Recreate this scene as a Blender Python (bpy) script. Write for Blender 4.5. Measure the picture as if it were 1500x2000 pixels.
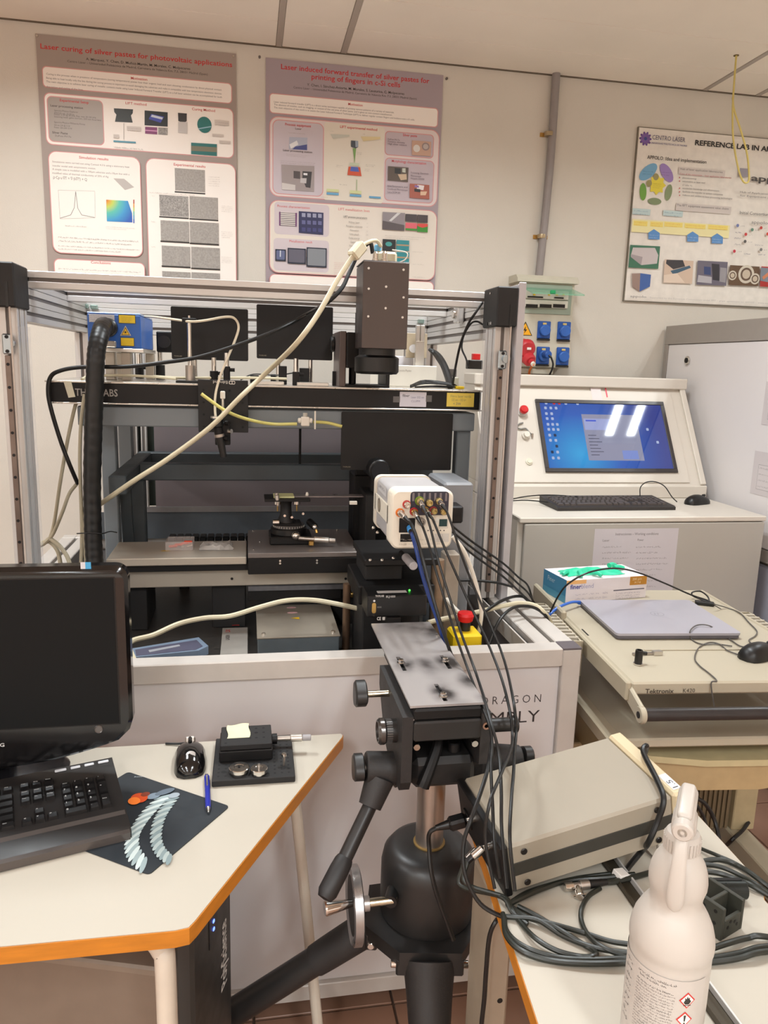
import bpy, bmesh, math, random
from mathutils import Vector, Matrix, Euler
rnd = random.Random(7)
PI = math.pi
V = Vector
for o in list(bpy.data.objects): bpy.data.objects.remove(o)
SC = bpy.context.scene
COL = SC.collection

# ------------------------------------------------------------------ camera
CAM_H, FPX = 1.5, 1470.0
yaw, pit, rol = math.radians(10.377), math.radians(-10.947), math.radians(1.677)
FW = V((math.sin(yaw)*math.cos(pit), math.cos(yaw)*math.cos(pit), math.sin(pit)))
R0 = V((math.cos(yaw), -math.sin(yaw), 0)); U0 = R0.cross(FW)
RI = R0*math.cos(rol)+U0*math.sin(rol); UP = -R0*math.sin(rol)+U0*math.cos(rol)
CP = V((0, 0, CAM_H))
cd = bpy.data.cameras.new('camera'); cam = bpy.data.objects.new('camera', cd); COL.objects.link(cam)
cd.sensor_fit = 'VERTICAL'; cd.sensor_height = 24.0; cd.lens = FPX/2000.0*24.0
cd.clip_start = .02
cam.matrix_world = Matrix(((RI.x, UP.x, -FW.x, 0), (RI.y, UP.y, -FW.y, 0), (RI.z, UP.z, -FW.z, CAM_H), (0, 0, 0, 1)))
SC.camera = cam
# ------------------------------------------------------------------ world, exposure
w = bpy.data.worlds.new('world'); SC.world = w; w.use_nodes = True
w.node_tree.nodes['Background'].inputs[0].default_value = (.9, .85, .8, 1)
w.node_tree.nodes['Background'].inputs[1].default_value = .25
SC.view_settings.view_transform = 'Standard'; SC.view_settings.look = 'None'
SC.view_settings.gamma = 1; SC.view_settings.use_curve_mapping = False
SC.view_settings.exposure = 0.08
LAMP_W = 20.0            # watts of each fluorescent tube of 1.2 m
TUBE_C = (1.0, 1.07, 1.10)
LAMPS = [(2.37, 2.13, .32), (.75, -1.3, .64), (-1.05, -1.3, .64), (-2.9, -1.3, .64), (.75, -3.1, .64), (-1.05, -3.1, .64), (-2.9, -3.1, .64), (.75, -4.9, .64), (-1.05, -4.9, .64), (-2.9, -4.9, .64), (-2.9, .6, .64), (-.65, 2.15, .32), (.75, 1.85, .32)]   # centre and half length of the recessed twin-tube fittings; last two added to brighten machine and wall
BACK_Y, CEIL_Z = 3.2, 2.69

def at(px, py, **k):
    """world point on an axis plane seen at this place of the 1500x2000 photograph"""
    d = RI*((px-750)/FPX) - UP*((py-1000)/FPX) + FW
    (a, v), = k.items(); i = 'XYZ'.index(a)
    return CP + d*((v-CP[i])/d[i])

# ------------------------------------------------------------------ materials
def lin(c):
    return tuple(((v/255)/12.92 if v/255 <= .04045 else ((v/255+.055)/1.055)**2.4) for v in c)
_m = {}
def mat(name, col, rough=.5, metal=0, var=.06, scale=30, bump=0, spec=.5, emit=0, alpha=1, coat=0, trans=0, aniso=None, bscale=None):
    if name in _m: return _m[name]
    m = bpy.data.materials.new(name); m.use_nodes = True; _m[name] = m
    nt = m.node_tree; b = nt.nodes['Principled BSDF']; N = nt.nodes.new; L = nt.links.new
    c = lin(col)
    b.inputs['Roughness'].default_value = rough; b.inputs['Metallic'].default_value = metal
    b.inputs['Specular IOR Level'].default_value = spec
    b.inputs['Coat Weight'].default_value = coat; b.inputs['Transmission Weight'].default_value = trans
    b.inputs['Alpha'].default_value = alpha
    tc = N('ShaderNodeTexCoord')
    if var > 0:
        n = N('ShaderNodeTexNoise'); n.inputs['Scale'].default_value = scale; n.inputs['Detail'].default_value = 4
        mp = N('ShaderNodeMapping'); L(tc.outputs['Object'], mp.inputs[0]); L(mp.outputs[0], n.inputs['Vector'])
        if aniso: mp.inputs['Scale'].default_value = aniso
        r = N('ShaderNodeMapRange'); r.inputs[1].default_value = .3; r.inputs[2].default_value = .7
        r.inputs[3].default_value = 1-var; r.inputs[4].default_value = 1+var
        mx = N('ShaderNodeVectorMath'); mx.operation = 'SCALE'; mx.inputs[0].default_value = c
        L(n.outputs[0], r.inputs[0]); L(r.outputs[0], mx.inputs['Scale']); L(mx.outputs[0], b.inputs['Base Color'])
        rr = N('ShaderNodeMapRange'); rr.inputs[1].default_value = .3; rr.inputs[2].default_value = .7
        rr.inputs[3].default_value = max(0, rough-.05); rr.inputs[4].default_value = min(1, rough+.05)
        L(n.outputs[0], rr.inputs[0]); L(rr.outputs[0], b.inputs['Roughness'])
    else: b.inputs['Base Color'].default_value = (*c, 1)
    if bump:
        n2 = N('ShaderNodeTexNoise'); n2.inputs['Scale'].default_value = bscale or scale*8; n2.inputs['Detail'].default_value = 3
        L(tc.outputs['Object'], n2.inputs['Vector'])
        bp = N('ShaderNodeBump'); bp.inputs['Strength'].default_value = bump; bp.inputs['Distance'].default_value = .002
        L(n2.outputs[0], bp.inputs['Height']); L(bp.outputs[0], b.inputs['Normal'])
    if emit:
        b.inputs['Emission Color'].default_value = (*c, 1); b.inputs['Emission Strength'].default_value = emit
    return m
def ink(c, emit=0):
    return mat('ink_%02x%02x%02x%s' % (*c, '_lit' if emit else ''), c, .45 if not emit else .3, var=0, emit=emit)
WALL = mat('wall_paint', (211, 204, 193), .85, var=.025, scale=4, bump=.25, bscale=220, spec=.25)
CEILM = mat('ceiling_panel', (244, 233, 218), .75, var=.03, scale=3, spec=.25)
WALL2 = mat('white_wall_paint', (240, 234, 224), .85, var=.02, scale=4)  # unseen walls made whiter than the back wall, to bounce light
ALU = mat('anodised_aluminium', (206, 203, 200), .40, metal=.35, var=.05, scale=6, aniso=(1, 1, .3))
ALU2 = mat('raw_aluminium', (205, 200, 193), .32, metal=.9, var=.05, scale=12)
SLOT = mat('profile_groove', (120, 114, 110), .6, metal=.5, var=.05)
BLK = mat('black_anodised', (17, 15, 15), .5, var=.1, scale=12, spec=.35)
BLK2 = mat('black_plastic', (14, 13, 13), .38, var=.08, scale=16)
BLKM = mat('matt_black_metal', (23, 21, 21), .62, var=.12, scale=9, bump=.15)
RUB = mat('black_cable_rubber', (14, 14, 14), .42, var=.1)
CREAM = mat('cream_cable', (203, 193, 165), .45, var=.06)
WHP = mat('white_plastic', (228, 221, 208), .42, var=.02)
CHR = mat('polished_steel', (214, 210, 204), .18, metal=1, var=.04)
STL = mat('brushed_steel', (176, 168, 160), .34, metal=.9, var=.12, scale=14)
BRASS = mat('brass', (196, 158, 92), .3, metal=.9, var=.05)
GREYBLUE = mat('grey_blue_painted_steel', (126, 133, 138), .5, var=.05, scale=7)
RED = mat('red_plastic', (206, 22, 26), .4, var=.03)
YEL = mat('yellow_plastic', (232, 196, 20), .42, var=.03)
BLUE = mat('blue_plastic', (34, 82, 158), .42, var=.05)
PAPER = mat('white_paper', (226, 220, 214), .8, var=.02)

# ------------------------------------------------------------------ mesh builder
def frame(d):
    d = V(d).normalized(); a = V((0, 0, 1)) if abs(d.z) < .95 else V((1, 0, 0))
    x = a.cross(d).normalized(); return x, d.cross(x), d
def smooth_path(pts, n=6):
    pts = [V(p) for p in pts]
    if len(pts) < 3: return pts
    P = [pts[0]*2-pts[1]]+pts+[pts[-1]*2-pts[-2]]; out = []
    for i in range(1, len(P)-2):
        a, b, c, d = P[i-1:i+3]
        for k in range(n):
            t = k/n
            out.append(.5*((2*b)+(c-a)*t+(2*a-5*b+4*c-d)*t*t+(3*b-a-3*c+d)*t**3))
    return out+[pts[-1]]
class MB:
    def __init__(s): s.v = []; s.f = []; s.m = []; s.mats = []
    def mi(s, m):
        if m not in s.mats: s.mats.append(m)
        return s.mats.index(m)
    def add(s, vs, fs, m, T=None):
        k = len(s.v); s.v += [(T @ V(p)) if T is not None else V(p) for p in vs]
        i = s.mi(m)
        for f in fs: s.f.append([k+j for j in f]); s.m.append(i)
        return s
    def box(s, c, size, m, rot=None, bev=0, T=None):
        x, y, z = [a/2 for a in size]; b = min(bev, x*.98, y*.98, z*.98)
        R = Matrix.Translation(V(c)) @ ((rot if isinstance(rot, Matrix) else Euler(rot).to_matrix().to_4x4()) if rot is not None else Matrix())
        if T is not None: R = T @ R
        if b <= 0:
            vs = [(i*x, j*y, k*z) for i in (-1, 1) for j in (-1, 1) for k in (-1, 1)]
            fs = [(0, 1, 3, 2), (4, 6, 7, 5), (0, 4, 5, 1), (2, 3, 7, 6), (0, 2, 6, 4), (1, 5, 7, 3)]
            return s.add(vs, fs, m, R)
        vs = []; ix = {}
        for i in (-1, 1):
            for j in (-1, 1):
                for k in (-1, 1):
                    for a in range(3):
                        p = [i*(x-b), j*(y-b), k*(z-b)]; p[a] += (i, j, k)[a]*b
                        ix[(i, j, k, a)] = len(vs); vs.append(p)
        fs = []; S = (-1, 1)
        for i in S:
            q = [(i, -1, -1), (i, 1, -1), (i, 1, 1), (i, -1, 1)]; fs.append([ix[(*c_, 0)] for c_ in (q if i > 0 else q[::-1])])
            q = [(-1, i, -1), (-1, i, 1), (1, i, 1), (1, i, -1)]; fs.append([ix[(*c_, 1)] for c_ in (q if i > 0 else q[::-1])])
            q = [(-1, -1, i), (1, -1, i), (1, 1, i), (-1, 1, i)]; fs.append([ix[(*c_, 2)] for c_ in (q if i > 0 else q[::-1])])
        def quad(a, b_, c_, d):
            n = (V(vs[b_])-V(vs[a])).cross(V(vs[c_])-V(vs[a])); o = V(vs[a])+V(vs[c_])
            fs.append([a, b_, c_, d] if n.dot(o) > 0 else [d, c_, b_, a])
        for i in S:
            for j in S:
                quad(ix[(i, j, -1, 0)], ix[(i, j, 1, 0)], ix[(i, j, 1, 1)], ix[(i, j, -1, 1)])
                quad(ix[(i, -1, j, 0)], ix[(i, 1, j, 0)], ix[(i, 1, j, 2)], ix[(i, -1, j, 2)])
                quad(ix[(-1, i, j, 1)], ix[(1, i, j, 1)], ix[(1, i, j, 2)], ix[(-1, i, j, 2)])
                for k in S:
                    t = [ix[(i, j, k, a)] for a in range(3)]
                    n = (V(vs[t[1]])-V(vs[t[0]])).cross(V(vs[t[2]])-V(vs[t[0]]))
                    fs.append(t if n.dot(V(vs[t[0]])) > 0 else t[::-1])
        return s.add(vs, fs, m, R)
    def span(s, a, b, m, bev=0, T=None):
        a, b = V(a), V(b); return s.box((a+b)/2, [abs(b[i]-a[i]) for i in range(3)], m, None, bev, T)
    def bar(s, a, b, wd, ht, m, bev=0, up=None, T=None):
        """box section bar from a to b; wd across, ht along up"""
        a, b = V(a), V(b); d = (b-a).normalized(); u = V(up) if up else V((0, 0, 1))
        if abs(d.dot(u.normalized())) > .98: u = V((0, 1, 0))
        x = d.cross(u).normalized(); u = x.cross(d)
        R = Matrix(((d.x, x.x, u.x, 0), (d.y, x.y, u.y, 0), (d.z, x.z, u.z, 0), (0, 0, 0, 1)))
        return s.box((a+b)/2, ((b-a).length, wd, ht), m, R, bev, T) if False else s._bar((a+b)/2, ((b-a).length, wd, ht), m, R, bev, T)
    def _bar(s, c, size, m, R, bev, T):
        return s.box(c, size, m, R, bev, T)
    def lathe(s, prof, m, o=(0, 0, 0), d=(0, 0, 1), seg=24, T=None, mats=None):
        x, y, z = frame(d); o = V(o); vs = []; n = len(prof)
        for k in range(seg):
            a = 2*PI*k/seg; r_ = x*math.cos(a)+y*math.sin(a)
            for r, h in prof: vs.append(o+r_*r+z*h)
        k0 = len(s.v); s.v += [(T @ p) if T is not None else p for p in vs]
        for k in range(seg):
            k2 = (k+1) % seg
            for i in range(n-1):
                s.f.append([k0+k*n+i, k0+k2*n+i, k0+k2*n+i+1, k0+k*n+i+1]); s.m.append(s.mi(mats[i] if mats else m))
        if prof[0][0] > 1e-6: s.f.append([k0+k*n for k in range(seg)][::-1]); s.m.append(s.mi(mats[0] if mats else m))
        if prof[-1][0] > 1e-6: s.f.append([k0+k*n+n-1 for k in range(seg)]); s.m.append(s.mi(mats[-1] if mats else m))
        return s
    def cyl(s, a, b, r, m, r2=None, seg=20, bev=0, T=None):
        a, b = V(a), V(b); h = (b-a).length; r2 = r if r2 is None else r2
        pr = [(r, 0), (r2, h)] if not bev else [(r-bev, 0), (r, bev), (r2, h-bev), (r2-bev, h)]
        return s.lathe(pr, m, a, b-a, seg, T)
    def tube(s, pts, r, m, seg=8, n=6, T=None, cap=True):
        P = smooth_path(pts, n); k0 = len(s.v); i = s.mi(m)
        t = (P[1]-P[0]).normalized(); x, y, _ = frame(t)
        for j, p in enumerate(P):
            d = (P[min(j+1, len(P)-1)]-P[max(j-1, 0)])
            if d.length < 1e-9: d = t
            d.normalize(); x = (x-d*x.dot(d))
            if x.length < 1e-6: x = frame(d)[0]
            x.normalize(); y = d.cross(x); t = d
            rr = r(j/(len(P)-1)) if callable(r) else r
            for k in range(seg):
                a = 2*PI*k/seg; q = p+x*math.cos(a)*rr+y*math.sin(a)*rr; s.v.append((T @ q) if T is not None else q)
        for j in range(len(P)-1):
            for k in range(seg):
                k2 = (k+1) % seg
                s.f.append([k0+j*seg+k, k0+j*seg+k2, k0+(j+1)*seg+k2, k0+(j+1)*seg+k]); s.m.append(i)
        if cap:
            s.f.append([k0+k for k in range(seg)][::-1]); s.m.append(i)
            s.f.append([k0+(len(P)-1)*seg+k for k in range(seg)]); s.m.append(i)
        return s
    def prism(s, poly, h, m, T=None, h0=0):
        """poly in local xy, extruded h0..h along z"""
        n = len(poly); ar = sum(poly[i][0]*poly[(i+1) % n][1]-poly[(i+1) % n][0]*poly[i][1] for i in range(n))
        if ar < 0: poly = poly[::-1]
        vs = [(p[0], p[1], h0) for p in poly]+[(p[0], p[1], h) for p in poly]
        fs = [list(range(n))[::-1], list(range(n, 2*n))]+[[i, (i+1) % n, n+(i+1) % n, n+i] for i in range(n)]
        return s.add(vs, fs, m, T)
    def poly(s, pts, m, T=None): return s.add(pts, [list(range(len(pts)))], m, T)
    def sphere(s, c, r, m, seg=16, rings=8, sc=(1, 1, 1), T=None):
        Ts = Matrix.Translation(V(c)) @ Matrix.Diagonal((*sc, 1)); Ts = (T @ Ts) if T is not None else Ts
        pr = [(math.sin(PI*i/rings)*r, -math.cos(PI*i/rings)*r) for i in range(rings+1)]
        pr[0] = (0, -r); pr[-1] = (0, r)
        return s.lathe(pr, m, seg=seg, T=Ts)
    def out(s, name, parent=None, world=False, smooth=30, kind=None, label=None):
        me = bpy.data.meshes.new(name)
        if world and parent is not None:
            I = wm(parent).inverted(); s.v = [I @ p for p in s.v]
        me.from_pydata([tuple(p) for p in s.v], [], s.f)
        for m in s.mats: me.materials.append(m)
        me.polygons.foreach_set('material_index', s.m)
        bm = bmesh.new(); bm.from_mesh(me); bmesh.ops.remove_doubles(bm, verts=bm.verts, dist=1e-6); bm.to_mesh(me); bm.free()
        me.validate()
        if smooth:
            me.shade_smooth(); me.set_sharp_from_angle(angle=math.radians(smooth))
        me.update()
        o = bpy.data.objects.new(name, me); COL.objects.link(o)
        if parent is not None: o.parent = parent
        if kind: o['kind'] = kind
        if label: o['label'] = label
        return o
def wm(o):
    M = o.matrix_basis.copy()
    while o.parent: o = o.parent; M = o.matrix_basis @ M
    return M
def tag(o, label, cat, group=None):
    o['label'] = label; o['category'] = cat
    if group: o['group'] = group
    return o
def thing(name, label, cat, loc=(0, 0, 0), rz=0, group=None, rot=None, M=None):
    o = bpy.data.objects.new(name, None); COL.objects.link(o); o.empty_display_size = .02
    if M is not None: o.matrix_basis = M
    else: o.location = loc; o.rotation_euler = rot or (0, 0, rz)
    return tag(o, label, cat, group)
def base(*mbs_pts):  # lowest centre of a cloud of points
    p = [V(q) for q in mbs_pts]; n = len(p)
    return V((sum(q.x for q in p)/n, sum(q.y for q in p)/n, min(q.z for q in p)))
def dup(o, parent=None, **k):
    c = o.copy(); COL.objects.link(c)
    if parent is not None: c.parent = parent
    for ch in list(o.children): dup(ch, c)
    return c
def basis(x, y, z, o): return Matrix(((x.x, y.x, z.x, o.x), (x.y, y.y, z.y, o.y), (x.z, y.z, z.z, o.z), (0, 0, 0, 1)))

# ------------------------------------------------------------------ lettering
_tc = {}
def glyphs(txt, bold=0):
    k = (txt, bold)
    if k not in _tc:
        cu = bpy.data.curves.new('t', 'FONT'); cu.body = txt; cu.size = 1; cu.resolution_u = 2; cu.offset = bold; cu.fill_mode = 'FRONT'
        ob = bpy.data.objects.new('t', cu); me = ob.to_mesh()
        vs = [(v.co.x, v.co.y) for v in me.vertices]; fs = [list(p.vertices) for p in me.polygons]
        ob.to_mesh_clear(); bpy.data.objects.remove(ob); bpy.data.curves.remove(cu)
        _tc[k] = (vs, fs, max([v[0] for v in vs] or [1]), min([v[0] for v in vs] or [0]))
    return _tc[k]
class Sheet:
    """flat print on a plane: o = origin, x right, y up, offset along normal in thin layers"""
    def __init__(s, o, x=(1, 0, 0), y=(0, 0, 1), m=None, lift=.0004, step=.00015):
        s.x, s.y = V(x).normalized(), V(y).normalized(); s.n = s.x.cross(s.y); s.o = V(o); s.mb = MB(); s.h = lift; s.step = step
    def T(s): return basis(s.x, s.y, s.n, s.o+s.n*s.h)
    def up(s): s.h += s.step
    def loc(s, px, py):
        d = RI*((px-750)/FPX) - UP*((py-1000)/FPX) + FW
        t = (s.o-CP).dot(s.n)/d.dot(s.n); p = CP+d*t-s.o
        return p.dot(s.x), p.dot(s.y)
    def rect(s, a, b, c, r=0, layer=True):
        x0, x1 = sorted((a[0], b[0])); y0, y1 = sorted((a[1], b[1])); m = c if not isinstance(c, tuple) else ink(c)
        if r <= 0: pts = [(x0, y0), (x1, y0), (x1, y1), (x0, y1)]
        else:
            r = min(r, (x1-x0)/2, (y1-y0)/2); pts = []
            for cx, cy, a0 in ((x1-r, y0+r, -90), (x1-r, y1-r, 0), (x0+r, y1-r, 90), (x0+r, y0+r, 180)):
                for k in range(6): t = math.radians(a0+k*18); pts.append((cx+r*math.cos(t), cy+r*math.sin(t)))
        s.mb.poly([(p[0], p[1], 0) for p in pts], m, s.T())
        if layer: s.up()
    def prect(s, A, B, c, r=0, layer=True):
        a, b = s.loc(*A), s.loc(*B); d = s.loc(A[0], B[1])[1]
        if a[1]-b[1] < .7*(a[1]-d): b = (b[0], d)
        s.rect(a, b, c, r, layer)
    def ell(s, cx, cy, rx, ry, c, n=20, rot=0):
        ca, sa = math.cos(rot), math.sin(rot); q = []
        for k in range(n):
            t = 2*PI*k/n; u, v = rx*math.cos(t), ry*math.sin(t); q.append((cx+u*ca-v*sa, cy+u*sa+v*ca, 0))
        s.mb.poly(q, c if not isinstance(c, tuple) else ink(c), s.T()); s.up()
    def pts(s, P, c, px=True):
        q = [(*(s.loc(*p) if px else p), 0) for p in P]
        n = len(q); ar = sum(q[i][0]*q[(i+1) % n][1]-q[(i+1) % n][0]*q[i][1] for i in range(n))
        if ar < 0: q = q[::-1]
        s.mb.poly(q, c if not isinstance(c, tuple) else ink(c), s.T()); s.up()
    def line(s, P, wd, c, px=True):
        q = [s.loc(*p) if px else p for p in P]
        for a, b in zip(q, q[1:]):
            dx, dy = b[0]-a[0], b[1]-a[1]; l = math.hypot(dx, dy) or 1; nx, ny = -dy/l*wd/2, dx/l*wd/2
            s.mb.poly([(a[0]-nx, a[1]-ny, 0), (b[0]-nx, b[1]-ny, 0), (b[0]+nx, b[1]+ny, 0), (a[0]+nx, a[1]+ny, 0)], c if not isinstance(c, tuple) else ink(c), s.T())
        s.up()
    def text(s, x, y, txt, h, c, wd=None, bold=0, center=False, flip=1):
        vs, fs, xm, xn = glyphs(txt, bold); k = h/.7
        kx = k if wd is None else wd/(xm-xn); x0 = x-((xm+xn)/2*kx if center else xn*kx)
        s.mb.add([(x0+p[0]*kx, y+p[1]*k, 0) for p in vs], fs, c if not isinstance(c, tuple) else ink(c), s.T())
    def ptext(s, A, B, txt, hpx, c, bold=0):
        """baseline from pixel A to pixel B"""
        a, b = s.loc(*A), s.loc(*B); a2 = s.loc(A[0], A[1]-hpx); h = abs(a2[1]-a[1])
        s.text(a[0], (a[1]+b[1])/2, txt, h, c, wd=abs(b[0]-a[0]), bold=bold)
    def body(s, x, y, wd, h, c, rag=.0):
        """one line of fine print: letter-sized strokes grouped into words"""
        m = c if not isinstance(c, tuple) else ink(c); T = s.T(); u = x; h = max(h, .0008); wd = wd*(1-rnd.random()*rag)
        while u < x+wd-h:
            for k in range(rnd.randint(2, 9)):
                if u > x+wd-h*.4: break
                a = h*rnd.choice((.34, .42, .5)); t = h*rnd.choice((.62, .66, .7, 1)); q = h*.12
                if rnd.random() < .5:
                    s.mb.add([(u, y, 0), (u+q, y, 0), (u+q, y+t, 0), (u, y+t, 0)], [(0, 1, 2, 3)], m, T)
                e = y+rnd.choice((0, h*.25, h*.5)); s.mb.add([(u, e, 0), (u+a, e, 0), (u+a, e+q*1.2, 0), (u, e+q*1.2, 0)], [(0, 1, 2, 3)], m, T)
                u += a+h*.14
            u += h*.4
    def para(s, A, B, lines, c, rag=.3, hf=.42):
        a, b = s.loc(*A), s.loc(*B); dy = abs(a[1]-s.loc(A[0], B[1])[1])/lines
        for i in range(lines): s.body(a[0], a[1]-dy*(i+1)+dy*.2, b[0]-a[0], dy*hf, c, 0 if i < lines-1 else rag)
    def cut(s, name, parent, world=True, kind=None):
        o = s.mb.out(name, parent, world, smooth=0, kind=kind); s.mb = MB(); return o
    def out(s, name='print', parent=None, world=True): return s.mb.out(name, parent, world, smooth=0)

# ================================================================== THE ROOM
def struct(o, label=None):
    o['kind'] = 'structure'
    if label: o['label'] = label
    return o
XL, XR, YF = -4.2, 2.75, -6.2
struct(MB().span((XL, BACK_Y, -.05), (XR, BACK_Y+.12, 3.0), WALL).out('wall_back'))
struct(MB().span((XL-.12, YF, -.05), (XL, BACK_Y+.12, 3.0), WALL2).out('wall_left'))
struct(MB().span((XR, YF, -.05), (XR+.12, BACK_Y+.12, 3.0), WALL2).out('wall_right'))
struct(MB().span((XL, YF-.12, -.05), (XR, YF, 3.0), WALL2).out('wall_front'))
# floor: terracotta coloured tiles with dark joints
fl = struct(MB().span((XL, YF, -.06), (XR, BACK_Y, -.006), mat('floor_joint', (86, 66, 54), .8)).out('floor'))
TILE = mat('terracotta_floor_tile', (148, 112, 92), .42, var=.12, scale=5)
tm = None
ts = .33
for i in range(15):
    for j in range(11):
        x = -2.14+ts*i; y = -.3+ts*j
        if x+ts/2 > XR or y+ts/2 > BACK_Y: continue
        if tm is None: tm = MB().box((0, 0, 0), (ts-.006, ts-.006, .012), TILE, bev=.0015).out('floor_tile', fl)
        else: tm = dup(tm, fl)
        tm.location = (x, y, -.006)
MB().span((XL, YF, -.012), (XR, -.47, 0), TILE).span((XL, -.465, -.012), (-2.31, BACK_Y, 0), TILE).out('tiled_area', fl)['kind'] = 'stuff'
struct(MB().span((XL, BACK_Y-.012, 0), (XR, BACK_Y, .08), mat('skirting', (120, 92, 72), .5)).out('baseboard_back'))
# ceiling: metal panels carried by flush rails that run towards the back wall
ce = struct(MB().span((XL, YF, CEIL_Z+.115), (XR, BACK_Y, 3.0), mat('ceiling_void', (90, 84, 76), .9)).out('ceiling'))
RAILM = mat('ceiling_rail', (176, 164, 152), .6, var=.03)
rails = [-3.463, -3.21, -1.67, -1.42, .123, .372, 1.916, 2.165]
for x in rails:
    MB().span((x-.011, YF, CEIL_Z-.002), (x+.011, BACK_Y, CEIL_Z+.01), RAILM, bev=.001).out('ceiling_rail', ce)
ys = [BACK_Y-.005, 2.975, 2.73, 2.43, 2.13, 1.83, 1.53, 1.23, .6, -.1, -.75, -2.0, -3.0, -4.0, -5.2, YF+.005]
edges = [XL]+rails+[XR]
for a, b in zip(edges, edges[1:]):
    for y1, y0 in zip(ys, ys[1:]):
        hit = [l for l in LAMPS if a < l[0] < b and y0 < l[1]+l[2] and y1 > l[1]-l[2]]
        boxes = [(a+.012, b-.012)]
        if hit: lx = hit[0][0]; boxes = [(a+.012, lx-.16), (lx+.16, b-.012)]
        for p, q in boxes:
            if q-p > .03: MB().span((p, y0+.0012, CEIL_Z), (q, y1-.0012, CEIL_Z+.012), CEILM, bev=.0012).out('ceiling_panel', ce)
        if hit:
            ly0, ly1 = hit[0][1]-hit[0][2], hit[0][1]+hit[0][2]; p, q = hit[0][0]-.16, hit[0][0]+.16
            for u, v in ((y0, min(y1, ly0)), (max(y0, ly1), y1)):
                if v-u > .03: MB().span((p, u+.001, CEIL_Z), (q, v-.001, CEIL_Z+.012), CEILM).out('ceiling_panel', ce)
# dark trim where the ceiling meets the back wall
struct(MB().span((XL, BACK_Y-.010, CEIL_Z-.003), (XR, BACK_Y, CEIL_Z+.01), mat('ceiling_edge_trim', (104, 92, 76), .7)).out('trim_1'))
# recessed twin-tube fittings, outside the frame; one shows in the console screen, the others are unseen, spread to even the light
for k, (lx, ly, hl) in enumerate(LAMPS):
    t = thing('ceiling_light', (['short twin tube ceiling light reflected in the console screen']+['long ceiling light, %s of the %s row behind the photographer' % (c_, r_) for r_ in ('nearest', 'second', 'third') for c_ in ('rightmost', 'middle one', 'leftmost')]+['long ceiling light far to the left of the machine', 'short ceiling light above the left part of the machine', 'short ceiling light above the right part of the machine'])[k], 'ceiling light', (lx, ly, CEIL_Z), group='ceiling lights')
    b = MB(); RM = mat('white_reflector', (150, 148, 142), .4); e = hl-.005
    b.span((-.155, -e, .08), (.155, e, .09), RM)
    for s_ in (-1, 1):
        b.span((s_*.155-.003, -e, 0), (s_*.155+.003, e, .09), RM); b.span((-.155, s_*e-.003, 0), (.155, s_*e+.003, .09), RM)
    b.out('reflector', t)
    for s_ in (-1, 1):
        MB().cyl((s_*.075, -e+.04, .055), (s_*.075, e-.04, .055), .013, mat('tube_glass', (255, 250, 240), .3, emit=1.5), seg=12).out('tube', t)
        la = bpy.data.lights.new('fluorescent_tube', 'AREA'); la.shape = 'RECTANGLE'; la.size = .05; la.size_y = 2*e-.08; la.energy = LAMP_W*hl/.64*(.5 if k == 0 else 1)
        la.color = TUBE_C; la.spread = math.radians(155)
        lo = bpy.data.objects.new('tube_light', la); COL.objects.link(lo); lo.parent = t; lo.location = (s_*.075, 0, .035)

# ================================================================== ON THE BACK WALL
WY = BACK_Y
PGREY = (160, 146, 138); PINK = (212, 150, 148); WHITE_ = (242, 234, 226); REDT = (196, 44, 44); DK = (70, 62, 58); MID = (150, 140, 134)
SEM = mat('micrograph_print', (158, 152, 146), .5, var=.16, scale=160)
SEM2 = mat('coarse_micrograph_print', (150, 145, 140), .5, var=.4, scale=230)
def poster(name, label, A, B, zb, top):
    """A, B top corners in the photograph; hangs to height zb"""
    a, b = at(*A, Y=WY-.006), at(*B, Y=WY-.006); z = (a.z+b.z)/2
    t = thing(name, label, 'poster', ((a.x+b.x)/2, WY-.006, zb))
    s = MB(); s.span((a.x, WY-.0015, zb), (b.x, WY-.006, z), ink(top)); s.out('sheet', t, True)
    return t, Sheet((a.x, WY-.006, zb)), a.x, b.x, z
def panel(s, A, B, r=.02, fill=WHITE_, line=PINK):
    a, b = s.loc(*A), s.loc(*B); s.rect(a, b, line, r)
    s.rect((a[0]+.003, a[1]-.003), (b[0]-.003, b[1]+.003), fill, r-.002)
T1 = lambda x, y: (x*.34667, 30+y*.34667)
t, s, x0, x1, zt = poster('research_poster', 'grey research poster headed Laser curing of silver pastes for photovoltaic applications', (69, 65), (461, 105), 1.66, PGREY)
s.ptext(T1(228, 188), T1(1308, 290), 'Laser curing of silver pastes for photovoltaic applications', 10, REDT, .012)
s.ptext(T1(485, 252), T1(1072, 308), 'A. Márquez, Y. Chen, D. Muñoz-Martín, M. Morales, C. Molpeceres', 5, DK, .01)
s.ptext(T1(380, 262), T1(1170, 340), 'Centro Láser – Universidad Politécnica de Madrid, Carretera de Valencia Km. 7.3, 28031 Madrid (Spain)', 4.4, DK)
panel(s, T1(235, 283), T1(1308, 500), .016)
s.ptext(T1(738, 360), T1(830, 369), 'Motivation', 5, REDT, .012)
for y in (352, 374, 394, 414): s.ptext(T1(262, y-6), T1(1250 if y < 414 else 470, y+62 if y < 414 else y+8), {352: 'Curing is the process when in presence of temperature (curing temperature) pastes lose their organic load and start showing conductance by direct physical contact.', 374: 'Being able to heat locally only the line during the curing process is important to avoid damaging the substrate and make it compatible with low temperature electronic devices.', 394: 'The main objective is to achieve laser curing of metallic contacts made using Laser Induced Forward Transfer (LIFT) so a full laser solution can be accomplished for both', 414: 'deposition and curing of the lines.'}[y], 3.6, (110, 100, 96))
panel(s, T1(245, 432), T1(1318, 808), .022)
panel(s, T1(262, 452), T1(590, 735), .018, (168, 158, 150), PINK)
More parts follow.
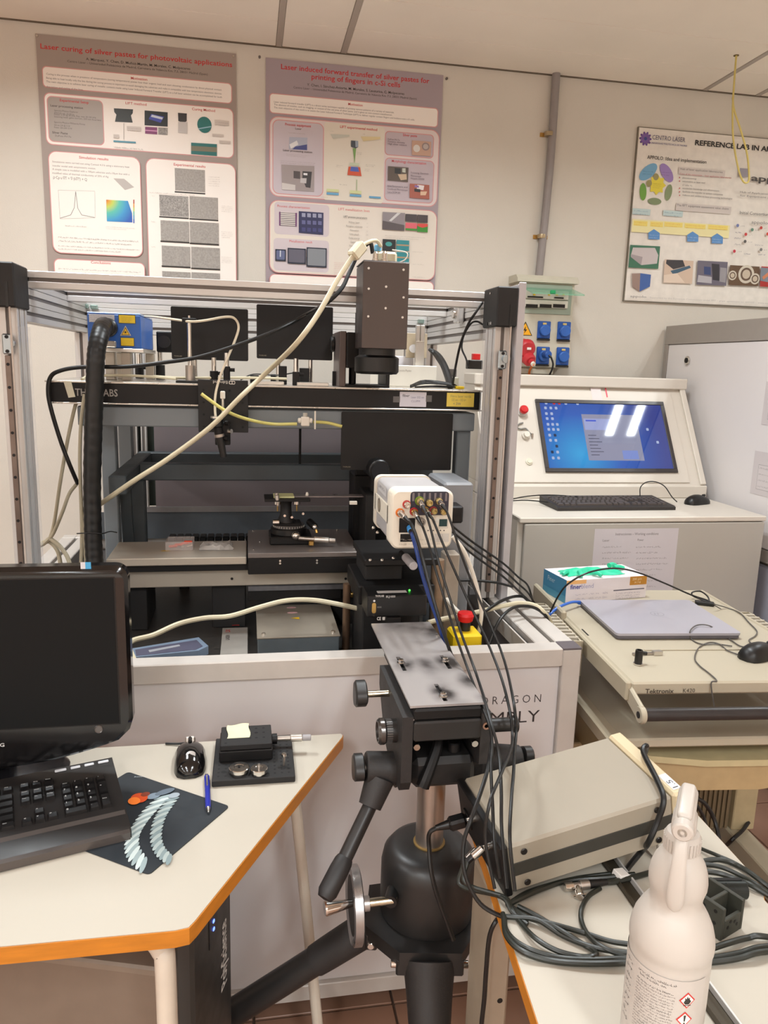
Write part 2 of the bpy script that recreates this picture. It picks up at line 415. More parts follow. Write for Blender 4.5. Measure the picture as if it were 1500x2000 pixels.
s.ptext(T1(338, 487), T1(500, 497), 'Experimental Setup', 5, REDT, .012)
s.ptext(T1(285, 514), T1(468, 528), 'Laser processing station', 4.2, DK, .012)
s.ptext(T1(295, 665), T1(382, 672), 'Silver Paste', 4.2, DK, .012)
for i, tx in enumerate(('Spectra-Physics Explorer', '355/532 nm, 15-20 ns', 'Power: 2 W @ 50 kHz, Rep. rate: 20-150 kHz', 'Scanning head: galvo mirrors, 250 mm focal lens', '', 'Spectra-Physics Millennia Prime', '532 nm CW @ 15 W', 'Power: 200 mW-15 W')):
    if tx: s.ptext(T1(306, 541+i*13.5), T1(306+len(tx)*5.6, 549+i*13.5), tx, 3.2, (92, 84, 80))
s.ptext(T1(312, 684), T1(402, 689), 'DuPont PV17x', 3.4, (92, 84, 80))
s.ptext(T1(708, 500), T1(826, 511), 'LIFT method', 5, REDT, .004)
s.ptext(T1(1082, 535), T1(1212, 545), 'Curing Method', 5, REDT, .004)
s.pts([T1(642, 524), T1(750, 530), T1(748, 552), T1(738, 565), T1(748, 605), T1(648, 600), T1(656, 560), T1(644, 545)], (44, 46, 42))
s.pts([T1(815, 536), T1(945, 547), T1(945, 628), T1(815, 620)], (20, 22, 24)); s.pts([T1(852, 556), T1(925, 572), T1(905, 606), T1(838, 585)], (58, 66, 160)); s.pts([T1(856, 560), T1(918, 576), T1(914, 588), T1(850, 572)], (200, 206, 220))
s.pts([T1(818, 628), T1(886, 632), T1(886, 672), T1(818, 667)], (128, 52, 104)); s.pts([T1(818, 645), T1(886, 650), T1(886, 656), T1(818, 651)], (214, 150, 190))
s.pts([T1(892, 632), T1(945, 635), T1(945, 676), T1(892, 672)], SEM2)
s.pts([T1(1003, 550), T1(1053, 554), T1(1052, 596), T1(1038, 610), T1(1005, 596)], (48, 44, 42)); s.pts([T1(1005, 600), T1(1056, 602), T1(1056, 668), T1(1003, 662)], (196, 190, 186))
c = s.loc(*T1(1152, 618)); s.ell(c[0], c[1], .027, .029, (38, 112, 108)); s.line([T1(1118, 640), T1(1190, 628)], .004, (140, 176, 190))
s.pts([T1(1077, 718), T1(1222, 727), T1(1222, 794), T1(1077, 782)], (38, 110, 108)); s.pts([T1(1077, 736), T1(1222, 745), T1(1222, 772), T1(1077, 764)], (120, 116, 96))
s.line([T1(640, 710), T1(766, 718)], .006, (72, 140, 160)); s.line([T1(698, 610), T1(698, 700)], .0012, MID)
for q in ((715, 625, 795, 655), (1210, 590, 1290, 625), (1196, 668, 1260, 688), (1235, 705, 1300, 727), (640, 672, 672, 694)):
    s.prect(T1(q[0], q[1]), T1(q[2], q[3]), (206, 196, 188)); s.para(T1(q[0]+3, q[1]+4), T1(q[2]-3, q[3]-2), 2, (140, 126, 120))
s.para(T1(640, 730), T1(815, 752), 1, MID)
panel(s, T1(270, 762), T1(808, 1365), .03)
s.ptext(T1(447, 808), T1(612, 820), 'Simulation results', 5, REDT, .01)
for i, tx in enumerate(('Simulations were carried out using Comsol 4.3 b using a stationary heat', 'transfer model with axisymmetric motion.', 'A simple case is modelled with a 100µm substrate and a 30µm line with a', 'modified value of thermal conductivity of 20% of Ag.')):
    s.ptext(T1(297, (830, 850, 872, 892)[i]), T1(297+len(tx)*6.1, (830, 850, 872, 892)[i]+10+len(tx)*.3), tx, 3.6, (118, 108, 104))
s.ptext(T1(302, 922), T1(492, 934), 'ρ·Cp·u·∇T = ∇·(k∇T) + Q', 5.5, (96, 88, 84))
s.pts([T1(640, 920), T1(700, 922), T1(757, 970), T1(705, 986)], (186, 178, 172))
s.line([T1(330, 986), T1(535, 992), T1(538, 1142), T1(340, 1147), T1(330, 986)], .0008, MID)
s.line([T1(340, 1144), T1(400, 1126), T1(420, 1085), T1(428, 994), T1(440, 1088), T1(462, 1126), T1(535, 1140)], .0016, (120, 112, 108))
s.line([T1(600, 1040), T1(604, 1160)], .001, MID)
HEAT = bpy.data.materials.new('heat_map_print'); HEAT.use_nodes = True
def _heat():
    nt = HEAT.node_tree; b = nt.nodes['Principled BSDF']; N = nt.nodes.new
    g = N('ShaderNodeTexGradient'); g.gradient_type = 'SPHERICAL'; mp = N('ShaderNodeMapping'); tc = N('ShaderNodeTexCoord'); r = N('ShaderNodeValToRGB')
    c0 = s.loc(*T1(600, 1040)); ox = s.o + s.x*c0[0]+s.y*c0[1]; l = ox-t.location
    mp.inputs['Scale'].default_value = (9.5, 9.5, 9.5); mp.inputs['Location'].default_value = (-l.x*9.5, -l.y*9.5, -l.z*9.5)
    nt.links.new(tc.outputs['Object'], mp.inputs[0]); nt.links.new(mp.outputs[0], g.inputs[0]); nt.links.new(g.outputs[1], r.inputs[0]); nt.links.new(r.outputs[0], b.inputs['Base Color'])
    e = r.color_ramp.elements; e[0].position = 0; e[0].color = (*lin((44, 92, 178)), 1); e[1].position = 1; e[1].color = (*lin((176, 60, 30)), 1)
    for p, cc in ((.3, (60, 150, 200)), (.55, (90, 190, 170)), (.75, (190, 206, 90)), (.9, (220, 150, 50))): q = e.new(p); q.color = (*lin(cc), 1)
_heat()
s.pts([T1(600, 1040), T1(722, 1047), T1(745, 1115), T1(747, 1168), T1(604, 1162)], HEAT)
for i, cc in enumerate(((176, 60, 30), (220, 150, 50), (190, 206, 90), (90, 190, 170), (60, 150, 200), (44, 92, 178))): s.pts([T1(752, 1040+i*22), T1(758, 1040+i*22), T1(758, 1062+i*22), T1(752, 1062+i*22)], cc)
s.para(T1(370, 1176), T1(505, 1192), 1, MID); s.para(T1(598, 1186), T1(760, 1206), 2, MID)
s.para(T1(330, 1238), T1(790, 1278), 2, (110, 100, 96)); s.para(T1(330, 1288), T1(790, 1322), 2, (110, 100, 96))
panel(s, T1(820, 803), T1(1335, 1640), .03)
s.ptext(T1(980, 850), T1(1158, 860), 'Experimental results', 5, REDT, .01)
for k, q in enumerate(((985, 862, 1157, 1000), (898, 1012, 1065, 1140), (1068, 1020, 1230, 1152), (905, 1155, 1068, 1278), (1070, 1163, 1234, 1290), (912, 1298, 1074, 1418), (1078, 1305, 1240, 1430), (915, 1442, 1076, 1560), (1080, 1448, 1240, 1570))):
    s.prect(T1(q[0], q[1]), T1(q[2], q[3]), SEM2 if k == 1 else SEM, layer=False); s.up()
    s.prect(T1(q[0], q[3]-8), T1(q[2], q[3]), (44, 40, 38))
for y in (1010, 1155, 1297): s.para(T1(1248, y+60), T1(1312, y+100), 4, MID); s.para(T1(855, y), T1(885, y+14), 1, MID)
s.para(T1(1175, 905), T1(1240, 965), 5, MID); s.para(T1(845, 990), T1(1100, 1006), 1, MID)
panel(s, T1(305, 1370), T1(825, 1620), .02)
s.ptext(T1(515, 1398), T1(626, 1406), 'Conclusions', 5, REDT, .01)
s.para(T1(330, 1415), T1(800, 1475), 3, (110, 100, 96))
s.out('printed_panels', t)
for p in ((72, 70), (456, 110)):
    q = at(*p, Y=WY-.008); MB().cyl((q.x, WY-.006, q.z), (q.x, WY-.010, q.z), .004, CHR, seg=12).out('drawing_pin', t, True)

T2 = lambda x, y: (480+x*.29333, 80+y*.29333)
LIL = (164, 150, 156)
t, s, x0, x1, zt = poster('research_poster', 'lilac research poster headed Laser induced forward transfer of silver pastes', (519, 111), (866, 148), 1.62, LIL)
s.ptext(T2(235, 185), T2(1222, 284), 'Laser induced forward transfer of silver pastes for', 10, REDT, .012)
s.ptext(T2(438, 252), T2(1028, 310), 'printing of fingers in c-Si cells', 10, REDT, .012)
s.ptext(T2(408, 298), T2(1055, 361), 'Y. Chen, I. Sánchez-Aniorte, M. Morales, S. Lauzurica, C. Molpeceres', 5, DK, .01)
s.ptext(T2(318, 314), T2(1138, 393), 'Centro Láser – Universidad Politécnica de Madrid, Carretera de Valencia Km. 7.3, 28031 Madrid (Spain)', 4.2, DK)
panel(s, T2(157, 345), T2(1278, 578), .014)
s.ptext(T2(682, 428), T2(778, 437), 'Motivation', 5, REDT, .01)
for i, tx in enumerate(('Laser induced forward transfer (LIFT) is a direct write technique capable of printing various patterns of a variety of materials.', 'The absence of nozzles, such as clogging, or misuse of the use area of silver paste, and it gives an non-contact metallization.', 'The main objective of this work is to assess the Laser Induced Forward Technique (LIFT) to deliver regular contact fingers and busbars onto c-Si cells.')):
    s.ptext(T2(188, (410, 428, 447)[i]), T2(188+len(tx)*6.2, (410, 428, 447)[i]+len(tx)*.56), tx, 3.4, (112, 100, 98))
panel(s, T2(157, 497), T2(1272, 1108), .034, (222, 208, 206))
panel(s, T2(178, 520), T2(515, 1040), .024, (200, 190, 198))
s.rect((s.loc(*T2(524, 560))[0], s.loc(*T2(500, 560))[1]+.012), (s.loc(*T2(925, 600))[0], s.loc(*T2(925, 1085))[1]), (224, 216, 202), .01)
panel(s, T2(928, 598), T2(1248, 785), .016, (192, 178, 186)); panel(s, T2(928, 775), T2(1245, 1085), .018, (192, 178, 186))
for a, b, tx in (((262, 562), (435, 578), 'Process equipment'), ((628, 578), (874, 602), 'LIFT experimental method'), ((1045, 633), (1140, 643), 'Silver paste'), ((972, 806), (1200, 826), 'Morphology characterization')):
    s.ptext(T2(*a), T2(*b), tx, 5, (206, 60, 62), .008)
s.ptext(T2(330, 590), T2(372, 594), 'Laser', 4, DK); s.para(T2(285, 600), T2(415, 618), 1, MID)
s.pts([T2(290, 640), T2(410, 645), T2(408, 728), T2(286, 722)], (176, 180, 196)); s.pts([T2(290, 690), T2(340, 664), T2(350, 690), T2(300, 718)], (228, 228, 230)); s.pts([T2(330, 704), T2(408, 690), T2(408, 728), T2(310, 722)], (74, 82, 138))
s.ptext(T2(248, 736), T2(442, 746), 'Laser processing station', 4, DK, .005); s.para(T2(270, 748), T2(428, 768), 2, MID); s.para(T2(225, 790), T2(470, 815), 2, MID)
s.pts([T2(237, 824), T2(456, 834), T2(454, 1006), T2(240, 992)], (160, 150, 150)); s.pts([T2(318, 866), T2(362, 870), T2(362, 920), T2(318, 915)], (84, 78, 80)); s.pts([T2(378, 868), T2(440, 872), T2(430, 980), T2(400, 975), T2(376, 912)], (62, 60, 64)); s.pts([T2(384, 880), T2(410, 882), T2(410, 896), T2(384, 894)], (230, 230, 234)); s.pts([T2(240, 945), T2(330, 960), T2(330, 996), T2(240, 990)], (206, 200, 198)); s.pts([T2(365, 915), T2(405, 915), T2(402, 950), T2(362, 945)], (196, 192, 194))
s.pts([T2(562, 622), T2(690, 626), T2(690, 640), T2(580, 652)], (198, 198, 186)); s.pts([T2(765, 638), T2(895, 640), T2(895, 656), T2(782, 670)], (222, 204, 158))
s.pts([T2(700, 664), T2(748, 668), T2(748, 708), T2(730, 718), T2(700, 706)], (70, 76, 86)); s.pts([T2(728, 668), T2(748, 668), T2(748, 708), T2(730, 708)], (150, 160, 176))
s.pts([T2(712, 716), T2(734, 718), T2(724, 820)], (120, 160, 88)); s.pts([T2(684, 838), T2(760, 842), T2(770, 902), T2(676, 894)], (206, 78, 36)); s.pts([T2(700, 838), T2(746, 842), T2(754, 874), T2(694, 868)], (72, 92, 178)); s.pts([T2(692, 812), T2(756, 816), T2(754, 834), T2(690, 830)], (196, 206, 178))
for q in ((538, 985, 618, 1024), (692, 995, 768, 1036)):
    s.prect(T2(q[0], q[1]), T2(q[2], q[3]-15), (206, 212, 158)); s.prect(T2(q[0], q[3]-15), T2(q[2], q[3]), (96, 160, 200))
s.prect(T2(820, 1034), T2(897, 1047), (96, 160, 200)); s.line([T2(738, 925), T2(738, 1000)], .002, (130, 170, 100))
for q in ((560, 597, 598, 606), (778, 616, 800, 626), (738, 738, 772, 758), (600, 824, 648, 842), (797, 820, 862, 838), (790, 850, 828, 870), (582, 920, 598, 930), (625, 950, 680, 962), (840, 935, 852, 945), (500, 1035, 556, 1045)): s.para(T2(q[0], q[1]), T2(q[2], q[3]), 2 if q[3]-q[1] > 14 else 1, (110, 104, 100), hf=.5)
for i, tx in enumerate(('DuPont PV17x', 'Dynamic viscosity', 'High silver content')): s.ptext(T2(945, 662+i*16), T2(945+len(tx)*6.6, 668+i*16), tx, 3.3, (96, 80, 92))
s.pts([T2(1104, 664), T2(1232, 674), T2(1230, 770), T2(1104, 762)], (196, 160, 140)); c = s.loc(*T2(1136, 718)); s.ell(c[0], c[1], .014, .014, (216, 210, 204)); c = s.loc(*T2(1196, 706)); s.ell(c[0], c[1], .016, .015, (150, 132, 130)); s.ell(c[0], c[1], .011, .01, (188, 176, 172))
s.pts([T2(946, 836), T2(1082, 846), T2(1078, 942), T2(944, 930)], (88, 74, 62)); s.pts([T2(990, 848), T2(1030, 852), T2(1030, 888), T2(990, 884)], (30, 28, 26)); s.pts([T2(1010, 890), T2(1068, 888), T2(1070, 925), T2(1030, 930)], (202, 178, 150)); s.pts([T2(1040, 850), T2(1062, 850), T2(1062, 880), T2(1040, 876)], (196, 200, 186))
for i, tx in enumerate(('Scanning Electron', 'Microscope', 'Hitachi S3500')): s.ptext(T2(1096, 884+i*19), T2(1096+len(tx)*6.9, 892+i*19), tx, 3.6, (90, 76, 88))
for i, tx in enumerate(('Interferometric and', 'Confocal Microscope', 'Leica DCM 3D')): s.ptext(T2(942, 972+i*20), T2(942+len(tx)*7, 982+i*20), tx, 3.6, (90, 76, 88))
s.pts([T2(1090, 952), T2(1220, 962), T2(1220, 1056), T2(1088, 1046)], (168, 92, 74)); s.pts([T2(1140, 960), T2(1186, 966), T2(1180, 996), T2(1136, 990)], (232, 224, 224)); s.pts([T2(1120, 985), T2(1160, 990), T2(1160, 1010), T2(1120, 1005)], (40, 36, 36)); s.pts([T2(1160, 1005), T2(1205, 1005), T2(1195, 1030), T2(1160, 1030)], (224, 190, 160)); s.pts([T2(1122, 962), T2(1150, 966), T2(1150, 980), T2(1122, 976)], (140, 110, 170))
panel(s, T2(157, 1058), T2(1255, 1598), .034, (224, 214, 202))
s.prect(T2(190, 1072), T2(552, 1308), (206, 194, 198), .014); s.prect(T2(185, 1312), T2(550, 1545), (206, 194, 198), .014)
s.ptext(T2(210, 1108), T2(425, 1122), 'Process characterization', 4.6, (206, 60, 62)); s.ptext(T2(615, 1128), T2(822, 1144), 'LIFT metallization lines', 5, (216, 110, 108)); s.ptext(T2(290, 1342), T2(442, 1350), 'Metallization result', 4.6, (206, 60, 62))
s.pts([T2(222, 1140), T2(340, 1148), T2(338, 1240), T2(222, 1232)], (214, 206, 200))
for i in range(8): s.line([T2(224, 1146+i*12), T2(338, 1152+i*12)], .0018, (66, 56, 76))
s.pts([T2(330, 1148), T2(340, 1148), T2(338, 1240), T2(330, 1238)], (110, 56, 110)); s.pts([T2(222, 1140), T2(230, 1140), T2(230, 1232), T2(222, 1232)], (110, 56, 110))
s.pts([T2(352, 1136), T2(516, 1147), T2(514, 1294), T2(352, 1280)], (42, 44, 84))
for i in range(4):
    for j in range(3): s.pts([T2(372+i*36, 1148+j*48+i*2), T2(396+i*36, 1150+j*48+i*2), T2(396+i*36, 1176+j*48+i*2), T2(372+i*36, 1174+j*48+i*2)], [(150, 152, 178), (96, 98, 142), (64, 66, 118)][j])
for q, cc in (((196, 1388, 266, 1470), (96, 104, 138)), ((278, 1380, 398, 1490), (96, 94, 108)), ((404, 1376, 536, 1512), (130, 134, 140))):
    s.prect(T2(q[0], q[1]), T2(q[2], q[3]), (30, 38, 56)); s.prect(T2(q[0]+7, q[1]+8), T2(q[2]-7, q[3]-10), cc, .004)
s.line([T2(230, 1398), T2(229, 1440)], .004, (206, 210, 220))
s.ptext(T2(648, 1180), T2(805, 1188), 'LIFT process parameters', 4, DK)
for i, tx in enumerate(('Ribbon layer', 'Receptor substrate', 'Absorption', 'Line pitch', 'Pulse energy', 'Diameter', 'Donor-glass', 'Laser fluence')): s.ptext(T2(720-len(tx)*3, 1214+i*26), T2(720+len(tx)*3, 1220+i*26), tx, 3.4, (150, 140, 132)); s.para(T2(800, 1208+i*26), T2(816, 1222+i*26), 1, MID)
s.para(T2(585, 1470), T2(690, 1560), 7, (216, 150, 148))
s.pts([T2(908, 1142), T2(1056, 1150), T2(1052, 1268), T2(906, 1258)], (140, 132, 136)); s.pts([T2(908, 1200), T2(1052, 1230), T2(1052, 1268), T2(906, 1258)], (84, 74, 76)); s.pts([T2(950, 1200), T2(1005, 1148), T2(1028, 1150), T2(965, 1205)], (208, 206, 206))
for q, cc in (((1060, 1155, 1134, 1210), (64, 56, 58)), ((1138, 1160, 1206, 1216), (64, 56, 58)), ((1060, 1213, 1134, 1268), (218, 96, 108)), ((1138, 1220, 1206, 1278), (52, 136, 40))): s.prect(T2(q[0], q[1]), T2(q[2], q[3]), cc)
s.prect(T2(1060, 1250), T2(1134, 1268), (52, 136, 40)); s.pts([T2(1138, 1220), T2(1206, 1222), T2(1206, 1240), T2(1170, 1248), T2(1138, 1236)], (214, 70, 60))
s.para(T2(925, 1290), T2(1190, 1318), 2, MID)
s.prect(T2(908, 1322), T2(992, 1404), (16, 22, 24)); c = s.loc(*T2(948, 1356)); s.ell(c[0], c[1], .014, .009, (60, 150, 146))
s.prect(T2(1000, 1328), T2(1082, 1402), (38, 132, 140)); s.prect(T2(1000, 1356), T2(1082, 1366), (168, 142, 110)); s.prect(T2(908, 1408), T2(992, 1480), (16, 22, 24)); s.prect(T2(1000, 1408), T2(1082, 1484), (38, 132, 140)); s.prect(T2(1000, 1438), T2(1082, 1448), (168, 142, 110))
for y in (1398, 1480, 1565): s.para(T2(1105, y), T2(1200, y+14), 1, MID)
panel(s, T2(157, 1552), T2(1240, 1800), .02)
s.out('printed_panels', t)
for p in ((507, 112), (872, 154)):
    q = at(*p, Y=WY); MB().cyl((q.x, WY-.0005, q.z), (q.x, WY-.006, q.z), .005, SLOT, seg=12).out('drawing_pin', t, True)

# ---- sign board
T3 = lambda x, y: (940+x*.37333, y*.37333)
bx0, bz0, bx1, bz1 = 1.626, 1.812, 2.40, 2.524
t = thing('sign_board', 'white sign board headed REFERENCE LAB on the back wall above the computer console', 'sign board', ((bx0+bx1)/2, WY-.012, bz0))
MB().span((bx0, WY, bz0), (bx1, WY-.010, bz1), mat('board_edge', (120, 112, 98), .5)).out('frame', t, True)
MB().span((bx0+.004, WY-.0095, bz0+.004), (bx1-.004, WY-.012, bz1-.004), mat('board_face', (228, 221, 212), .5)).out('face', t, True)
s = Sheet((bx0, WY-.012, bz0))
PUR = (104, 72, 140)
c = s.loc(*T3(858, 726))
for k in range(10): a = k*PI/5; s.ell(c[0]+.022*math.cos(a), c[1]+.022*math.sin(a), .007, .005, PUR, 8, a)
s.ell(c[0], c[1], .021, .021, (122, 92, 158)); s.ell(c[0], c[1], .007, .007, (64, 76, 140))
s.ptext(T3(893, 730), T3(1065, 744), 'CENTRO LÁSER', 9, (84, 82, 112)); s.ptext(T3(886, 752), T3(1075, 768), 'UNIVERSIDAD POLITÉCNICA DE MADRID', 3.4, (84, 82, 140))
s.ptext(T3(1116, 762), T3(1700, 808), 'REFERENCE LAB IN APPOLO HUB', 10, (28, 26, 26), .025)
s.ptext(T3(866, 832), T3(1176, 856), 'APPOLO: Idea and implementation', 7, (60, 56, 54), .008)
for x, y, rx, ry, a, cc in ((872, 900, 54, 28, .7, (110, 164, 200)), (968, 905, 50, 26, -.85, (152, 122, 184)), (845, 1004, 18, 40, .1, (104, 156, 44)), (978, 1008, 18, 38, -.15, (128, 142, 96)), (905, 1054, 36, 16, 0, (120, 134, 92))):
    c = s.loc(*T3(x, y)); k = .37333*.00237; s.ell(c[0], c[1], rx*k, ry*k, cc, 20, a)
c = s.loc(*T3(918, 968)); st = []
for k in range(16): a = k*PI/8; r_ = (.042, .03)[k % 2]; st.append((c[0]+r_*math.cos(a), c[1]+r_*math.sin(a)))
s.pts(st, (224, 206, 40), px=False)
for x, y in ((912, 926), (876, 960)): c2 = s.loc(*T3(x, y)); s.ell(c2[0], c2[1], .013, .014, (150, 140, 84))
s.para(T3(897, 955), T3(940, 985), 3, (120, 100, 30)); s.para(T3(845, 888), T3(900, 915), 2, (60, 90, 130)); s.para(T3(940, 893), T3(998, 920), 2, (90, 60, 120))
s.prect(T3(1032, 874), T3(1272, 914), (206, 196, 190)); s.ptext(T3(1038, 890), T3(1260, 906), 'Hub of laser application laboratories', 4, (90, 84, 80))
s.ptext(T3(1036, 914), T3(1305, 936), 'Core of the consortium – laser application laboratories', 3.6, (178, 60, 60))
for i, tx in enumerate(('photonic/energy', 'automotive or laser tool', '(3 labs +)', 'accumulate knowledge and infrastructure', 'facilitate the transfer to system companies', 'reduces and validate to laser processing technologies')):
    s.ptext(T3(1050, 934+i*18.6), T3(1050+len(tx)*4.9, 938+i*18.6+len(tx)*.22), tx, 3.4, (120, 112, 108))
    if i != 2: c2 = s.loc(*T3(1035, 930+i*18.6)); s.ell(c2[0], c2[1], .0025, .003, (190, 50, 50), 8)
s.prect(T3(1018, 1062), T3(1304, 1102), (206, 196, 190)); s.ptext(T3(1020, 1080), T3(1290, 1098), 'The RFT equipment assessment value chains', 4.4, (84, 78, 74))
for q in ((790, 1090, 880, 1128), (950, 1100, 1050, 1136)): s.prect(T3(q[0], q[1]), T3(q[2], q[3]), (188, 206, 206)); s.para(T3(q[0]+6, q[1]+3), T3(q[2]-6, q[3]-3), 2, (60, 130, 160))
s.prect(T3(788, 1146), T3(1294, 1222-8), (232, 222, 166))
for q in ((795, 1155, 865), (882, 1160, 946), (955, 1162, 1048), (1062, 1170, 1168), (1184, 1176, 1284)): s.prect(T3(q[0], q[1]), T3(q[2], q[1]+30), (234, 212, 108)); s.para(T3(q[0]+6, q[1]+2), T3(q[2]-6, q[1]+26), 2, (214, 140, 50))
for x, y in ((900, 1204), (1102, 1216), (1230, 1226)): s.pts([T3(x-29, y+14), T3(x, y-4), T3(x+30, y+16), T3(x+29, y+50), T3(x-29, y+48)], (84, 138, 196)); s.para(T3(x-24, y+18), T3(x+24, y+44), 2, (206, 220, 232))
s.pts([T3(776, 1282), T3(932, 1290), T3(922, 1408), T3(766, 1400)], (58, 110, 84)); s.pts([T3(790, 1296), T3(905, 1298), T3(922, 1336), T3(915, 1380), T3(835, 1388), T3(778, 1340)], (196, 186, 186)); s.pts([T3(778, 1330), T3(840, 1345), T3(832, 1388), T3(778, 1345)], (160, 150, 152))
s.pts([T3(784, 1432), T3(828, 1430), T3(824, 1525), T3(786, 1500)], (150, 126, 116)); s.pts([T3(828, 1430), T3(884, 1438), T3(878, 1500), T3(824, 1526)], (62, 96, 160))
def photo(q, base_, bits):
    s.pts([T3(q[0]+8, q[1]), T3(q[2], q[1]+8), T3(q[2]-8, q[3]+6), T3(q[0], q[3])], base_)
    for b_, cc in bits: s.pts([T3(*p) for p in b_], cc)
photo((948, 1358, 1106, 1480), (206, 182, 162), (([(965, 1360), (1050, 1362), (1062, 1395), (1000, 1410), (962, 1380)], (54, 50, 54)), ([(985, 1418), (1085, 1390), (1092, 1402), (1000, 1438)], (60, 90, 112)), ([(950, 1440), (1020, 1430), (1060, 1480), (950, 1480)], (224, 204, 186))))
photo((1120, 1364, 1284, 1490), (104, 98, 112), (([(1160, 1395), (1195, 1398), (1195, 1440), (1160, 1436)], (52, 66, 112)), ([(1200, 1380), (1240, 1384), (1240, 1470), (1205, 1465)], (44, 40, 48)), ([(1130, 1440), (1200, 1450), (1200, 1484), (1124, 1476)], (176, 172, 178)), ([(1245, 1400), (1278, 1404), (1272, 1480), (1240, 1474)], (150, 146, 150))))
photo((1288, 1388, 1450, 1492), (96, 70, 48), ())
for x, y, r_ in ((1380, 1436, 46), (1308, 1442, 24), (1425, 1460, 28)):
    c2 = s.loc(*T3(x, y)); k = .37333*.0023; s.ell(c2[0], c2[1], r_*k, r_*k, (206, 196, 180)); s.ell(c2[0], c2[1], r_*k*.72, r_*k*.72, (96, 74, 58)); s.ell(c2[0], c2[1], r_*k*.5, r_*k*.5, (196, 180, 160))
photo((1450, 1395, 1600, 1500), (170, 44, 40), (([(1455, 1400), (1500, 1405), (1495, 1478), (1452, 1470)], (120, 128, 140)), ([(1462, 1450), (1500, 1420), (1500, 1440), (1468, 1465)], (206, 130, 90))))
s.prect(T3(1345, 882), T3(1388, 930), (150, 144, 154)); s.ptext(T3(1402, 950), T3(1640, 965), 'appolo', 12, (70, 64, 62), .02)
s.ptext(T3(1346, 1010), T3(1600, 1032), 'Hub of Application Laboratories', 3.6, (110, 102, 98)); s.ptext(T3(1346, 1028), T3(1600, 1050), 'for Equipment Assessment', 3.6, (110, 102, 98))
s.ptext(T3(1344, 1122), T3(1500, 1132), 'Initial Consortium', 6, (70, 64, 60)); s.ptext(T3(1405, 1172), T3(1490, 1176), 'appolo', 6, (110, 104, 104))
for x, y, cc in ((1334, 1182, (110, 120, 170)), (1410, 1204, (90, 130, 110)), (1456, 1194, (190, 60, 50)), (1376, 1228, (200, 60, 60)), (1490, 1226, (196, 60, 30)), (1372, 1265, (80, 76, 74)), (1316, 1316, (190, 40, 60)), (1455, 1308, (120, 118, 116))):
    c2 = s.loc(*T3(x, y)); s.ell(c2[0], c2[1], .007, .007, cc, 12); s.para(T3(x+16, y-8), T3(x+44, y+8), 1, (150, 144, 140), hf=.5)
for x, y in ((1320, 1210), (1316, 1240), (1368, 1322), (1442, 1325), (1425, 1275), (1316, 1272)): s.para(T3(x, y), T3(x+44, y+14), 1, (84, 80, 110), hf=.6)
s.ptext(T3(772, 1556), T3(856, 1560), 'appolo', 4.5, (120, 114, 112)); s.ptext(T3(874, 1560), T3(1560, 1596), 'Supported by the European Commission under FP7 – grant agreement no. 609355 – www.appolo-fp7.eu', 3.2, (190, 184, 178))
s.out('printed_panels', t)
# ---- grey conduit with its two clips
pc = [at(1088, 150, Y=WY-.02), at(1077, 290, Y=WY-.02), at(1067, 400, Y=WY-.02), at(1052, 545, Y=WY-.02)]
xx = (pc[0].x+pc[3].x)/2
t = thing('conduit_pipe', 'grey plastic conduit running down the back wall from ceiling to socket panel', 'pipe', (xx, WY-.02, pc[3].z))
GP = mat('grey_conduit', (146, 138, 136), .5, var=.04)
MB().tube([(pc[0].x-.004, WY-.02, CEIL_Z), pc[1], pc[2], pc[3], (pc[3].x-.002, WY-.02, pc[3].z-.02)], .0165, GP, 14, n=3).out('pipe', t, True)
for py in (262, 462):
    q = at(1072 if py < 300 else 1058, py, Y=WY-.02); b = MB(); b.span((q.x-.032, WY, q.z-.008), (q.x+.032, WY-.006, q.z+.008), BRASS, bev=.001)
    b.lathe([(.0185, -.008), (.0195, 0), (.0185, .008)], mat('clip_zinc', (168, 150, 120), .35, metal=.7), (q.x, WY-.02, q.z), (0, 0, 1), 16)
    b.out('pipe_clip', t, True)
# ---- yellow strap hanging in a loop from the ceiling
A = at(1438, 108, Z=CEIL_Z)
t = thing('hanging_strap', 'thin yellow plastic strap hanging in a loop from a ceiling hole', 'strap', A)
def yy(px, py): return at(px, py, Y=A.y-.02)
lp = [V((A.x, A.y, CEIL_Z+.004)), yy(1434, 160), yy(1431, 215), yy(1432, 270), yy(1441, 325), yy(1450, 352), yy(1459, 357), yy(1463, 345), yy(1459, 300), yy(1446, 252), yy(1434, 215), yy(1431, 190)]
m_ = mat('yellow_strap', (208, 190, 110), .35, var=.05)
MB().tube(lp, .0035, m_, 6, n=5).out('strap', t, True)
MB().cyl((A.x, A.y, CEIL_Z-.002), (A.x, A.y, CEIL_Z+.004), .01, mat('hole_rim', (110, 90, 50), .6), seg=12).out('ceiling_hole_rim', t, True)

# ---- electrical distribution panel
EY = WY-.10
def E_(px, py, y=EY): return at(px, py, Y=y)
GPN = mat('panel_grey_green', (196, 190, 172), .5, var=.03); GDK = mat('panel_window_grey', (150, 160, 144), .45, var=.03)
a, b_ = E_(990, 540), E_(1112, 722); xl, xr_, zt_, zb_ = 1.115, E_(1120, 600).x, E_(1050, 538).z, E_(1110, 720).z
t = thing('distribution_panel', 'grey wall-mounted electrical panel with lifted green window and blue sockets', 'electrical panel', ((xl+xr_)/2, WY-.01, zb_))
MB().span((xl, WY, zb_), (xr_, EY, zt_-.025), GPN, bev=.004).out('housing', t, True)
b = MB(); b.prism([(0, 0), (.115, 0), (.115, .012), (.09, .03), (0, .03)], xr_-xl+.03, GPN, basis(V((0, -1, 0)), V((0, 0, 1)), V((1, 0, 0)) * -1, V((xr_+.012, WY, zt_-.028)))); b.out('hood', t, True)
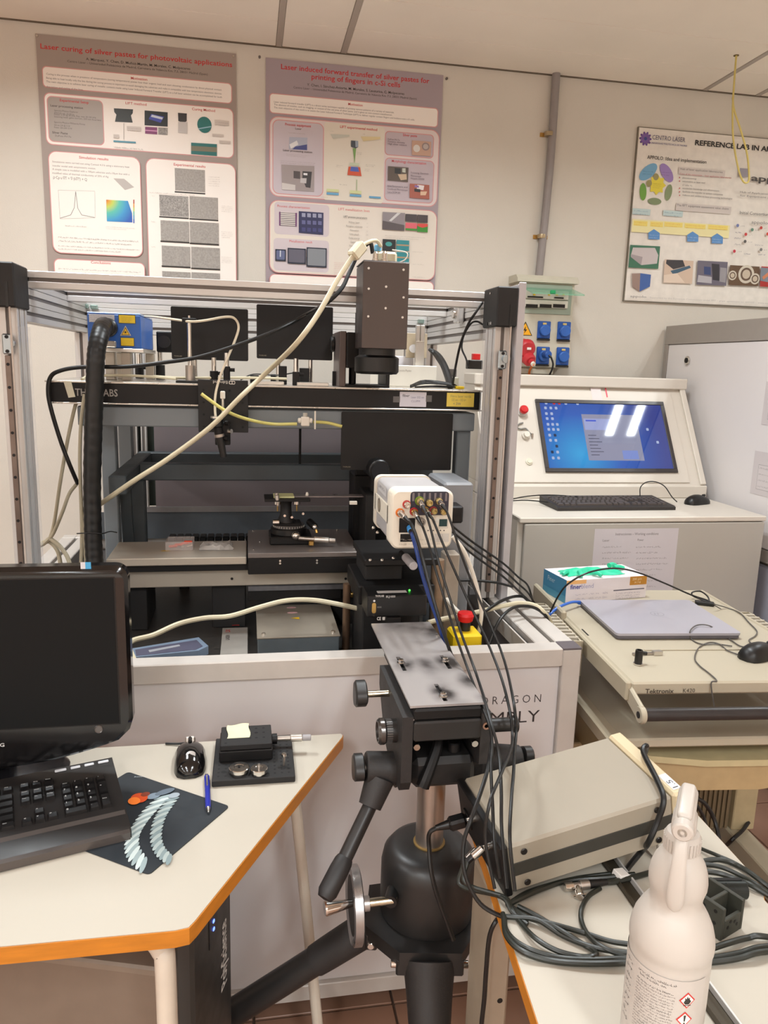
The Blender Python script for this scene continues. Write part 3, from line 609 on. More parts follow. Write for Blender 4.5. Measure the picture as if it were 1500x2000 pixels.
z1, z2 = E_(1070, 614).z, E_(1070, 560).z
MB().span((xl+.01, EY-.004, z1), (xr_-.012, EY, z2+.01), GDK, bev=.002).out('window_frame', t, True)
zc = E_(1050, 583).z
b = MB().span((xl+.02, EY-.012, zc-.002), (xr_-.03, EY-.004, zc+.034), mat('breaker_cover', (216, 212, 198), .4), bev=.002)
b.span((xl+.02, EY-.012, zc-.036), (xr_-.03, EY-.004, zc-.006), mat('breaker_cover', (216, 212, 198), .4), bev=.002); b.out('breaker_cover', t, True)
for (p, q, z_) in ((1028, 1058, 580), (1080, 1098, 582)):
    u, v = E_(p, z_), E_(q, z_); MB().span((u.x, EY-.018, u.z-.003), (v.x, EY-.011, u.z+.003), BLK2, bev=.001).out('breaker_row', t, True)
for p in (1041, 1070, 1085, 1098): u = E_(p, 576); MB().span((u.x-.004, EY-.017, u.z-.003), (u.x+.004, EY-.011, u.z+.003), YEL).out('rating_tag', t, True)
for p, q in ((1025, 1048), (1052, 1075), (1078, 1101)):
    u, v = E_(p, 596), E_(q, 600); MB().span((u.x, EY-.013, v.z-.004), (v.x, EY-.011, u.z+.004), BLK2).out('empty_slot', t, True)
# lifted transparent green flap, hinged at the hood
GG = mat('green_clear_plastic', (120, 196, 160), .12, var=0, alpha=.42, spec=.6)
h0, h1 = E_(1022, 562), E_(1118, 566); o1, o2 = at(1144, 576, Y=EY-.11), at(1018, 566, Y=EY-.11)
b = MB(); zz = h0.z+.004
b.add([(xl+.01, EY, zz), (xr_-.008, EY, zz), (xr_-.008, EY-.12, o1.z), (xl+.01, EY-.12, o1.z), (xl+.01, EY, zz-.004), (xr_-.008, EY, zz-.004), (xr_-.008, EY-.12, o1.z-.006), (xl+.01, EY-.12, o1.z-.006)],
      [(0, 1, 2, 3), (7, 6, 5, 4), (3, 2, 6, 7), (0, 4, 5, 1), (1, 5, 6, 2), (0, 3, 7, 4)], GG)
b.out('window_flap', t, True)
u = at(1090, 562, Y=EY-.12); MB().box((u.x-.02, EY-.118, o1.z+.004), (.022, .01, .014), mat('green_latch', (30, 150, 90), .4), bev=.002).out('flap_latch', t, True)
# warning triangle
c = E_(1026, 645); s = Sheet((c.x, EY, c.z))
s.pts([(-.036, -.022), (.032, -.022), (-.001, .036)], (40, 34, 20), px=False); s.pts([(-.030, -.019), (.027, -.019), (-.001, .029)], (236, 170, 24), px=False)
s.pts([(.002, .018), (-.009, -.002), (-.001, -.001), (-.006, -.015), (.008, .004), (0, .003)], (30, 26, 20), px=False); s.out('warning_sign', t)
def socket(px0, py0, px1, py1):
    p, q = E_(px0, py0), E_(px1, py1); cx, cz = (p.x+q.x)/2, (p.z+q.z)/2; wd, h = q.x-p.x, p.z-q.z
    f_ = MB().span((p.x, EY-.008, q.z), (q.x, EY, p.z), BLUE, bev=.003).out('socket', t, True)
    b = MB(); b.cyl((cx, EY-.007, cz), (cx, EY-.026, cz-.003), wd*.40, mat('blue_lid', (44, 96, 176), .35), seg=20, bev=.003); b.out('socket_lid', f_, True)
    MB().span((cx-.008, EY-.011, p.z-.014), (cx+.008, EY-.007, p.z-.006), mat('socket_tag', (206, 180, 110), .5)).out('socket_tag', f_, True)
    MB().span((p.x+.001, EY-.010, q.z-.008), (q.x-.001, EY, q.z-.0005), BLK2).out('socket_base', f_, True)
    return V((cx, EY-.026, cz))
s1 = socket(1050, 627, 1073, 662); s2 = socket(1089, 628, 1112, 664); s3 = socket(1048, 677, 1071, 712); s4 = socket(1087, 678, 1109, 714)
b = MB(); c = E_(1030, 722); b.box((c.x+.02, WY-.05, zb_-.016), (.2, .09, .03), GPN, bev=.006); b.out('cable_gland_box', t, True)
# ---- red industrial plug on the panel, with its orange lead
c = at(1028, 682, Y=EY-.03); RD2 = mat('red_industrial_plastic', (184, 44, 50), .42, var=.05)
t = thing('industrial_plug', 'red three-phase plug pushed into the electrical panel', 'plug', (c.x, EY-.03, c.z-.04))
b = MB(); b.cyl((c.x-.012, EY, c.z+.01), (c.x-.012, EY-.05, c.z+.002), .036, RD2, seg=24, bev=.004); b.out('plug_socket', t, True)
b = MB(); b.cyl((c.x-.012, EY-.05, c.z+.004), (c.x-.01, EY-.075, c.z-.004), .040, RD2, r2=.036, seg=24, bev=.006); b.out('socket_lid', t, True)
MB().box((c.x-.006, EY-.078, c.z+.001), (.018, .004, .01), PAPER, bev=.001).out('lid_label', t, True)
b = MB(); b.cyl((c.x-.01, EY-.02, c.z-.015), (c.x+.006, EY-.075, c.z-.05), .032, RD2, r2=.026, seg=20, bev=.005)
b.cyl((c.x+.006, EY-.075, c.z-.05), (c.x+.009, EY-.088, c.z-.058), .014, RD2, seg=16); b.out('plug_body', t, True)
MB().cyl((c.x+.009, EY-.088, c.z-.058), (c.x+.011, EY-.094, c.z-.062), .010, WHP, seg=14).out('cable_collar', t, True)
MB().tube([(c.x+.011, EY-.094, c.z-.062), (c.x+.015, EY-.07, c.z-.068), (c.x+.020, EY-.03, c.z-.09), (c.x+.024, EY-.018, c.z-.13), (c.x+.024, EY-.018, c.z-.4)], .005, mat('orange_cable', (206, 110, 44), .5), 8).out('lead', t, True)
t = thing('power_plug', 'blue plug with a black lead in the lower left blue socket', 'plug', s3)
b = MB().cyl(s3+V((0, .001, .004)), s3+V((.006, -.03, .004)), .016, BLUE, seg=18, bev=.003); b.out('plug_body', t, True)
MB().tube([s3+V((.006, -.03, .002)), s3+V((.016, -.036, -.012)), s3+V((.026, -.03, -.05)), s3+V((.03, .06, -.14)), s3+V((.03, .10, -.3))], .004, RUB, 8).out('lead', t, True)

# ================================================================== MACHINE BASE AND ENCLOSURE
PROF = .04
def profile(t, a, b, axis, name='profile_rail', wd=PROF, n=1, m=None, gaps=True):
    """grooved aluminium extrusion from a to b; axis x/y/z; n grooves stacked across the tall side wd*n (along z, or x for posts)"""
    a, b = V(a), V(b); mb = MB(); M_ = m or ALU; g = .0045; dep = .004
    i = 'xyz'.index(axis); oth = [k for k in range(3) if k != i]
    lo = V([min(a[k], b[k]) for k in range(3)]); hi = V([max(a[k], b[k]) for k in range(3)])
    mb.span(lo+V([dep if k != i else 0 for k in range(3)]), hi-V([dep if k != i else 0 for k in range(3)]), SLOT)
    # lips: along each face strips of aluminium leaving a groove in the centre of every 40 mm cell
    for f in oth:
        o = [k for k in oth if k != f][0]
        cells = max(1, round((hi[o]-lo[o])/wd)); cw = (hi[o]-lo[o])/cells
        for c in range(cells):
            for (s0, s1) in ((0, .5-g/cw), (.5+g/cw, 1)):
                for sd in (0, 1):
                    p, q = V(lo), V(hi); p[o] = lo[o]+cw*(c+s0)+(.0006 if s0 == 0 else 0); q[o] = lo[o]+cw*(c+s1)-(.0006 if s1 == 1 else 0)
                    if sd: p[f] = hi[f]-dep
                    else: q[f] = lo[f]+dep
                    mb.span(p, q, M_, bev=.0007)
    return mb.out(name, t, True, smooth=0)
BX0, BX1, BY0, BY1, BZ = -.635, .737, 1.5, 2.72, .89
base_t = thing('machine_base', 'white panelled machine base with aluminium profile frame, lettered DRAGON ASSEMBLY', 'machine', (.06, 2.1, 0))
PAN = mat('light_grey_panel', (206, 201, 200), .45, var=.02, scale=3)
MPF = mat('smooth_anodised', (196, 189, 182), .45, metal=.12, var=.03)
def solid(t, a, b, name, m=MPF, bev=.002): return MB().span(a, b, m, bev=bev).out(name, t, True)
solid(base_t, (BX0, BY0, .848), (BX1-.044, BY0+.045, BZ), 'front_top_rail')
for x in (BX0, BX1-.044): solid(base_t, (x, BY0, .06), (x+.044, BY0+.045, BZ-(.0 if x < 0 else .004)), 'corner_post')
MB().span((BX1-.0445, BY0+.0005, BZ-.004), (BX1+.0005, BY0+.046, BZ+.001), mat('grey_end_cap', (92, 84, 88), .5), bev=.001).out('end_cap', base_t, True)
for x in (BX0, BX1-.044): solid(base_t, (x, BY1-.045, .06), (x+.044, BY1, BZ), 'corner_post')
solid(base_t, (BX0+.044, BY1-.045, .848), (BX1-.044, BY1, BZ), 'rear_top_rail')
solid(base_t, (BX0+.044, BY0+.012, .09), (BX1-.044, BY0+.02, .848), 'front_panel', PAN)
solid(base_t, (BX1-.02, BY0+.045, .09), (BX1-.012, BY1-.045, .848), 'right_panel', PAN)
solid(base_t, (BX0+.012, BY0+.045, .09), (BX0+.02, BY1-.045, .848), 'left_panel', PAN)
solid(base_t, (BX0+.044, BY1-.02, .09), (BX1-.044, BY1-.012, .848), 'rear_panel', PAN)
solid(base_t, (BX0+.044, BY0, .05), (BX1-.044, BY0+.04, .09), 'front_bottom_rail')
for x in (BX0+.02, BX1-.024):
    for y in (BY0+.022, BY1-.022): MB().cyl((x, y, 0), (x, y, .06), .02, BLK2, seg=16).out('levelling_foot', base_t, True)
# right hand top: two flat rails with dark grooves, running back
for i, (a, b) in enumerate(((-.044, 0), (-.094, -.056))):
    solid(base_t, (BX1+a, BY0+.046, BZ-.04), (BX1+b, BY1-.046, BZ), 'side_top_rail', MPF)
solid(base_t, (BX1-.056, BY0+.046, BZ-.04), (BX1-.044, BY1-.046, BZ-.016), 'rail_groove', mat('deep_groove', (52, 48, 46), .6), 0)
solid(base_t, (BX1-.112, BY0+.046, BZ-.04), (BX1-.094, BY1-.046, BZ-.016), 'rail_groove', mat('deep_groove', 0), 0)
solid(base_t, (BX1-.116, BY0+.046, BZ-.04), (BX1-.112, BY1-.046, BZ-.002), 'rail_lip', MPF, 0)
for a, b in ((0, .044), (.056, .094)):
    solid(base_t, (BX0+a, BY0+.046, BZ-.04), (BX0+b, BY1-.046, BZ), 'side_top_rail', MPF)
solid(base_t, (BX0+.044, BY0+.046, BZ-.04), (BX0+.056, BY1-.046, BZ-.012), 'rail_groove', SLOT, 0)
FLZ = .78
GRAN = mat('dark_granite', (58, 55, 52), .35, var=.35, scale=90)
solid(base_t, (BX0+.1, BY0+.05, .70), (BX1-.12, BY1-.05, FLZ), 'granite_slab', GRAN, .003)
s = Sheet((0, BY0+.012, 0))
s.ptext((940, 1377), (1056, 1371), 'D R A G O N', 16, (52, 48, 50), -.008)
a = s.loc(930, 1414); b = s.loc(1053, 1409); s.text(a[0]-.075, b[1], 'ASSEMBLY', .029, (40, 36, 38), wd=b[0]-a[0]+.075, bold=-.004)
s.out('lettering', base_t)
# lettering spread: 'D R A G O N'
# ---- enclosure frame above the base
enc = thing('enclosure_frame', 'tall aluminium profile enclosure frame standing on the machine base', 'frame', (.06, 2.2, BZ))
XI0, XI1 = -.515, .62
PY0 = 1.88
ZT = 1.70
RY = 2.65
# posts: 40 x 80 grooved extrusions
PXS = ((XI0-.04, XI0), (.617, .657))
for x0_, x1_ in PXS: profile(enc, (x0_, PY0, BZ+.0005), (x1_, PY0+.08, 1.659), 'z', 'front_post')
profile(enc, (XI0-.04, RY, BZ+.0005), (XI0, RY+.04, 1.579), 'z', 'rear_post'); profile(enc, (XI1, RY, BZ+.0005), (XI1+.04, RY+.04, 1.579), 'z', 'rear_post')
for x, ww in ((-.47, .04), (-.388, .018), (-.358, .018), (.545, .018)):
    profile(enc, (x, RY, BZ+.0005), (x+ww, RY+.03, 1.579), 'z', 'rear_mullion', wd=ww)
# side rails (40 over 80)
for x in (XI0-.04, XI1):
    profile(enc, (x, PY0+.081, 1.66), (x+.04, RY+.04, 1.70), 'y', 'side_rail'); profile(enc, (x, PY0+.081, 1.58), (x+.04, RY+.04, 1.659), 'y', 'side_rail')
# cross rails
profile(enc, (XI0, 1.99, 1.66), (XI1, 2.03, 1.70), 'x', 'cross_rail'); profile(enc, (XI0, 2.386, 1.66), (XI1, 2.426, 1.70), 'x', 'cross_rail')
for z in (1.66, 1.62, 1.58): profile(enc, (XI0, RY, z), (XI1, RY+.04, z+.0395), 'x', 'rear_rail')
# sliding-door covers on the post heads
for x0_, x1_ in PXS:
    b = MB(); b.span((x0_-.008, PY0-.028, 1.606), (x1_+.006, PY0+.085, 1.703), BLKM, bev=.003); c_ = b.out('door_pulley_cover', enc, True)
    for k in range(3): MB().cyl((x0_-.0085, PY0+.01+k*.014, 1.615), (x0_-.0100, PY0+.01+k*.014, 1.615), .004, CHR if k < 2 else BLK, seg=10).out('screw', c_, True)
    MB().cyl((x0_-.0085, PY0+.03, 1.69), (x0_-.0095, PY0+.03, 1.69), .003, CHR, seg=10).out('screw', c_, True)
    MB().span((x1_-.014, PY0-.0290, 1.606), (x1_-.008, PY0-.0280, 1.66), BLK2).out('belt_slot', c_, True)
# guide rail with holes and belt on each front post, clamp
for x0_, x1_ in PXS:
    x = x0_+.017
    b = MB().span((x-.006, PY0-.010, BZ+.02), (x+.006, PY0-.0005, 1.50), mat('guide_rail_steel', (122, 108, 100), .35, metal=.7, var=.1, scale=20), bev=.001)
    g = b.out('guide_rail', enc, True)
    for k in range(11): MB().cyl((x, PY0-.0108, .96+k*.052), (x, PY0-.0098, .96+k*.052), .0036, BLK, seg=10).out('rail_hole', g, True)
    MB().span((x+.013, PY0-.026, BZ+.02), (x+.017, PY0-.022, 1.655), mat('door_belt', (190, 178, 168), .5)).out('door_belt', enc, True)
    b = MB(); ZN = mat('zinc_plate', (170, 180, 186), .25, metal=.9, var=.08); zz = 1.525
    b.box((x+.002, PY0-.012, zz), (.022, .006, .046), ZN, bev=.003); b.cyl((x+.01, PY0-.022, zz+.002), (x+.01, PY0-.012, zz+.002), .010, ZN, seg=16); b.cyl((x+.002, PY0-.017, zz+.016), (x+.002, PY0-.012, zz+.016), .004, BLK, seg=10); b.cyl((x+.002, PY0-.017, zz-.016), (x+.002, PY0-.012, zz-.016), .004, BLK, seg=10)
    b.out('belt_clamp', enc, True)
# outer cladding strip beside the right post, clear guard sheets beside the posts
CL = mat('cladding_sheet', (186, 184, 188), .45, metal=.3, var=.03)
MB().span((.664, PY0-.02, BZ+.001), (.669, PY0+.14, 1.71), CL, bev=.001).out('side_cladding', enc, True)
MB().span((.665, PY0-.024, BZ+.001), (.684, PY0-.020, 1.715), CL, bev=.001).out('cladding_edge', enc, True)
CLR = mat('clear_polycarbonate', (200, 206, 214), .05, var=0, alpha=.16, spec=.8)
MB().span((XI0+.001, PY0+.005, BZ+.01), (XI0+.024, PY0+.009, 1.565), CLR).out('clear_guard', enc, True)
MB().span((.588, PY0+.005, BZ+.01), (.615, PY0+.009, 1.60), CLR).out('clear_guard', enc, True)
# rear lower cladding of the enclosure
DG = mat('dark_rear_panel', (118, 108, 110), .5, var=.04, scale=2)
MB().span((-.315, RY+.002, 1.0), (XI1, RY+.008, 1.40), DG).out('rear_guard_panel', enc, True)
MB().span((-.475, RY+.032, 1.0), (-.315, RY+.036, 1.40), mat('dark_green_tint', (66, 76, 70), .4)).out('rear_tinted_panel', enc, True)  # added dark sheet standing for the dark green gaps between mullions
MB().span((-.475, RY-.012, .985), (XI1, RY-.0005, 1.003), mat('rear_rail_light', (150, 146, 146), .4, metal=.4)).out('rear_guard_rail', enc, True)
MB().span((XI0, RY-.004, BZ+.0005), (XI1, RY-.001, .984), mat('rear_sill_panel', (84, 90, 96), .5)).out('rear_sill_panel', enc, True)
b = MB(); b.box((XI1-.012, 2.2, 1.655), (.02, .05, .05), mat('clear_bracket', (206, 204, 202), .15, metal=.6), bev=.004); b.cyl((XI1-.03, 2.2, 1.655), (XI1-.02, 2.2, 1.655), .012, CHR, seg=14); b.out('angle_bracket', enc, True)
for px_, py_ in ((166, 598), (184, 600), (822, 628)):
    q = at(px_, py_, Y=RY-.008); MB().box(q, (.022, .012, .014), mat('zinc_nut', (170, 196, 190), .25, metal=.9), bev=.002).out('corner_nut', enc, True)

# ================================================================== INSIDE THE MACHINE
def F(px, py, y): return at(px, py, Y=y)
def ff(x0, y0, x1, y1, y):
    p, q = F(x0, y0, y), F(x1, y1, y); return min(p.x, q.x), max(p.x, q.x), min(p.z, q.z), max(p.z, q.z)
def cable(name, label, cat, P, r, m, group=None, seg=8, n=6, ends=None):
    pts = [at(p[0], p[1], Y=p[2]) if len(p) == 3 and not isinstance(p, V) else V(p) for p in P]
    o = MB().tube(pts, r, m, seg, n).out(name); tag(o, label, cat, group); return o
# ---- granite well furniture: steel support frame
FLZ += .0006
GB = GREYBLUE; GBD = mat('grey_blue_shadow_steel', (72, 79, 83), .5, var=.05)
t = thing('support_frame', 'grey-blue steel frame carrying the breadboard inside the machine', 'frame', (0, 2.3, FLZ))
BBZ, BBY, BBZ0 = 1.443, 2.0, 1.386
b = MB().span((-.425, 2.02, 1.330), (.618, 2.06, 1.380), GB, bev=.003).out('front_beam', t, True)
MB().span((-.425, 2.46, 1.330), (.618, 2.50, 1.380), GB, bev=.003).out('rear_beam', t, True)
for x in (-.425, .578): MB().span((x, 2.06, 1.330), (x+.04, 2.46, 1.380), GB, bev=.003).out('side_beam', t, True)
for x, y in ((-.405, 2.20), (.575, 2.04), (-.40, 2.46), (.575, 2.46)):
    MB().span((x, y, FLZ), (x+.04, y+.04, 1.330), GB, bev=.003).out('leg', t, True)
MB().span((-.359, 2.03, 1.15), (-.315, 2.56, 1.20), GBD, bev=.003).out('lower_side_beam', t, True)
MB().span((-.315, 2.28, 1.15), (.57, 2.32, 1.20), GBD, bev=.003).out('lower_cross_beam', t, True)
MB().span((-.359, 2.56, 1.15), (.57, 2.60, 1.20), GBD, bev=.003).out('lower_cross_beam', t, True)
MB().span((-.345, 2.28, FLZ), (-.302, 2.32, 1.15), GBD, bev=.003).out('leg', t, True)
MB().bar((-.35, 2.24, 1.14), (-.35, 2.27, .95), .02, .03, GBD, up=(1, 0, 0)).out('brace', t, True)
MB().cyl((.155, 2.3, 1.20), (.155, 2.3, 1.33), .004, BLK, seg=10).out('threaded_rod', t, True)
# ---- breadboard
t = thing('optical_breadboard', 'long black-edged optical breadboard lettered THORLABS carrying the laser optics', 'breadboard', (.068, 2.25, BBZ0))
MB().span((-.484, BBY+.003, BBZ0+.004), (.628, 2.49, BBZ-.005), BLK, bev=.001).out('core', t, True)
MB().span((-.494, BBY, BBZ-.005), (.632, 2.50, BBZ), mat('steel_skin', (200, 192, 182), .3, metal=.6, var=.04), bev=.001).out('top_skin', t, True)
MB().span((-.490, BBY, BBZ0), (.632, 2.50, BBZ0+.004), mat('steel_skin', 0), bev=.001).out('bottom_skin', t, True)
s = Sheet((0, BBY+.003, 0)); s.ptext((147, 774), (230, 773), 'THORLABS', 14, (176, 170, 164), .012)
s.cut('lettering', t); s.prect((781, 765), (832, 795), (206, 202, 210)); s.ptext((786, 775), (800, 775), 'fiber', 5, (60, 60, 70), .01); s.ptext((803, 777), (828, 779), 'Laser 532 nm', 4, (120, 120, 150)); s.ptext((803, 785), (820, 786), 'CLUPM', 4, (120, 120, 150))
s.prect((768, 774), (781, 786), (96, 92, 90)); s.prect((832, 772), (843, 785), (96, 92, 90))
s.out('paper_label', t)
s = Sheet((0, BBY+.0015, 0)); s.prect((873, 767), (925, 795), (224, 196, 84)); s.ptext((880, 776), (920, 777), 'Filtro laser verde', 5, (150, 140, 90)); s.ptext((882, 783), (910, 784), '532 nm – OD 6+', 5, (150, 140, 90)); s.ptext((885, 791), (900, 791), '< 3W', 5, (110, 110, 110)); o = s.out('sticky_note', None, False); tag(o, 'yellow sticky note on the right end of the breadboard edge', 'note')
b = MB(); p = F(125, 738, BBY-.002)
b.prism([(p.x-.002, F(0, 741, BBY).z), (p.x+.016, F(0, 741, BBY).z), (p.x+.024, F(0, 772, BBY).z), (p.x+.008, F(0, 774, BBY).z)], .004, mat('white_tape', (226, 220, 196), .5), basis(V((1, 0, 0)), V((0, 0, 1)), V((0, -1, 0)), V((0, BBY+.002, 0))))
b.out('white_tape', t, True)
# small rails and plates lying on the breadboard
for i, (x0, x1, y, zz) in enumerate(((500, 555, 2.04, .009), (580, 642, 2.04, .009))):
    u, v = F(x0, 750, y), F(x1, 750, y); o = MB().span((u.x, y, BBZ), (v.x, y+.05, BBZ+zz), ALU2, bev=.001).out('clamping_plate')
    tag(o, ('left' if i == 0 else 'right') + ' flat aluminium plate between the black screen and the black scanner head', 'plate', 'aluminium plates on the breadboard')
# ---- blue laser head
LY = 2.10
x0, x1, z0, z1 = ff(171, 611, 275, 683, LY); z0, z1 = 1.527, 1.612
BL2 = mat('blue_laser_paint', (38, 92, 170), .38, var=.04, scale=6)
lx0, lx1 = F(171, 640, LY).x, F(275, 645, LY).x; ly2 = LY+.26
t = thing('laser_head', 'blue laser head with yellow warning labels on four aluminium feet', 'laser', ((lx0+lx1)/2, LY+.13, BBZ))
MB().span((lx0, LY, z0), (lx1, ly2, z1), BL2, bev=.002).out('housing', t, True)
MB().span((lx0, LY+.001, z1), (lx1, ly2-.001, z1+.004), mat('blue_lid_edge', (120, 150, 200), .3, metal=.4), bev=.001).out('lid', t, True)
MB().span((lx0-.004, LY-.004, z0-.010), (lx1+.006, ly2+.004, z0-.0005), ALU2, bev=.001).out('base_plate', t, True)
for i, (x, y) in enumerate(((lx0+.035, LY+.03), (lx1-.055, LY+.02), (lx0+.035, ly2-.05), (lx1-.02, ly2-.03))):
    MB().span((x, y, BBZ), (x+.024, y+.03, z0-.0105), mat('foot_aluminium', (176, 168, 156), .38, metal=.8), bev=.0015).out('foot', t, True)
p = F(212, 640, LY); b = MB(); b.cyl((p.x, LY, p.z), (p.x, LY-.018, p.z), .024, BLK2, seg=24, bev=.003); b.cyl((p.x, LY-.018, p.z), (p.x, LY-.022, p.z), .021, CHR, seg=24); b.out('connector', t, True)
p2 = F(208, 675, LY); MB().box((p2.x+.006, LY-.012, p2.z+.004), (.04, .022, .016), ALU2, bev=.002).out('cable_clamp', t, True)
s = Sheet((0, LY, 0)); T = lambda x, y: (80+x*.17333, 580+y*.17333)
s.prect(T(540, 190), T(830, 292), (196, 192, 192)); s.para(T(552, 196), T(820, 286), 4, (96, 92, 100), hf=.55)
s.prect(T(872, 197), T(1068, 303), (60, 56, 30)); s.prect(T(878, 203), T(1062, 297), (224, 190, 34)); s.para(T(905, 215), T(1030, 285), 4, (90, 80, 30), hf=.5)
s.pts([T(893, 436), T(1016, 436), T(952, 324)], (206, 190, 150)); s.pts([T(905, 430), T(1004, 430), T(952, 338)], (40, 34, 20)); s.pts([T(915, 424), T(994, 424), T(952, 352)], (232, 182, 30)); c = s.loc(*T(953, 398)); s.ell(c[0], c[1], .0022, .0022, (30, 26, 20), 10)
for k in range(8): a_ = k*PI/4; s.line([(c[0], c[1]), (c[0]+.005*math.cos(a_), c[1]+.005*math.sin(a_))], .0006, (30, 26, 20), px=False)
s.prect(T(897, 455), T(1055, 558), (70, 64, 40)); s.prect(T(903, 461), T(1049, 552), (220, 186, 30)); s.para(T(915, 470), T(1035, 545), 5, (150, 126, 30), hf=.5)
s.out('warning_labels', t)
# corrugated black hose from the laser down to the floor of the base
hp = [V((p.x, LY-.022, p.z)), V((p.x-.004, LY-.05, p.z+.002)), F(196, 652, 1.985), F(188, 690, 1.955), F(185, 760, 1.95), F(182, 850, 1.95), F(180, 960, 1.95), F(182, 1050, 1.94), F(186, 1120, 1.93), F(190, 1200, 1.92)]
o = MB().tube(hp, lambda u: .0215+.0006*math.sin(u*260), RUB, 14, n=14).out('corrugated_hose'); tag(o, 'thick black hose drooping from the blue laser head past the breadboard', 'hose')
# black lens tube right behind laser
t = thing('mirror_mount', 'black square optic mount on a post at the right end of the blue laser', 'optic mount', F(318, 690, 2.36))
c = F(322, 668, 2.36); b = MB(); b.box((c.x, 2.36, c.z), (.045, .03, .06), BLK, bev=.003).out('mount', t, True)
MB().cyl((c.x, 2.345, c.z), (c.x, 2.335, c.z), .018, BLK2, seg=20).out('lens_ring', t, True)
MB().cyl((c.x-.015, 2.36, BBZ+.04), (c.x-.015, 2.36, c.z-.03), .007, CHR, seg=14).out('post', t, True)
MB().cyl((c.x-.015, 2.36, BBZ), (c.x-.015, 2.36, BBZ+.042), .0135, BLK, seg=16, bev=.001).out('post_holder', t, True)
def post_asm(px, y, hz, label, r=.0125, top=True, block=False, group='short optical posts on the breadboard', zt=None):
    c = F(px, 735, y); t = thing('post_assembly', label, 'optic post', (c.x, y, BBZ), group=group)
    if block: MB().span((c.x-r, y-r, BBZ), (c.x+r, y+r, BBZ+hz), BLK, bev=.001).out('post_holder', t, True)
    else: MB().cyl((c.x, y, BBZ), (c.x, y, BBZ+hz), r, BLK, seg=16, bev=.001).out('post_holder', t, True)
    if top:
        MB().cyl((c.x, y, BBZ+hz), (c.x, y, zt or BBZ+hz+.035), .0065, CHR, seg=12).out('post', t, True)
        MB().cyl((c.x+r, y, BBZ+hz*.8), (c.x+r+.012, y, BBZ+hz*.8), .005, BLK, seg=10).out('thumbscrew', t, True)
    return t
post_asm(273, 2.42, .04, 'black post holder seen under the blue laser head', zt=1.515)
post_asm(418, 2.10, .032, 'short silver post just right of the tall post clamp', r=.011)
post_asm(443, 2.08, .045, 'silver post with a ball tip under the right edge of the left black screen', r=.009)
post_asm(497, 2.2, .022, 'small black post between the two black screens', top=False)
post_asm(534, 2.2, .026, 'small black post at the left under the middle black screen', top=False, r=.008)
post_asm(552, 2.12, .05, 'tall black block under the middle black screen', top=False, block=True, r=.011)
post_asm(578, 2.06, .036, 'black block with a chrome ball tip right of the tall black block', block=True, r=.009)
post_asm(594, 2.12, .046, 'black block with a cable under the middle of the black screen', top=False, block=True, r=.013)
post_asm(655, 2.1, .04, 'black clamp standing against the scanner bracket', top=False, block=True, r=.008)
# ---- black screens
def screen(name, label, q, y, post=None, group=None):
    x0, x1, z0, z1 = q; t = thing(name, label, 'screen', ((x0+x1)/2, y, z0 if post is None else BBZ), group=group)
    b = MB(); r = .004
    pts = []
    for cx, cy, a0 in ((x1-r, z0+r, -90), (x1-r, z1-r, 0), (x0+r, z1-r, 90), (x0+r, z0+r, 180)):
        for k in range(5): a = math.radians(a0+k*22.5); pts.append((cx+r*math.cos(a), cy+r*math.sin(a)))
    b.prism(pts, .004, BLK, basis(V((1, 0, 0)), V((0, 0, 1)), V((0, -1, 0)), V((0, y+.004, 0)))); b.out('sheet', t, True)
    if post:
        for px in post: MB().cyl((px, y+.012, BBZ), (px, y+.012, z0+.04), .0065, CHR, seg=12).out('post', t, True)
    s = Sheet((0, y, 0)); s.text(x0+.006, z0+.007, 'THORLABS', .003, (150, 140, 120)); s.out('lettering', t)
SY = 2.16
a = ff(333, 595, 485, 707, SY); screen('black_screen', 'left black beam-block screen behind the tall silver post', (a[0], a[1], a[2]+.002, a[3]-.004), SY, (a[0]+.06, a[1]-.06), 'black screens on the breadboard')
a = ff(501, 591, 649, 705, SY); screen('black_screen', 'right black beam-block screen left of the scanner head', (a[0], a[1], a[2]+.001, a[3]-.004), SY, (a[0]+.06, a[1]-.06), 'black screens on the breadboard')
a = ff(667, 808, 880, 910, 2.015); screen('hanging_screen', 'wide matt black screen hanging under the right of the breadboard', (a[0], a[1], a[2]-.012, 1.378), 2.012)
# ---- tall post with clamp and white tube
c = F(372, 740, 2.06); t = thing('post_clamp', 'tall silver post with a black clamp holding a thin white tube', 'post', (c.x, 2.06, BBZ))
MB().span((c.x-.035, 2.03, BBZ), (c.x+.035, 2.09, BBZ+.006), BLK, bev=.001).out('base_plate', t, True)
MB().cyl((c.x, 2.06, BBZ+.006), (c.x, 2.06, BBZ+.045), .0125, STL, seg=16).out('post_holder', t, True)
MB().cyl((c.x, 2.06, BBZ+.045), (c.x, 2.06, 1.597), .006, CHR, seg=14).out('post', t, True)
MB().box((c.x, 2.06, 1.602), (.036, .018, .012), BLK, bev=.002).out('clamp', t, True)
MB().cyl((c.x, 2.06, 1.608), (c.x, 2.06, 1.614), .003, CHR, seg=10).out('screw', t, True)
q = [F(276, 618, 2.2), F(300, 619, 2.14), F(340, 624, 2.08), F(372, 628, 2.047), F(400, 626, 2.047), F(440, 619, 2.03), F(458, 622, 2.02), F(466, 638, 2.01), F(460, 662, 2.0), F(444, 700, 1.99), F(430, 735, 1.98), F(421, 770, 1.972), F(420, 800, 1.965), F(422, 820, 1.96)]
o = MB().tube(q, .0031, mat('white_tube', (222, 212, 190), .3), 8).out('thin_tube'); tag(o, 'thin white tube arching over the left black screen down to the nozzle', 'tube')
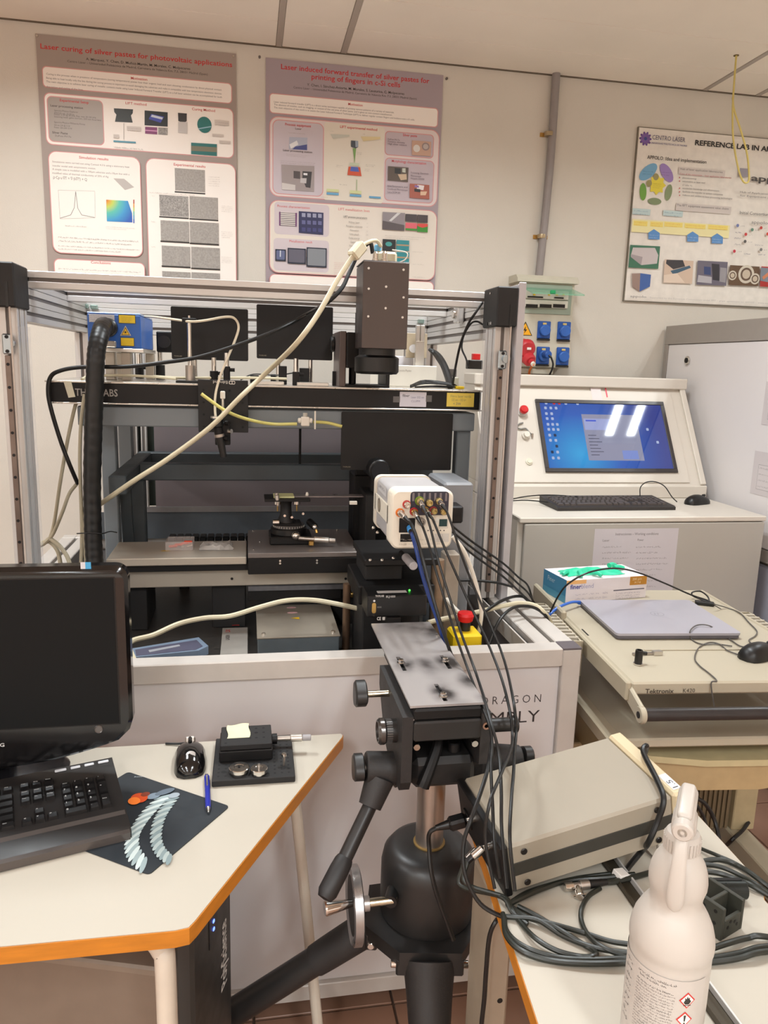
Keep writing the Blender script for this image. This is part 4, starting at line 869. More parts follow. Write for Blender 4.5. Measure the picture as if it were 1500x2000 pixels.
# ---- black perforated plate hanging on the front edge, with fibre nozzle
PYF = BBY-.010
x0, x1, z0, z1 = ff(386, 741, 485, 845, PYF)
t = thing('perforated_plate', 'square black plate with threaded holes hung on the breadboard front', 'mounting plate', ((x0+x1)/2, PYF, z0))
MB().span((x0, PYF, z0), (x1, PYF+.0095, z1), BLKM, bev=.001).out('plate', t, True)
b = MB()
for i in range(4):
    for j in range(4):
        xx, zz = x0+.014+i*(x1-x0-.028)/3, z0+.014+j*(z1-z0-.04)/3; b.cyl((xx, PYF-.0004, zz), (xx, PYF+.001, zz), .003, mat('hole_black', (8, 8, 8), .8), seg=10)
b.out('threaded_holes', t, True)['kind'] = 'stuff'
# mirrored lettering along the upper edge: the plate hangs upside down
s = Sheet((0, PYF, 0), x=(-1, 0, 0), y=(0, 0, -1)); a = F(460, 744, PYF); a2 = F(411, 750, PYF)
s.rect((-a.x+.001, -a.z), (-a.x+.017, -a.z+.009), (206, 200, 192), .003)
s.ell(-a.x+.005, -a.z+.0045, .003, .0028, (36, 33, 32)); s.ell(-a.x+.012, -a.z+.0045, .003, .0028, (36, 33, 32))
s.text(-a.x+.020, -a.z+.001, 'Edmund', .007, (206, 200, 192), wd=.036, bold=.01); s.out('lettering', t)
# micrometer standing in front
c = F(435, 770, PYF-.02)
b = MB(); b.cyl((c.x, PYF-.02, c.z+.008), (c.x, PYF-.02, c.z-.012), .0065, WHP, seg=14, bev=.002); b.cyl((c.x, PYF-.02, c.z-.012), (c.x, PYF-.02, c.z-.05), .004, ALU2, seg=12); b.out('micrometer', t, True)
MB().span((c.x-.02, PYF-.035, F(0, 862, PYF).z+.0), (c.x+.018, PYF-.0005, F(0, 812, PYF).z-.005), BLK, bev=.002).out('stage_block', t, True)
cc = F(423, 825, PYF-.05)
n_ = thing('fibre_nozzle', 'black nozzle with chrome collars pointing down below the perforated plate', 'nozzle', F(432, 895, PYF-.05))
b = MB(); b.cyl(cc+V((0, 0, .012)), cc+V((0, 0, -.012)), .016, BLK2, seg=18, bev=.003); b.cyl(cc+V((0, 0, .015)), cc+V((0, 0, .011)), .015, ALU2, seg=18); b.out('collar', n_, True)
e1, e2, e3 = cc+V((.002, 0, -.012)), F(428, 848, PYF-.05), F(437, 893, PYF-.05)
MB().cyl(e1, e2, .011, BLK, seg=16).out('body', n_, True); MB().cyl(e2, e2+(e3-e2)*.12, .0125, STL, seg=16).out('chrome_ring', n_, True); MB().cyl(e2+(e3-e2)*.12, e3, .0105, BLK2, r2=.008, seg=16).out('tip', n_, True)
for k, (px_, py_) in enumerate(((441, 826), (446, 842), (440, 856))): u = F(px_, py_, PYF-.05); MB().cyl(u, u+V((.008, -.006, 0)), .006, CHR if k == 1 else BLK, seg=12).out('knob', n_, True)
# yellow tube with white valve
TY = PYF-.055
o = cable('yellow_tube', 'yellow air tube running from the perforated plate to the white valve', 'tube', [(393, 769, TY), (405, 778, TY), (440, 802, TY), (480, 818, TY+.02), (530, 828, TY+.05), (580, 828, TY+.05)], .0042, mat('yellow_tube', (208, 200, 120), .3), 'yellow air tubes')
o = cable('yellow_tube', 'yellow air tube from the white valve to behind the hanging black screen', 'tube', [(612, 824, TY+.05), (640, 826, TY+.055), (668, 833, TY+.05)], .0042, mat('yellow_tube', 0), 'yellow air tubes')
c = F(596, 823, TY+.05); t = thing('air_valve', 'small white two-way valve in the yellow air tube', 'valve', c-V((0, 0, .02)))
b = MB(); b.box(c, (.022, .018, .024), WHP, bev=.002); b.out('body', t, True)
for s_ in (-1, 1): MB().cyl(c+V((s_*.010, 0, .002)), c+V((s_*.019, 0, .002)), .007, WHP, seg=14, bev=.002).out('push_fitting', t, True)
MB().cyl(c+V((0, 0, .012)), c+V((0, 0, .022)), .006, mat('valve_knob', (190, 186, 176), .5), seg=12).out('knob', t, True)
u = F(615, 822, TY+.05); o = MB().span((u.x-.002, u.y-.006, 1.333), (u.x+.002, u.y-.004, u.z+.026), WHP).out('cable_tie'); tag(o, 'white cable tie around the yellow tube beside the valve', 'cable tie')
# ---- scanner head
GY = 1.86
x0, x1 = F(708, 600, GY).x, F(797, 600, GY).x; z1 = F(750, 511, GY).z; z0 = F(750, 681, GY).z
gx0 = x0; gy2 = min(at(686, 560, X=x0).y, 1.985)
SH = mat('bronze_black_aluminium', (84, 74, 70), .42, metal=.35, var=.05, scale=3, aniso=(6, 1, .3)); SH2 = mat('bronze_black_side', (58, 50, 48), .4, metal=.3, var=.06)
t = thing('scanner_head', 'tall black laser scanner head with white screws on its front cover', 'scanner head', ((x0+x1)/2, (GY+gy2)/2, BBZ))
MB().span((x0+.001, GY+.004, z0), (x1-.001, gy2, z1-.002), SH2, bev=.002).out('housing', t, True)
c_ = MB().span((x0, GY, z0), (x1, GY+.0035, z1), SH, bev=.001).out('front_cover', t, True)
for px, py in ((720, 524), (788, 527), (720, 564), (754, 560), (719, 618), (753, 602), (788, 581), (786, 620)):
    u = F(px, py, GY); MB().cyl((u.x, GY, u.z), (u.x, GY-.002, u.z), .0028, mat('screw_white', (226, 222, 216), .3, metal=.4), seg=10).out('screw', c_, True)
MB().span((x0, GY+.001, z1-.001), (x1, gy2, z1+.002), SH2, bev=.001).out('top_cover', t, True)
b = MB(); cx = (x0+x1)/2-.008; cy = GY+.058
b.lathe([(.046, 0), (.046, -.016), (.056, -.022), (.056, -.056), (.051, -.062), (.028, -.062)], BLK2, (cx, cy, z0), (0, 0, 1), 32)
b.out('focusing_lens', t, True)
MB().cyl((cx, cy, z0-.0605), (cx, cy, z0-.063), .041, mat('lens_glass', (30, 30, 40), .05, spec=.9), seg=28).out('lens_glass', t, True)
# bracket: upright to the left, foot open frame
bx0, bx1 = F(662, 700, 2.03).x, F(761, 700, 2.03).x
SIDEM = mat('bracket_side', (92, 80, 76), .42, metal=.3)
MB().span((bx0, 2.02, BBZ), (bx0+.018, 2.16, 1.588), SIDEM, bev=.002).out('bracket_upright', t, True)
MB().span((bx0+.018, 2.005, BBZ+.05), (x0+.03, 2.15, 1.585), BLK, bev=.002).out('bracket_body', t, True)
MB().span((x0+.01, 1.975, 1.56), (x1-.02, 2.06, 1.64), BLK, bev=.002).out('mounting_arm', t, True)
MB().span((bx0+.018, 2.02, BBZ), (bx1, 2.15, BBZ+.007), BLK, bev=.001).out('bracket_foot', t, True)
MB().span((bx1-.010, 2.02, BBZ+.007), (bx1, 2.15, BBZ+.05), BLK, bev=.001).out('bracket_side', t, True)
MB().cyl((bx0+.045, 2.09, BBZ+.007), (bx0+.045, 2.09, BBZ+.06), .010, BLK, seg=14).out('bracket_post', t, True)
u = F(652, 672, 2.14); MB().cyl((u.x-.01, 2.14, u.z), (bx0, 2.14, u.z), .022, BLK2, seg=20, bev=.003).out('beam_tube', t, True)
# connectors on top
kx = (x0+x1)/2
for i, (dx, dy) in enumerate(((-.022, .03), (-.002, .02))):
    b = MB(); o_ = (kx+dx, GY+dy, z1+.002); b.lathe([(.009, 0), (.009, .006), (.007, .007), (.007, .020), (.004, .024)], CHR, o_, seg=14); b.out('round_connector', t, True)
MB().box((kx+.006, GY+.05, z1+.016), (.055, .02, .028), mat('d_sub_hood', (214, 204, 176), .45), bev=.006).out('plug_hood', t, True)
MB().cyl((kx-.014, GY+.05, z1+.03), (kx-.014, GY+.05, z1+.045), .009, mat('light_blue_cap', (110, 180, 220), .35), seg=14, bev=.002).out('blue_plug', t, True)
MB().tube([(kx+.03, GY+.04, z1+.002), (kx+.052, GY+.03, z1+.012), (kx+.054, GY+.03, z1+.028), (kx+.02, GY+.04, z1+.034)], .0016, WHP, 6).out('lead', t, True)
# ferrite + cream cable
fe = F(698, 489, GY-.02)
pts = [(kx-.008, GY+.045, z1+.042), F(734, 470, GY+.02), F(715, 475, GY), fe, F(660, 545, GY-.05), F(620, 615, GY-.09), F(575, 675, GY-.10), F(520, 728, 1.93), F(470, 775, 1.92), F(410, 835, 1.915), F(330, 895, 1.915), F(260, 940, 1.92), F(205, 978, 1.985), F(188, 990, 2.0)]
o = MB().tube(pts, lambda u: .0045 if u < .2 else .0062, CREAM, 10).out('cream_cable'); tag(o, 'thick cream cable slanting from the scanner head down to the black hose', 'cable')
o = MB().bar(F(688, 502, GY-.025), F(708, 478, GY-.01), .026, .026, mat('ferrite_cover', (214, 206, 180), .45), bev=.004).out('ferrite_core'); tag(o, 'cream ferrite block clipped on the cable beside the scanner head', 'ferrite core')
pts = [V((kx-.02, GY+.09, z1+.03)), F(722, 474, GY+.09), F(700, 496, GY+.09), V((F(681, 535, GY+.07))), F(668, 562, GY+.02), F(640, 590, GY-.01), F(600, 614, 2.01), F(540, 645, 1.985), F(470, 672, 1.975), F(390, 697, 1.975), F(320, 708, 1.985), F(250, 716, 1.987), F(160, 717, 1.988), F(115, 725, 1.988), F(98, 738, 1.99), F(94, 765, 1.985), F(100, 800, 1.98), F(118, 860, 1.98), F(135, 905, 1.98), F(152, 945, 2.0)]
o = MB().tube(pts, .0052, RUB, 10).out('black_cable'); tag(o, 'black cable looping from behind the scanner head over the left end of the breadboard', 'cable')
# ---- things on the right rear of the breadboard
x0, x1, z0, z1 = ff(765, 712, 852, 756, 2.2)
t = thing('white_laser_box', 'long white low box on the breadboard right of the scanner lens', 'laser', ((x0+x1)/2, 2.25, BBZ))
MB().span((x0-.04, 2.2, BBZ), (x1, 2.34, BBZ+.062), WHP, bev=.002).out('housing', t, True)
s = Sheet((0, 2.2, 0)); s.ptext((778, 725), (803, 726), 'Spectra-Physics', 4, (170, 160, 150)); s.out('lettering', t)
t = thing('second_laser_box', 'grey-white box with a brown end panel behind the long white box', 'laser', (x0+.04, 2.38, BBZ))
MB().span((x0-.02, 2.36, BBZ), (x0+.10, 2.46, BBZ+.09), mat('cool_white', (206, 202, 206), .45), bev=.002).out('housing', t, True)
u = F(815, 680, 2.35); MB().span((u.x-.035, 2.345, u.z-.03), (u.x+.03, 2.36, u.z+.045), mat('tan_circuit_plate', (176, 160, 136), .45, var=.08), bev=.001).out('end_panel', t, True)
MB().cyl((u.x-.014, 2.344, u.z-.002), (u.x-.014, 2.34, u.z-.002), .013, mat('white_disc', (226, 224, 226), .4), seg=20).out('disc', t, True)
u = F(821, 655, 2.3); o = MB(); o.span((u.x-.012, 2.3, u.z-.018), (u.x-.001, 2.32, u.z+.03), ALU2, bev=.001); o.span((u.x+.001, 2.3, u.z-.018), (u.x+.014, 2.32, u.z+.03), ALU2, bev=.001); o.span((u.x-.012, 2.302, BBZ+.0625), (u.x+.014, 2.318, u.z-.016), ALU2)
o = o.out('aluminium_stand'); tag(o, 'small upright aluminium stand above the white box right of the scanner head', 'stand')
x0, x1, z0, z1 = ff(905, 745, 940, 765, 2.1)
x1 = .61
t = thing('beige_connector_box', 'beige box with a grey cover in the rear right corner of the breadboard', 'box', ((x0+x1)/2, 2.2, BBZ))
MB().span((x0-.01, 2.17, BBZ), (x1, 2.26, BBZ+.032), mat('beige_box', (206, 202, 182), .5), bev=.003).out('housing', t, True)
MB().span((x0-.002, 2.20, BBZ+.0325), (x1, 2.26, BBZ+.055), mat('mid_grey', (104, 98, 96), .5), bev=.002).out('cover', t, True)
u = F(925, 712, 2.22); MB().box((u.x+.002, 2.22, u.z), (.045, .03, .026), BLK2, bev=.002).out('relay', t, True)
MB().box((u.x+.006, 2.22, u.z+.023), (.022, .02, .018), RED, bev=.001).out('red_switch', t, True)
o = MB().box((F(897, 757, 2.06).x, 2.06, BBZ+.005), (.022, .03, .008), YEL, bev=.002).out('yellow_plug'); tag(o, 'small yellow plug lying on the breadboard edge near the right post', 'plug')
cable('corrugated_tube', 'black corrugated tube arching down behind the white box', 'hose', [(838, 682, 2.3), (852, 692, 2.28), (866, 712, 2.2), (876, 738, 2.14), (880, 754, 2.10)], lambda u: .005+.006*min(1, u*3), RUB, seg=10)
cable('thin_black_cable', 'thin black cable rising from the breadboard to the right post cover', 'cable', [(884, 752, 2.08), (890, 715, 2.05), (900, 670, 2.02), (915, 632, 2.0), (928, 612, 1.985), (943, 590, 1.98)], .0034, RUB, 'thin black cables by the right post')
cable('thin_black_cable', 'thin black cable looping from the post cover down to the red switch', 'cable', [(943, 634, 1.99), (932, 628, 2.0), (920, 632, 2.02), (906, 655, 2.05), (902, 680, 2.08), (910, 700, 2.15), (914, 716, 2.2)], .0026, RUB, 'thin black cables by the right post')
for i in range(4): cable('coiled_lead', ('outermost', 'second', 'third', 'innermost')[i]+' of the flat black cable loops right of the scanner bracket', 'cable', [(802, 756-i, 2.05+.01*i), (830, 749-i*2, 2.10+.02*i), (880, 752-i, 2.09), (890, 756, 2.06), (850, 754+i*.5, 2.04), (810, 756, 2.05)], .0022, RUB, 'flat loops of black lead on the breadboard', n=4, seg=6)
for i, P in enumerate(([(160, 741, 2.04), (175, 735, 2.1), (230, 733, 2.12), (300, 736, 2.1), (345, 740, 2.06)], [(300, 735, 2.1), (350, 738, 2.08), (430, 738, 2.1), (500, 738, 2.12), (560, 740, 2.1)])):
    cable('cream_lead', ('cream cable lying on the breadboard under the blue laser', 'cream cable lying on the breadboard behind the perforated plate')[i], 'cable', P, .0035, CREAM, 'cream cables lying on the breadboard')
cable('thin_lead', 'thin black lead running to the block under the right black screen', 'cable', [(470, 742, 2.14), (495, 731, 2.15), (540, 733, 2.14), (575, 728, 2.1)], .0018, RUB, seg=6)
# ---- left side cables
for i, P in enumerate(([(155, 770, 2.02), (145, 800, 2.02), (132, 860, 2.02), (118, 940, 2.02), (106, 1020, 2.05), (98, 1050, 2.06)], [(150, 945, 2.03), (135, 965, 2.03), (122, 1000, 2.03), (105, 1040, 2.05), (96, 1052, 2.06)], [(165, 770, 1.98), (158, 830, 1.97), (156, 900, 1.97), (158, 970, 1.97), (160, 1040, 1.96), (158, 1110, 1.95)], [(172, 960, 1.965), (165, 1020, 1.96), (168, 1100, 1.95)], [(96, 1050, 2.06), (115, 1065, 2.05), (130, 1085, 2.04), (138, 1105, 2.03)], [(96, 1052, 2.06), (85, 1062, 2.06), (74, 1068, 2.06), (60, 1080, 2.06)], [(70, 1065, 2.07), (95, 1058, 2.07), (112, 1075, 2.06), (118, 1100, 2.05)])):
    cable('cream_lead', ('long cream cable hanging left of the hose', 'short cream cable branching to the knot at the left', 'cream cable following the black hose', 'cream cable behind the lower hose', 'cream cable falling right from the knot', 'cream cable falling left from the knot', 'cream cable curling under the knot')[i], 'cable', P, .0045 if i < 4 else .0055, mat('grey_cream_cable', (178, 168, 144), .5), 'cream cables at the left of the machine', seg=8)
cable('cable_wrap', 'black cable tie wrapped round the hose at mid height', 'cable tie', [(150, 1042, 1.93), (175, 1041, 1.92), (200, 1042, 1.93), (215, 1038, 1.97), (228, 1040, 2.0)], .0015, RUB, seg=6)

# ================================================================== STAGES
SL = mat('stage_plate', (186, 176, 162), .34, metal=.3, var=.06, scale=5)
t = thing('linear_stage', 'long motorised linear stage with bright cover plates across the machine', 'stage', (-.03, 2.05, .82))
MB().span((-.35, 1.99, .908), (.298, 2.18, .955), SL, bev=.002).out('beam', t, True)
MB().span((-.35, 1.965, .958), (.295, 2.14, .978), BLK, bev=.001).out('bearing_strip', t, True)
MB().span((-.358, 1.95, .978), (-.006, 2.14, .998), SL, bev=.002).out('left_cover_plate', t, True)
MB().span((.298, 1.975, .978), (.335, 2.12, .998), SL, bev=.002).out('right_cover_plate', t, True)
MB().span((-.003, 1.985, .893), (.26, 2.18, .907), mat('scale_strip', (112, 112, 116), .4, metal=.6, var=.1, scale=60), bev=.001).out('scale_strip', t, True)
MB().span((-.003, 1.99, .865), (.25, 2.2, .892), BLK, bev=.001).out('lower_slide', t, True)
for x in (-.36, -.10, .20): MB().span((x, 2.02, FLZ), (x+.09, 2.2, .864 if x > -.1 else .907), BLKM, bev=.002).out('riser_block', t, True)
MB().cyl((.26, 2.0, .872), (.30, 2.0, .872), .008, BRASS, seg=12).out('brass_coupling', t, True)
for px_ in (453, 675): u = F(px_, 1130, 1.99); MB().cyl((u.x, 1.99, u.z), (u.x, 1.987, u.z), .0035, BLK, seg=10).out('screw', t, True)
s = Sheet((0, 0, .998), x=(1, 0, 0), y=(0, 1, 0)); s.ell(-.22, 2.03, .013, .005, (214, 170, 40)); s.out('warning_label', t)
# carriage
t = thing('stage_carriage', 'black carriage with a grey top plate riding on the linear stage', 'stage', (.145, 2.06, .955))
MB().span((-.003, 1.925, .957), (.292, 1.962, 1.000), BLK, bev=.002).out('front_skirt', t, True)
b = MB().span((-.003, 1.925, 1.0005), (.292, 2.21, 1.014), mat('carriage_plate', (118, 110, 106), .36, metal=.25, var=.08, scale=6), bev=.0015).out('top_plate', t, True)
for px_, py_ in ((547, 1095), (547, 1100), (619, 1094), (619, 1099)): u = F(px_, py_, 1.925); MB().cyl((u.x, 1.925, u.z), (u.x, 1.922, u.z), .0028, CHR, seg=10).out('screw', t, True)
for x, y in ((.012, 2.19), (.012, 1.96), (.28, 1.96), (.26, 2.19), (.03, 2.05)): MB().cyl((x, y, 1.014), (x, y, 1.017), .003, CHR, seg=10).out('screw', b, True)
# drag chain behind
t = thing('cable_chain', 'black plastic cable chain lying behind the linear stage', 'cable chain', (-.06, 2.42, .90))
for i in range(22):
    x = -.24+i*.024; MB().box((x, 2.42, .935), (.021, .05, .034), BLK2, bev=.003).out('chain_link', t, True)
MB().span((-.26, 2.385, .908), (.30, 2.455, .9175), BLKM).out('tray', t, True)
for x in (-.22, .24): MB().span((x, 2.40, FLZ), (x+.03, 2.44, .908), BLKM).out('tray_leg', t, True)
# plastic box with red inserts, bag
c = at(352, 1070, Z=.998); t = thing('clear_box', 'small clear plastic box of orange-red parts on the left stage plate', 'box', (c.x, 2.06, .998))
cp = mat('clear_plastic', (220, 210, 205), .1, var=0, alpha=.22, spec=.7)
bx = c.x; b = MB(); b.span((bx-.035, 2.03, .9985), (bx+.035, 2.095, 1.0), cp)
for q_ in (((bx-.036, 2.03), (bx-.035, 2.095)), ((bx+.035, 2.03), (bx+.036, 2.095)), ((bx-.035, 2.029), (bx+.035, 2.03)), ((bx-.035, 2.095), (bx+.035, 2.096))): b.span((*q_[0], .9985), (*q_[1], 1.022), cp)
b.out('box', t, True)
OR = mat('orange_red_rubber', (222, 66, 24), .5)
for i, (dx, dy, a) in enumerate(((-.018, .0, .3), (-.004, .008, .2), (.012, .015, .5), (.02, .022, .1))): MB().box((bx+dx, 2.055+dy, 1.0045+.002*i), (.024, .010, .007), OR, (0, 0, a), bev=.003).out('red_part', t, True)
for i, (dx, dy) in enumerate(((.004, -.008), (.018, -.004), (.024, .006))): MB().cyl((bx+dx, 2.055+dy, 1.003), (bx+dx+.008, 2.055+dy+.004, 1.006), .0035, CHR, seg=10).out('screw', t, True)
c = at(425, 1063, Z=.999)
b = MB(); cols = 9; rows = 6; vs = []
for j in range(rows):
    for i in range(cols):
        vs.append((c.x-.045+i*.011+rnd.uniform(-.003, .003), 2.02+j*.016+rnd.uniform(-.003, .003), 1.0+abs(math.sin(i*1.7+j*2.1))*.012*(0 < i < cols-1)*(0 < j < rows-1)+.0015))
b.add(vs, [(j*cols+i, j*cols+i+1, (j+1)*cols+i+1, (j+1)*cols+i) for j in range(rows-1) for i in range(cols-1)], mat('clear_bag_film', (226, 220, 214), .2, var=0, alpha=.5, spec=.7))
b.add([(p[0], p[1], .9985) for p in vs], [(j*cols+i, (j+1)*cols+i, (j+1)*cols+i+1, j*cols+i+1) for j in range(rows-1) for i in range(cols-1)], mat('clear_bag_film', 0))
t = thing('plastic_bag', 'crumpled clear plastic bag on the left stage plate beside the carriage', 'bag', (c.x, 2.06, .998)); b.out('film', t, True)
MB().box((c.x+.0, 2.06, 1.004), (.03, .03, .004), PAPER, (0.1, .1, .4), bev=.001).out('contents', t, True)
# ---- rotation stage
RX, RYY = F(570, 1030, 2.05).x, 2.06
t = thing('rotation_stage', 'black rotary tilt stage with chrome micrometers on the carriage', 'stage', (RX, RYY, 1.014))
MB().box((RX-.004, RYY, 1.026), (.115, .105, .022), BLK, bev=.003).out('base', t, True)
MB().cyl((RX-.008, RYY, 1.037), (RX-.008, RYY, 1.055), .05, BLK2, seg=36, bev=.002).out('rotary_body', t, True)
b = MB(); b.cyl((RX-.008, RYY, 1.055), (RX-.008, RYY, 1.064), .043, mat('scale_ring', (74, 70, 68), .4), seg=36, bev=.001); d_ = b.out('scale_ring', t, True)
b = MB()
for k in range(36): a = k*PI/18; b.box((RX-.008+.0432*math.cos(a), RYY+.0432*math.sin(a), 1.0595), (.0006, .0008, .005), WHP, (0, 0, a))
b.out('scale_marks', d_, True)['kind'] = 'stuff'
MB().box((RX-.012, RYY, 1.067), (.075, .06, .006), BLK, bev=.002).out('tilt_plate', t, True)
MB().lathe([(.026, 0), (.016, .02), (.015, .05), (.019, .062)], BLKM, (RX-.016, RYY, 1.070), seg=20).out('pillar', t, True)
MB().span((RX-.075, RYY-.04, 1.132), (RX+.048, RYY+.04, 1.140), BLK, bev=.001).out('top_plate', t, True)
for dx in (-.04, .012):
    MB().cyl((RX+dx, RYY-.03, 1.124), (RX+dx, RYY-.03, 1.132), .009, CHR, seg=14).out('thumb_nut', t, True)
    MB().cyl((RX+dx, RYY-.03, 1.105), (RX+dx, RYY-.03, 1.124), .002, BRASS, seg=8).out('threaded_stud', t, True)
def micrometer(t, a, b_, r=.0065):
    a, b_ = V(a), V(b_); d = b_-a
    MB().cyl(a, a+d*.45, r*.62, STL, seg=14).out('micrometer_sleeve', t, True); MB().cyl(a+d*.42, a+d*.82, r, ALU2, seg=18, bev=.001).out('micrometer_thimble', t, True); MB().cyl(a+d*.82, b_, r*.85, STL, seg=14, bev=.001).out('ratchet', t, True)
micrometer(t, F(583, 1051, RYY-.07), F(655, 1056, RYY-.075), .0085)
MB().sphere(F(578, 1046, RYY-.065), .0135, CHR, sc=(1, 1, .85)).out('drive_knob', t, True)
u = F(608, 1061, RYY-.075); MB().box(u, (.014, .014, .012), BRASS, bev=.002).out('locking_block', t, True)
micrometer(t, F(543, 988, RYY-.035), F(540, 962, RYY-.035), .0065)
u = F(537, 1020, RYY-.03); MB().cyl(u+V((.012, 0, 0)), u-V((.006, 0, 0)), .008, CHR, seg=14, bev=.001).out('side_knob', t, True)
u = F(614, 1026, RYY-.05); b = MB(); b.cyl(u+V((-.012, .02, .006)), u+V((0, -.005, -.002)), .010, BLK2, seg=14); b.sphere(u+V((.001, -.008, -.003)), .0085, CHR); b.cyl(u+V((.004, -.012, -.01)), u+V((.006, -.016, -.018)), .004, BRASS, seg=10); b.out('angled_micrometer', t, True)
for px_, py_ in ((556, 1007), (570, 1010), (592, 1003)): u = F(px_, py_, RYY-.035); MB().cyl(u, u+V((0, -.003, 0)), .0035, CHR, seg=10).out('screw', t, True)
c0, c1 = F(534, 943, RYY), F(574, 944, RYY)
o = MB().span((c0.x, RYY-.03, 1.1405), (c1.x, RYY+.03, 1.1445), mat('pale_green_pad', (216, 216, 160), .5), bev=.001).out('sample_pad'); tag(o, 'pale yellow-green pad on top of the rotation stage', 'pad')
c0, c1 = F(612, 945, RYY), F(740, 945, RYY)
o = MB().span((RX-.005, RYY-.018, 1.1405), (.40, RYY+.018, 1.1435), mat('satin_strip', (150, 140, 138), .3, metal=.6), bev=.0005).out('metal_strip'); tag(o, 'thin metal strip bridging from the rotation stage to behind the white camera', 'strip')
u = F(600, 941, RYY); o = MB().cyl((u.x, RYY, 1.1435), (u.x, RYY, 1.152), .005, WHP, r2=.003, seg=10).out('white_clip'); tag(o, 'tiny white clip standing on the metal strip', 'clip')
# ---- black vertical optics mount
t = thing('optics_tower', 'black optics tower with clamps and a lens behind the white camera', 'optics mount', (.32, 1.9, FLZ))
MB().span((.315, 2.0, .999), (.345, 2.14, 1.155), BLKM, bev=.003).out('upright_plate', t, True)
MB().span((.300, 2.13, .86), (.40, 2.24, 1.19), BLK, bev=.003).out('column', t, True)
MB().span((.30, 1.84, .975), (.365, 1.97, .993), BLKM, bev=.002).out('slide_plate', t, True)
MB().span((.262, 1.66, 1.045), (.44, 1.86, 1.062), BLK, bev=.003).out('camera_shelf', t, True)
MB().span((.27, 1.70, 1.0), (.36, 1.85, 1.044), BLKM, bev=.003).out('camera_slide', t, True)
MB().span((.249, 1.655, .955), (.43, 1.86, 1.000), BLK, bev=.003).out('slide_body', t, True)
MB().span((.262, 1.67, FLZ), (.40, 1.84, .954), BLKM, bev=.003).out('pedestal', t, True)
MB().span((.32, 1.84, FLZ), (.38, 2.12, .9), BLKM, bev=.002).out('rear_pedestal', t, True)
u = F(740, 918, 1.98); b = MB(); b.cyl((u.x, 2.13, u.z), (u.x, 1.96, u.z), .030, BLK2, seg=24, bev=.003); b.cyl((u.x, 1.96, u.z), (u.x, 1.955, u.z), .024, mat('dark_glass', (20, 20, 28), .05, spec=.9), seg=24); b.out('objective', t, True)
MB().cyl((u.x, 2.06, 1.156), (u.x, 2.06, u.z), .01, BLK, seg=12).out('objective_post', t, True)
MB().span((u.x-.04, 2.135, 1.13), (u.x+.03, 2.15, 1.27), BLK, bev=.002).out('objective_plate', t, True)
for px_, py_, y_ in ((729, 1031, 1.7), (737, 1040, 1.68), (723, 1094, 1.65), (746, 1094, 1.65), (768, 1090, 1.65)): v_ = F(px_, py_, y_); MB().sphere(v_, .0042, CHR, 10, 6).out('ball_screw', t, True)
v_ = F(690, 982, 1.95); MB().box(v_, (.02, .01, .009), WHP, bev=.001).out('white_label', t, True)
v0, v1 = F(792, 1088, 1.62), F(808, 1106, 1.55); b = MB(); b.cyl(v0, v1, .0095, mat('frosted_knob', (176, 170, 172), .4), seg=18, bev=.002); b.out('frosted_knob', t, True); MB().cyl(F(784, 1080, 1.66), v0, .007, BLK, seg=12).out('knob_shaft', t, True)
MB().cyl((.245, 1.83, FLZ), (.245, 1.83, .955), .010, mat('bronze_rod', (130, 104, 84), .4, metal=.6), seg=16).out('bronze_rod', t, True)
v_ = F(855, 1100, 1.72); MB().cyl((v_.x, 1.72, FLZ), (v_.x, 1.72, 1.044), .016, mat('tan_rod', (150, 126, 104), .45, metal=.4), seg=16).out('support_rod', t, True)
x0, x1, z0, z1 = ff(862, 1075, 888, 1120, 1.78); MB().span((x0, 1.74, FLZ), (x1, 1.785, z1), mat('beige_block', (170, 158, 144), .45), bev=.003).out('beige_block', t, True)
# ---- grey motor housing to the right of the camera
x0, x1, z0, z1 = ff(876, 940, 915, 1150, 1.80)
t = thing('motor_housing', 'grey painted vertical housing right behind the white camera', 'housing', ((x0+x1)/2, 1.9, FLZ))
MB().span((x0-.01, 1.80, FLZ), (x1, 1.98, z1-.004), mat('housing_grey', (136, 138, 142), .5, var=.04), bev=.006).out('housing', t, True)
x0, x1, z0, z1 = ff(878, 986, 900, 1019, 1.76); MB().span((x0, 1.74, z0), (x1, 1.80, z1), BLK, bev=.004).out('black_knob', t, True)
# ---- metal driver box with stickers
t = thing('steel_box', 'low brushed steel box with pink and yellow stickers inside the base', 'box', (.12, 1.9, FLZ))
MB().span((.02, 1.765, FLZ+.001), (.22, 2.012, .838), mat('blue_grey_side', (104, 112, 116), .45, metal=.3), bev=.002).out('body', t, True)
MB().span((.018, 1.763, .8385), (.222, 2.014, .843), mat('steel_lid', (158, 148, 134), .38, metal=.35, var=.14, scale=9), bev=.001).out('lid', t, True)
for x in (.034, .206): MB().cyl((x, 1.785, .843), (x, 1.785, .847), .005, CHR, seg=12).out('screw', t, True)
s = Sheet((0, 0, .843), x=(1, 0, 0), y=(0, 1, 0))
for px_, py_, rx, cc in ((569, 1187, .013, (226, 180, 180)), (571, 1197, .014, (230, 186, 186))): c = s.loc(px_, py_); s.ell(c[0], c[1], rx, .0075, cc); s.body(c[0]-.008, c[1]-.002, .016, .004, (150, 60, 60)); s.cut('oval_sticker', t)
c = s.loc(577, 1208); s.pts([(c[0]-.013, c[1]+.002), (c[0]+.01, c[1]+.009), (c[0]+.01, c[1]-.008)], (222, 176, 30), px=False); s.out('warning_sticker', t)
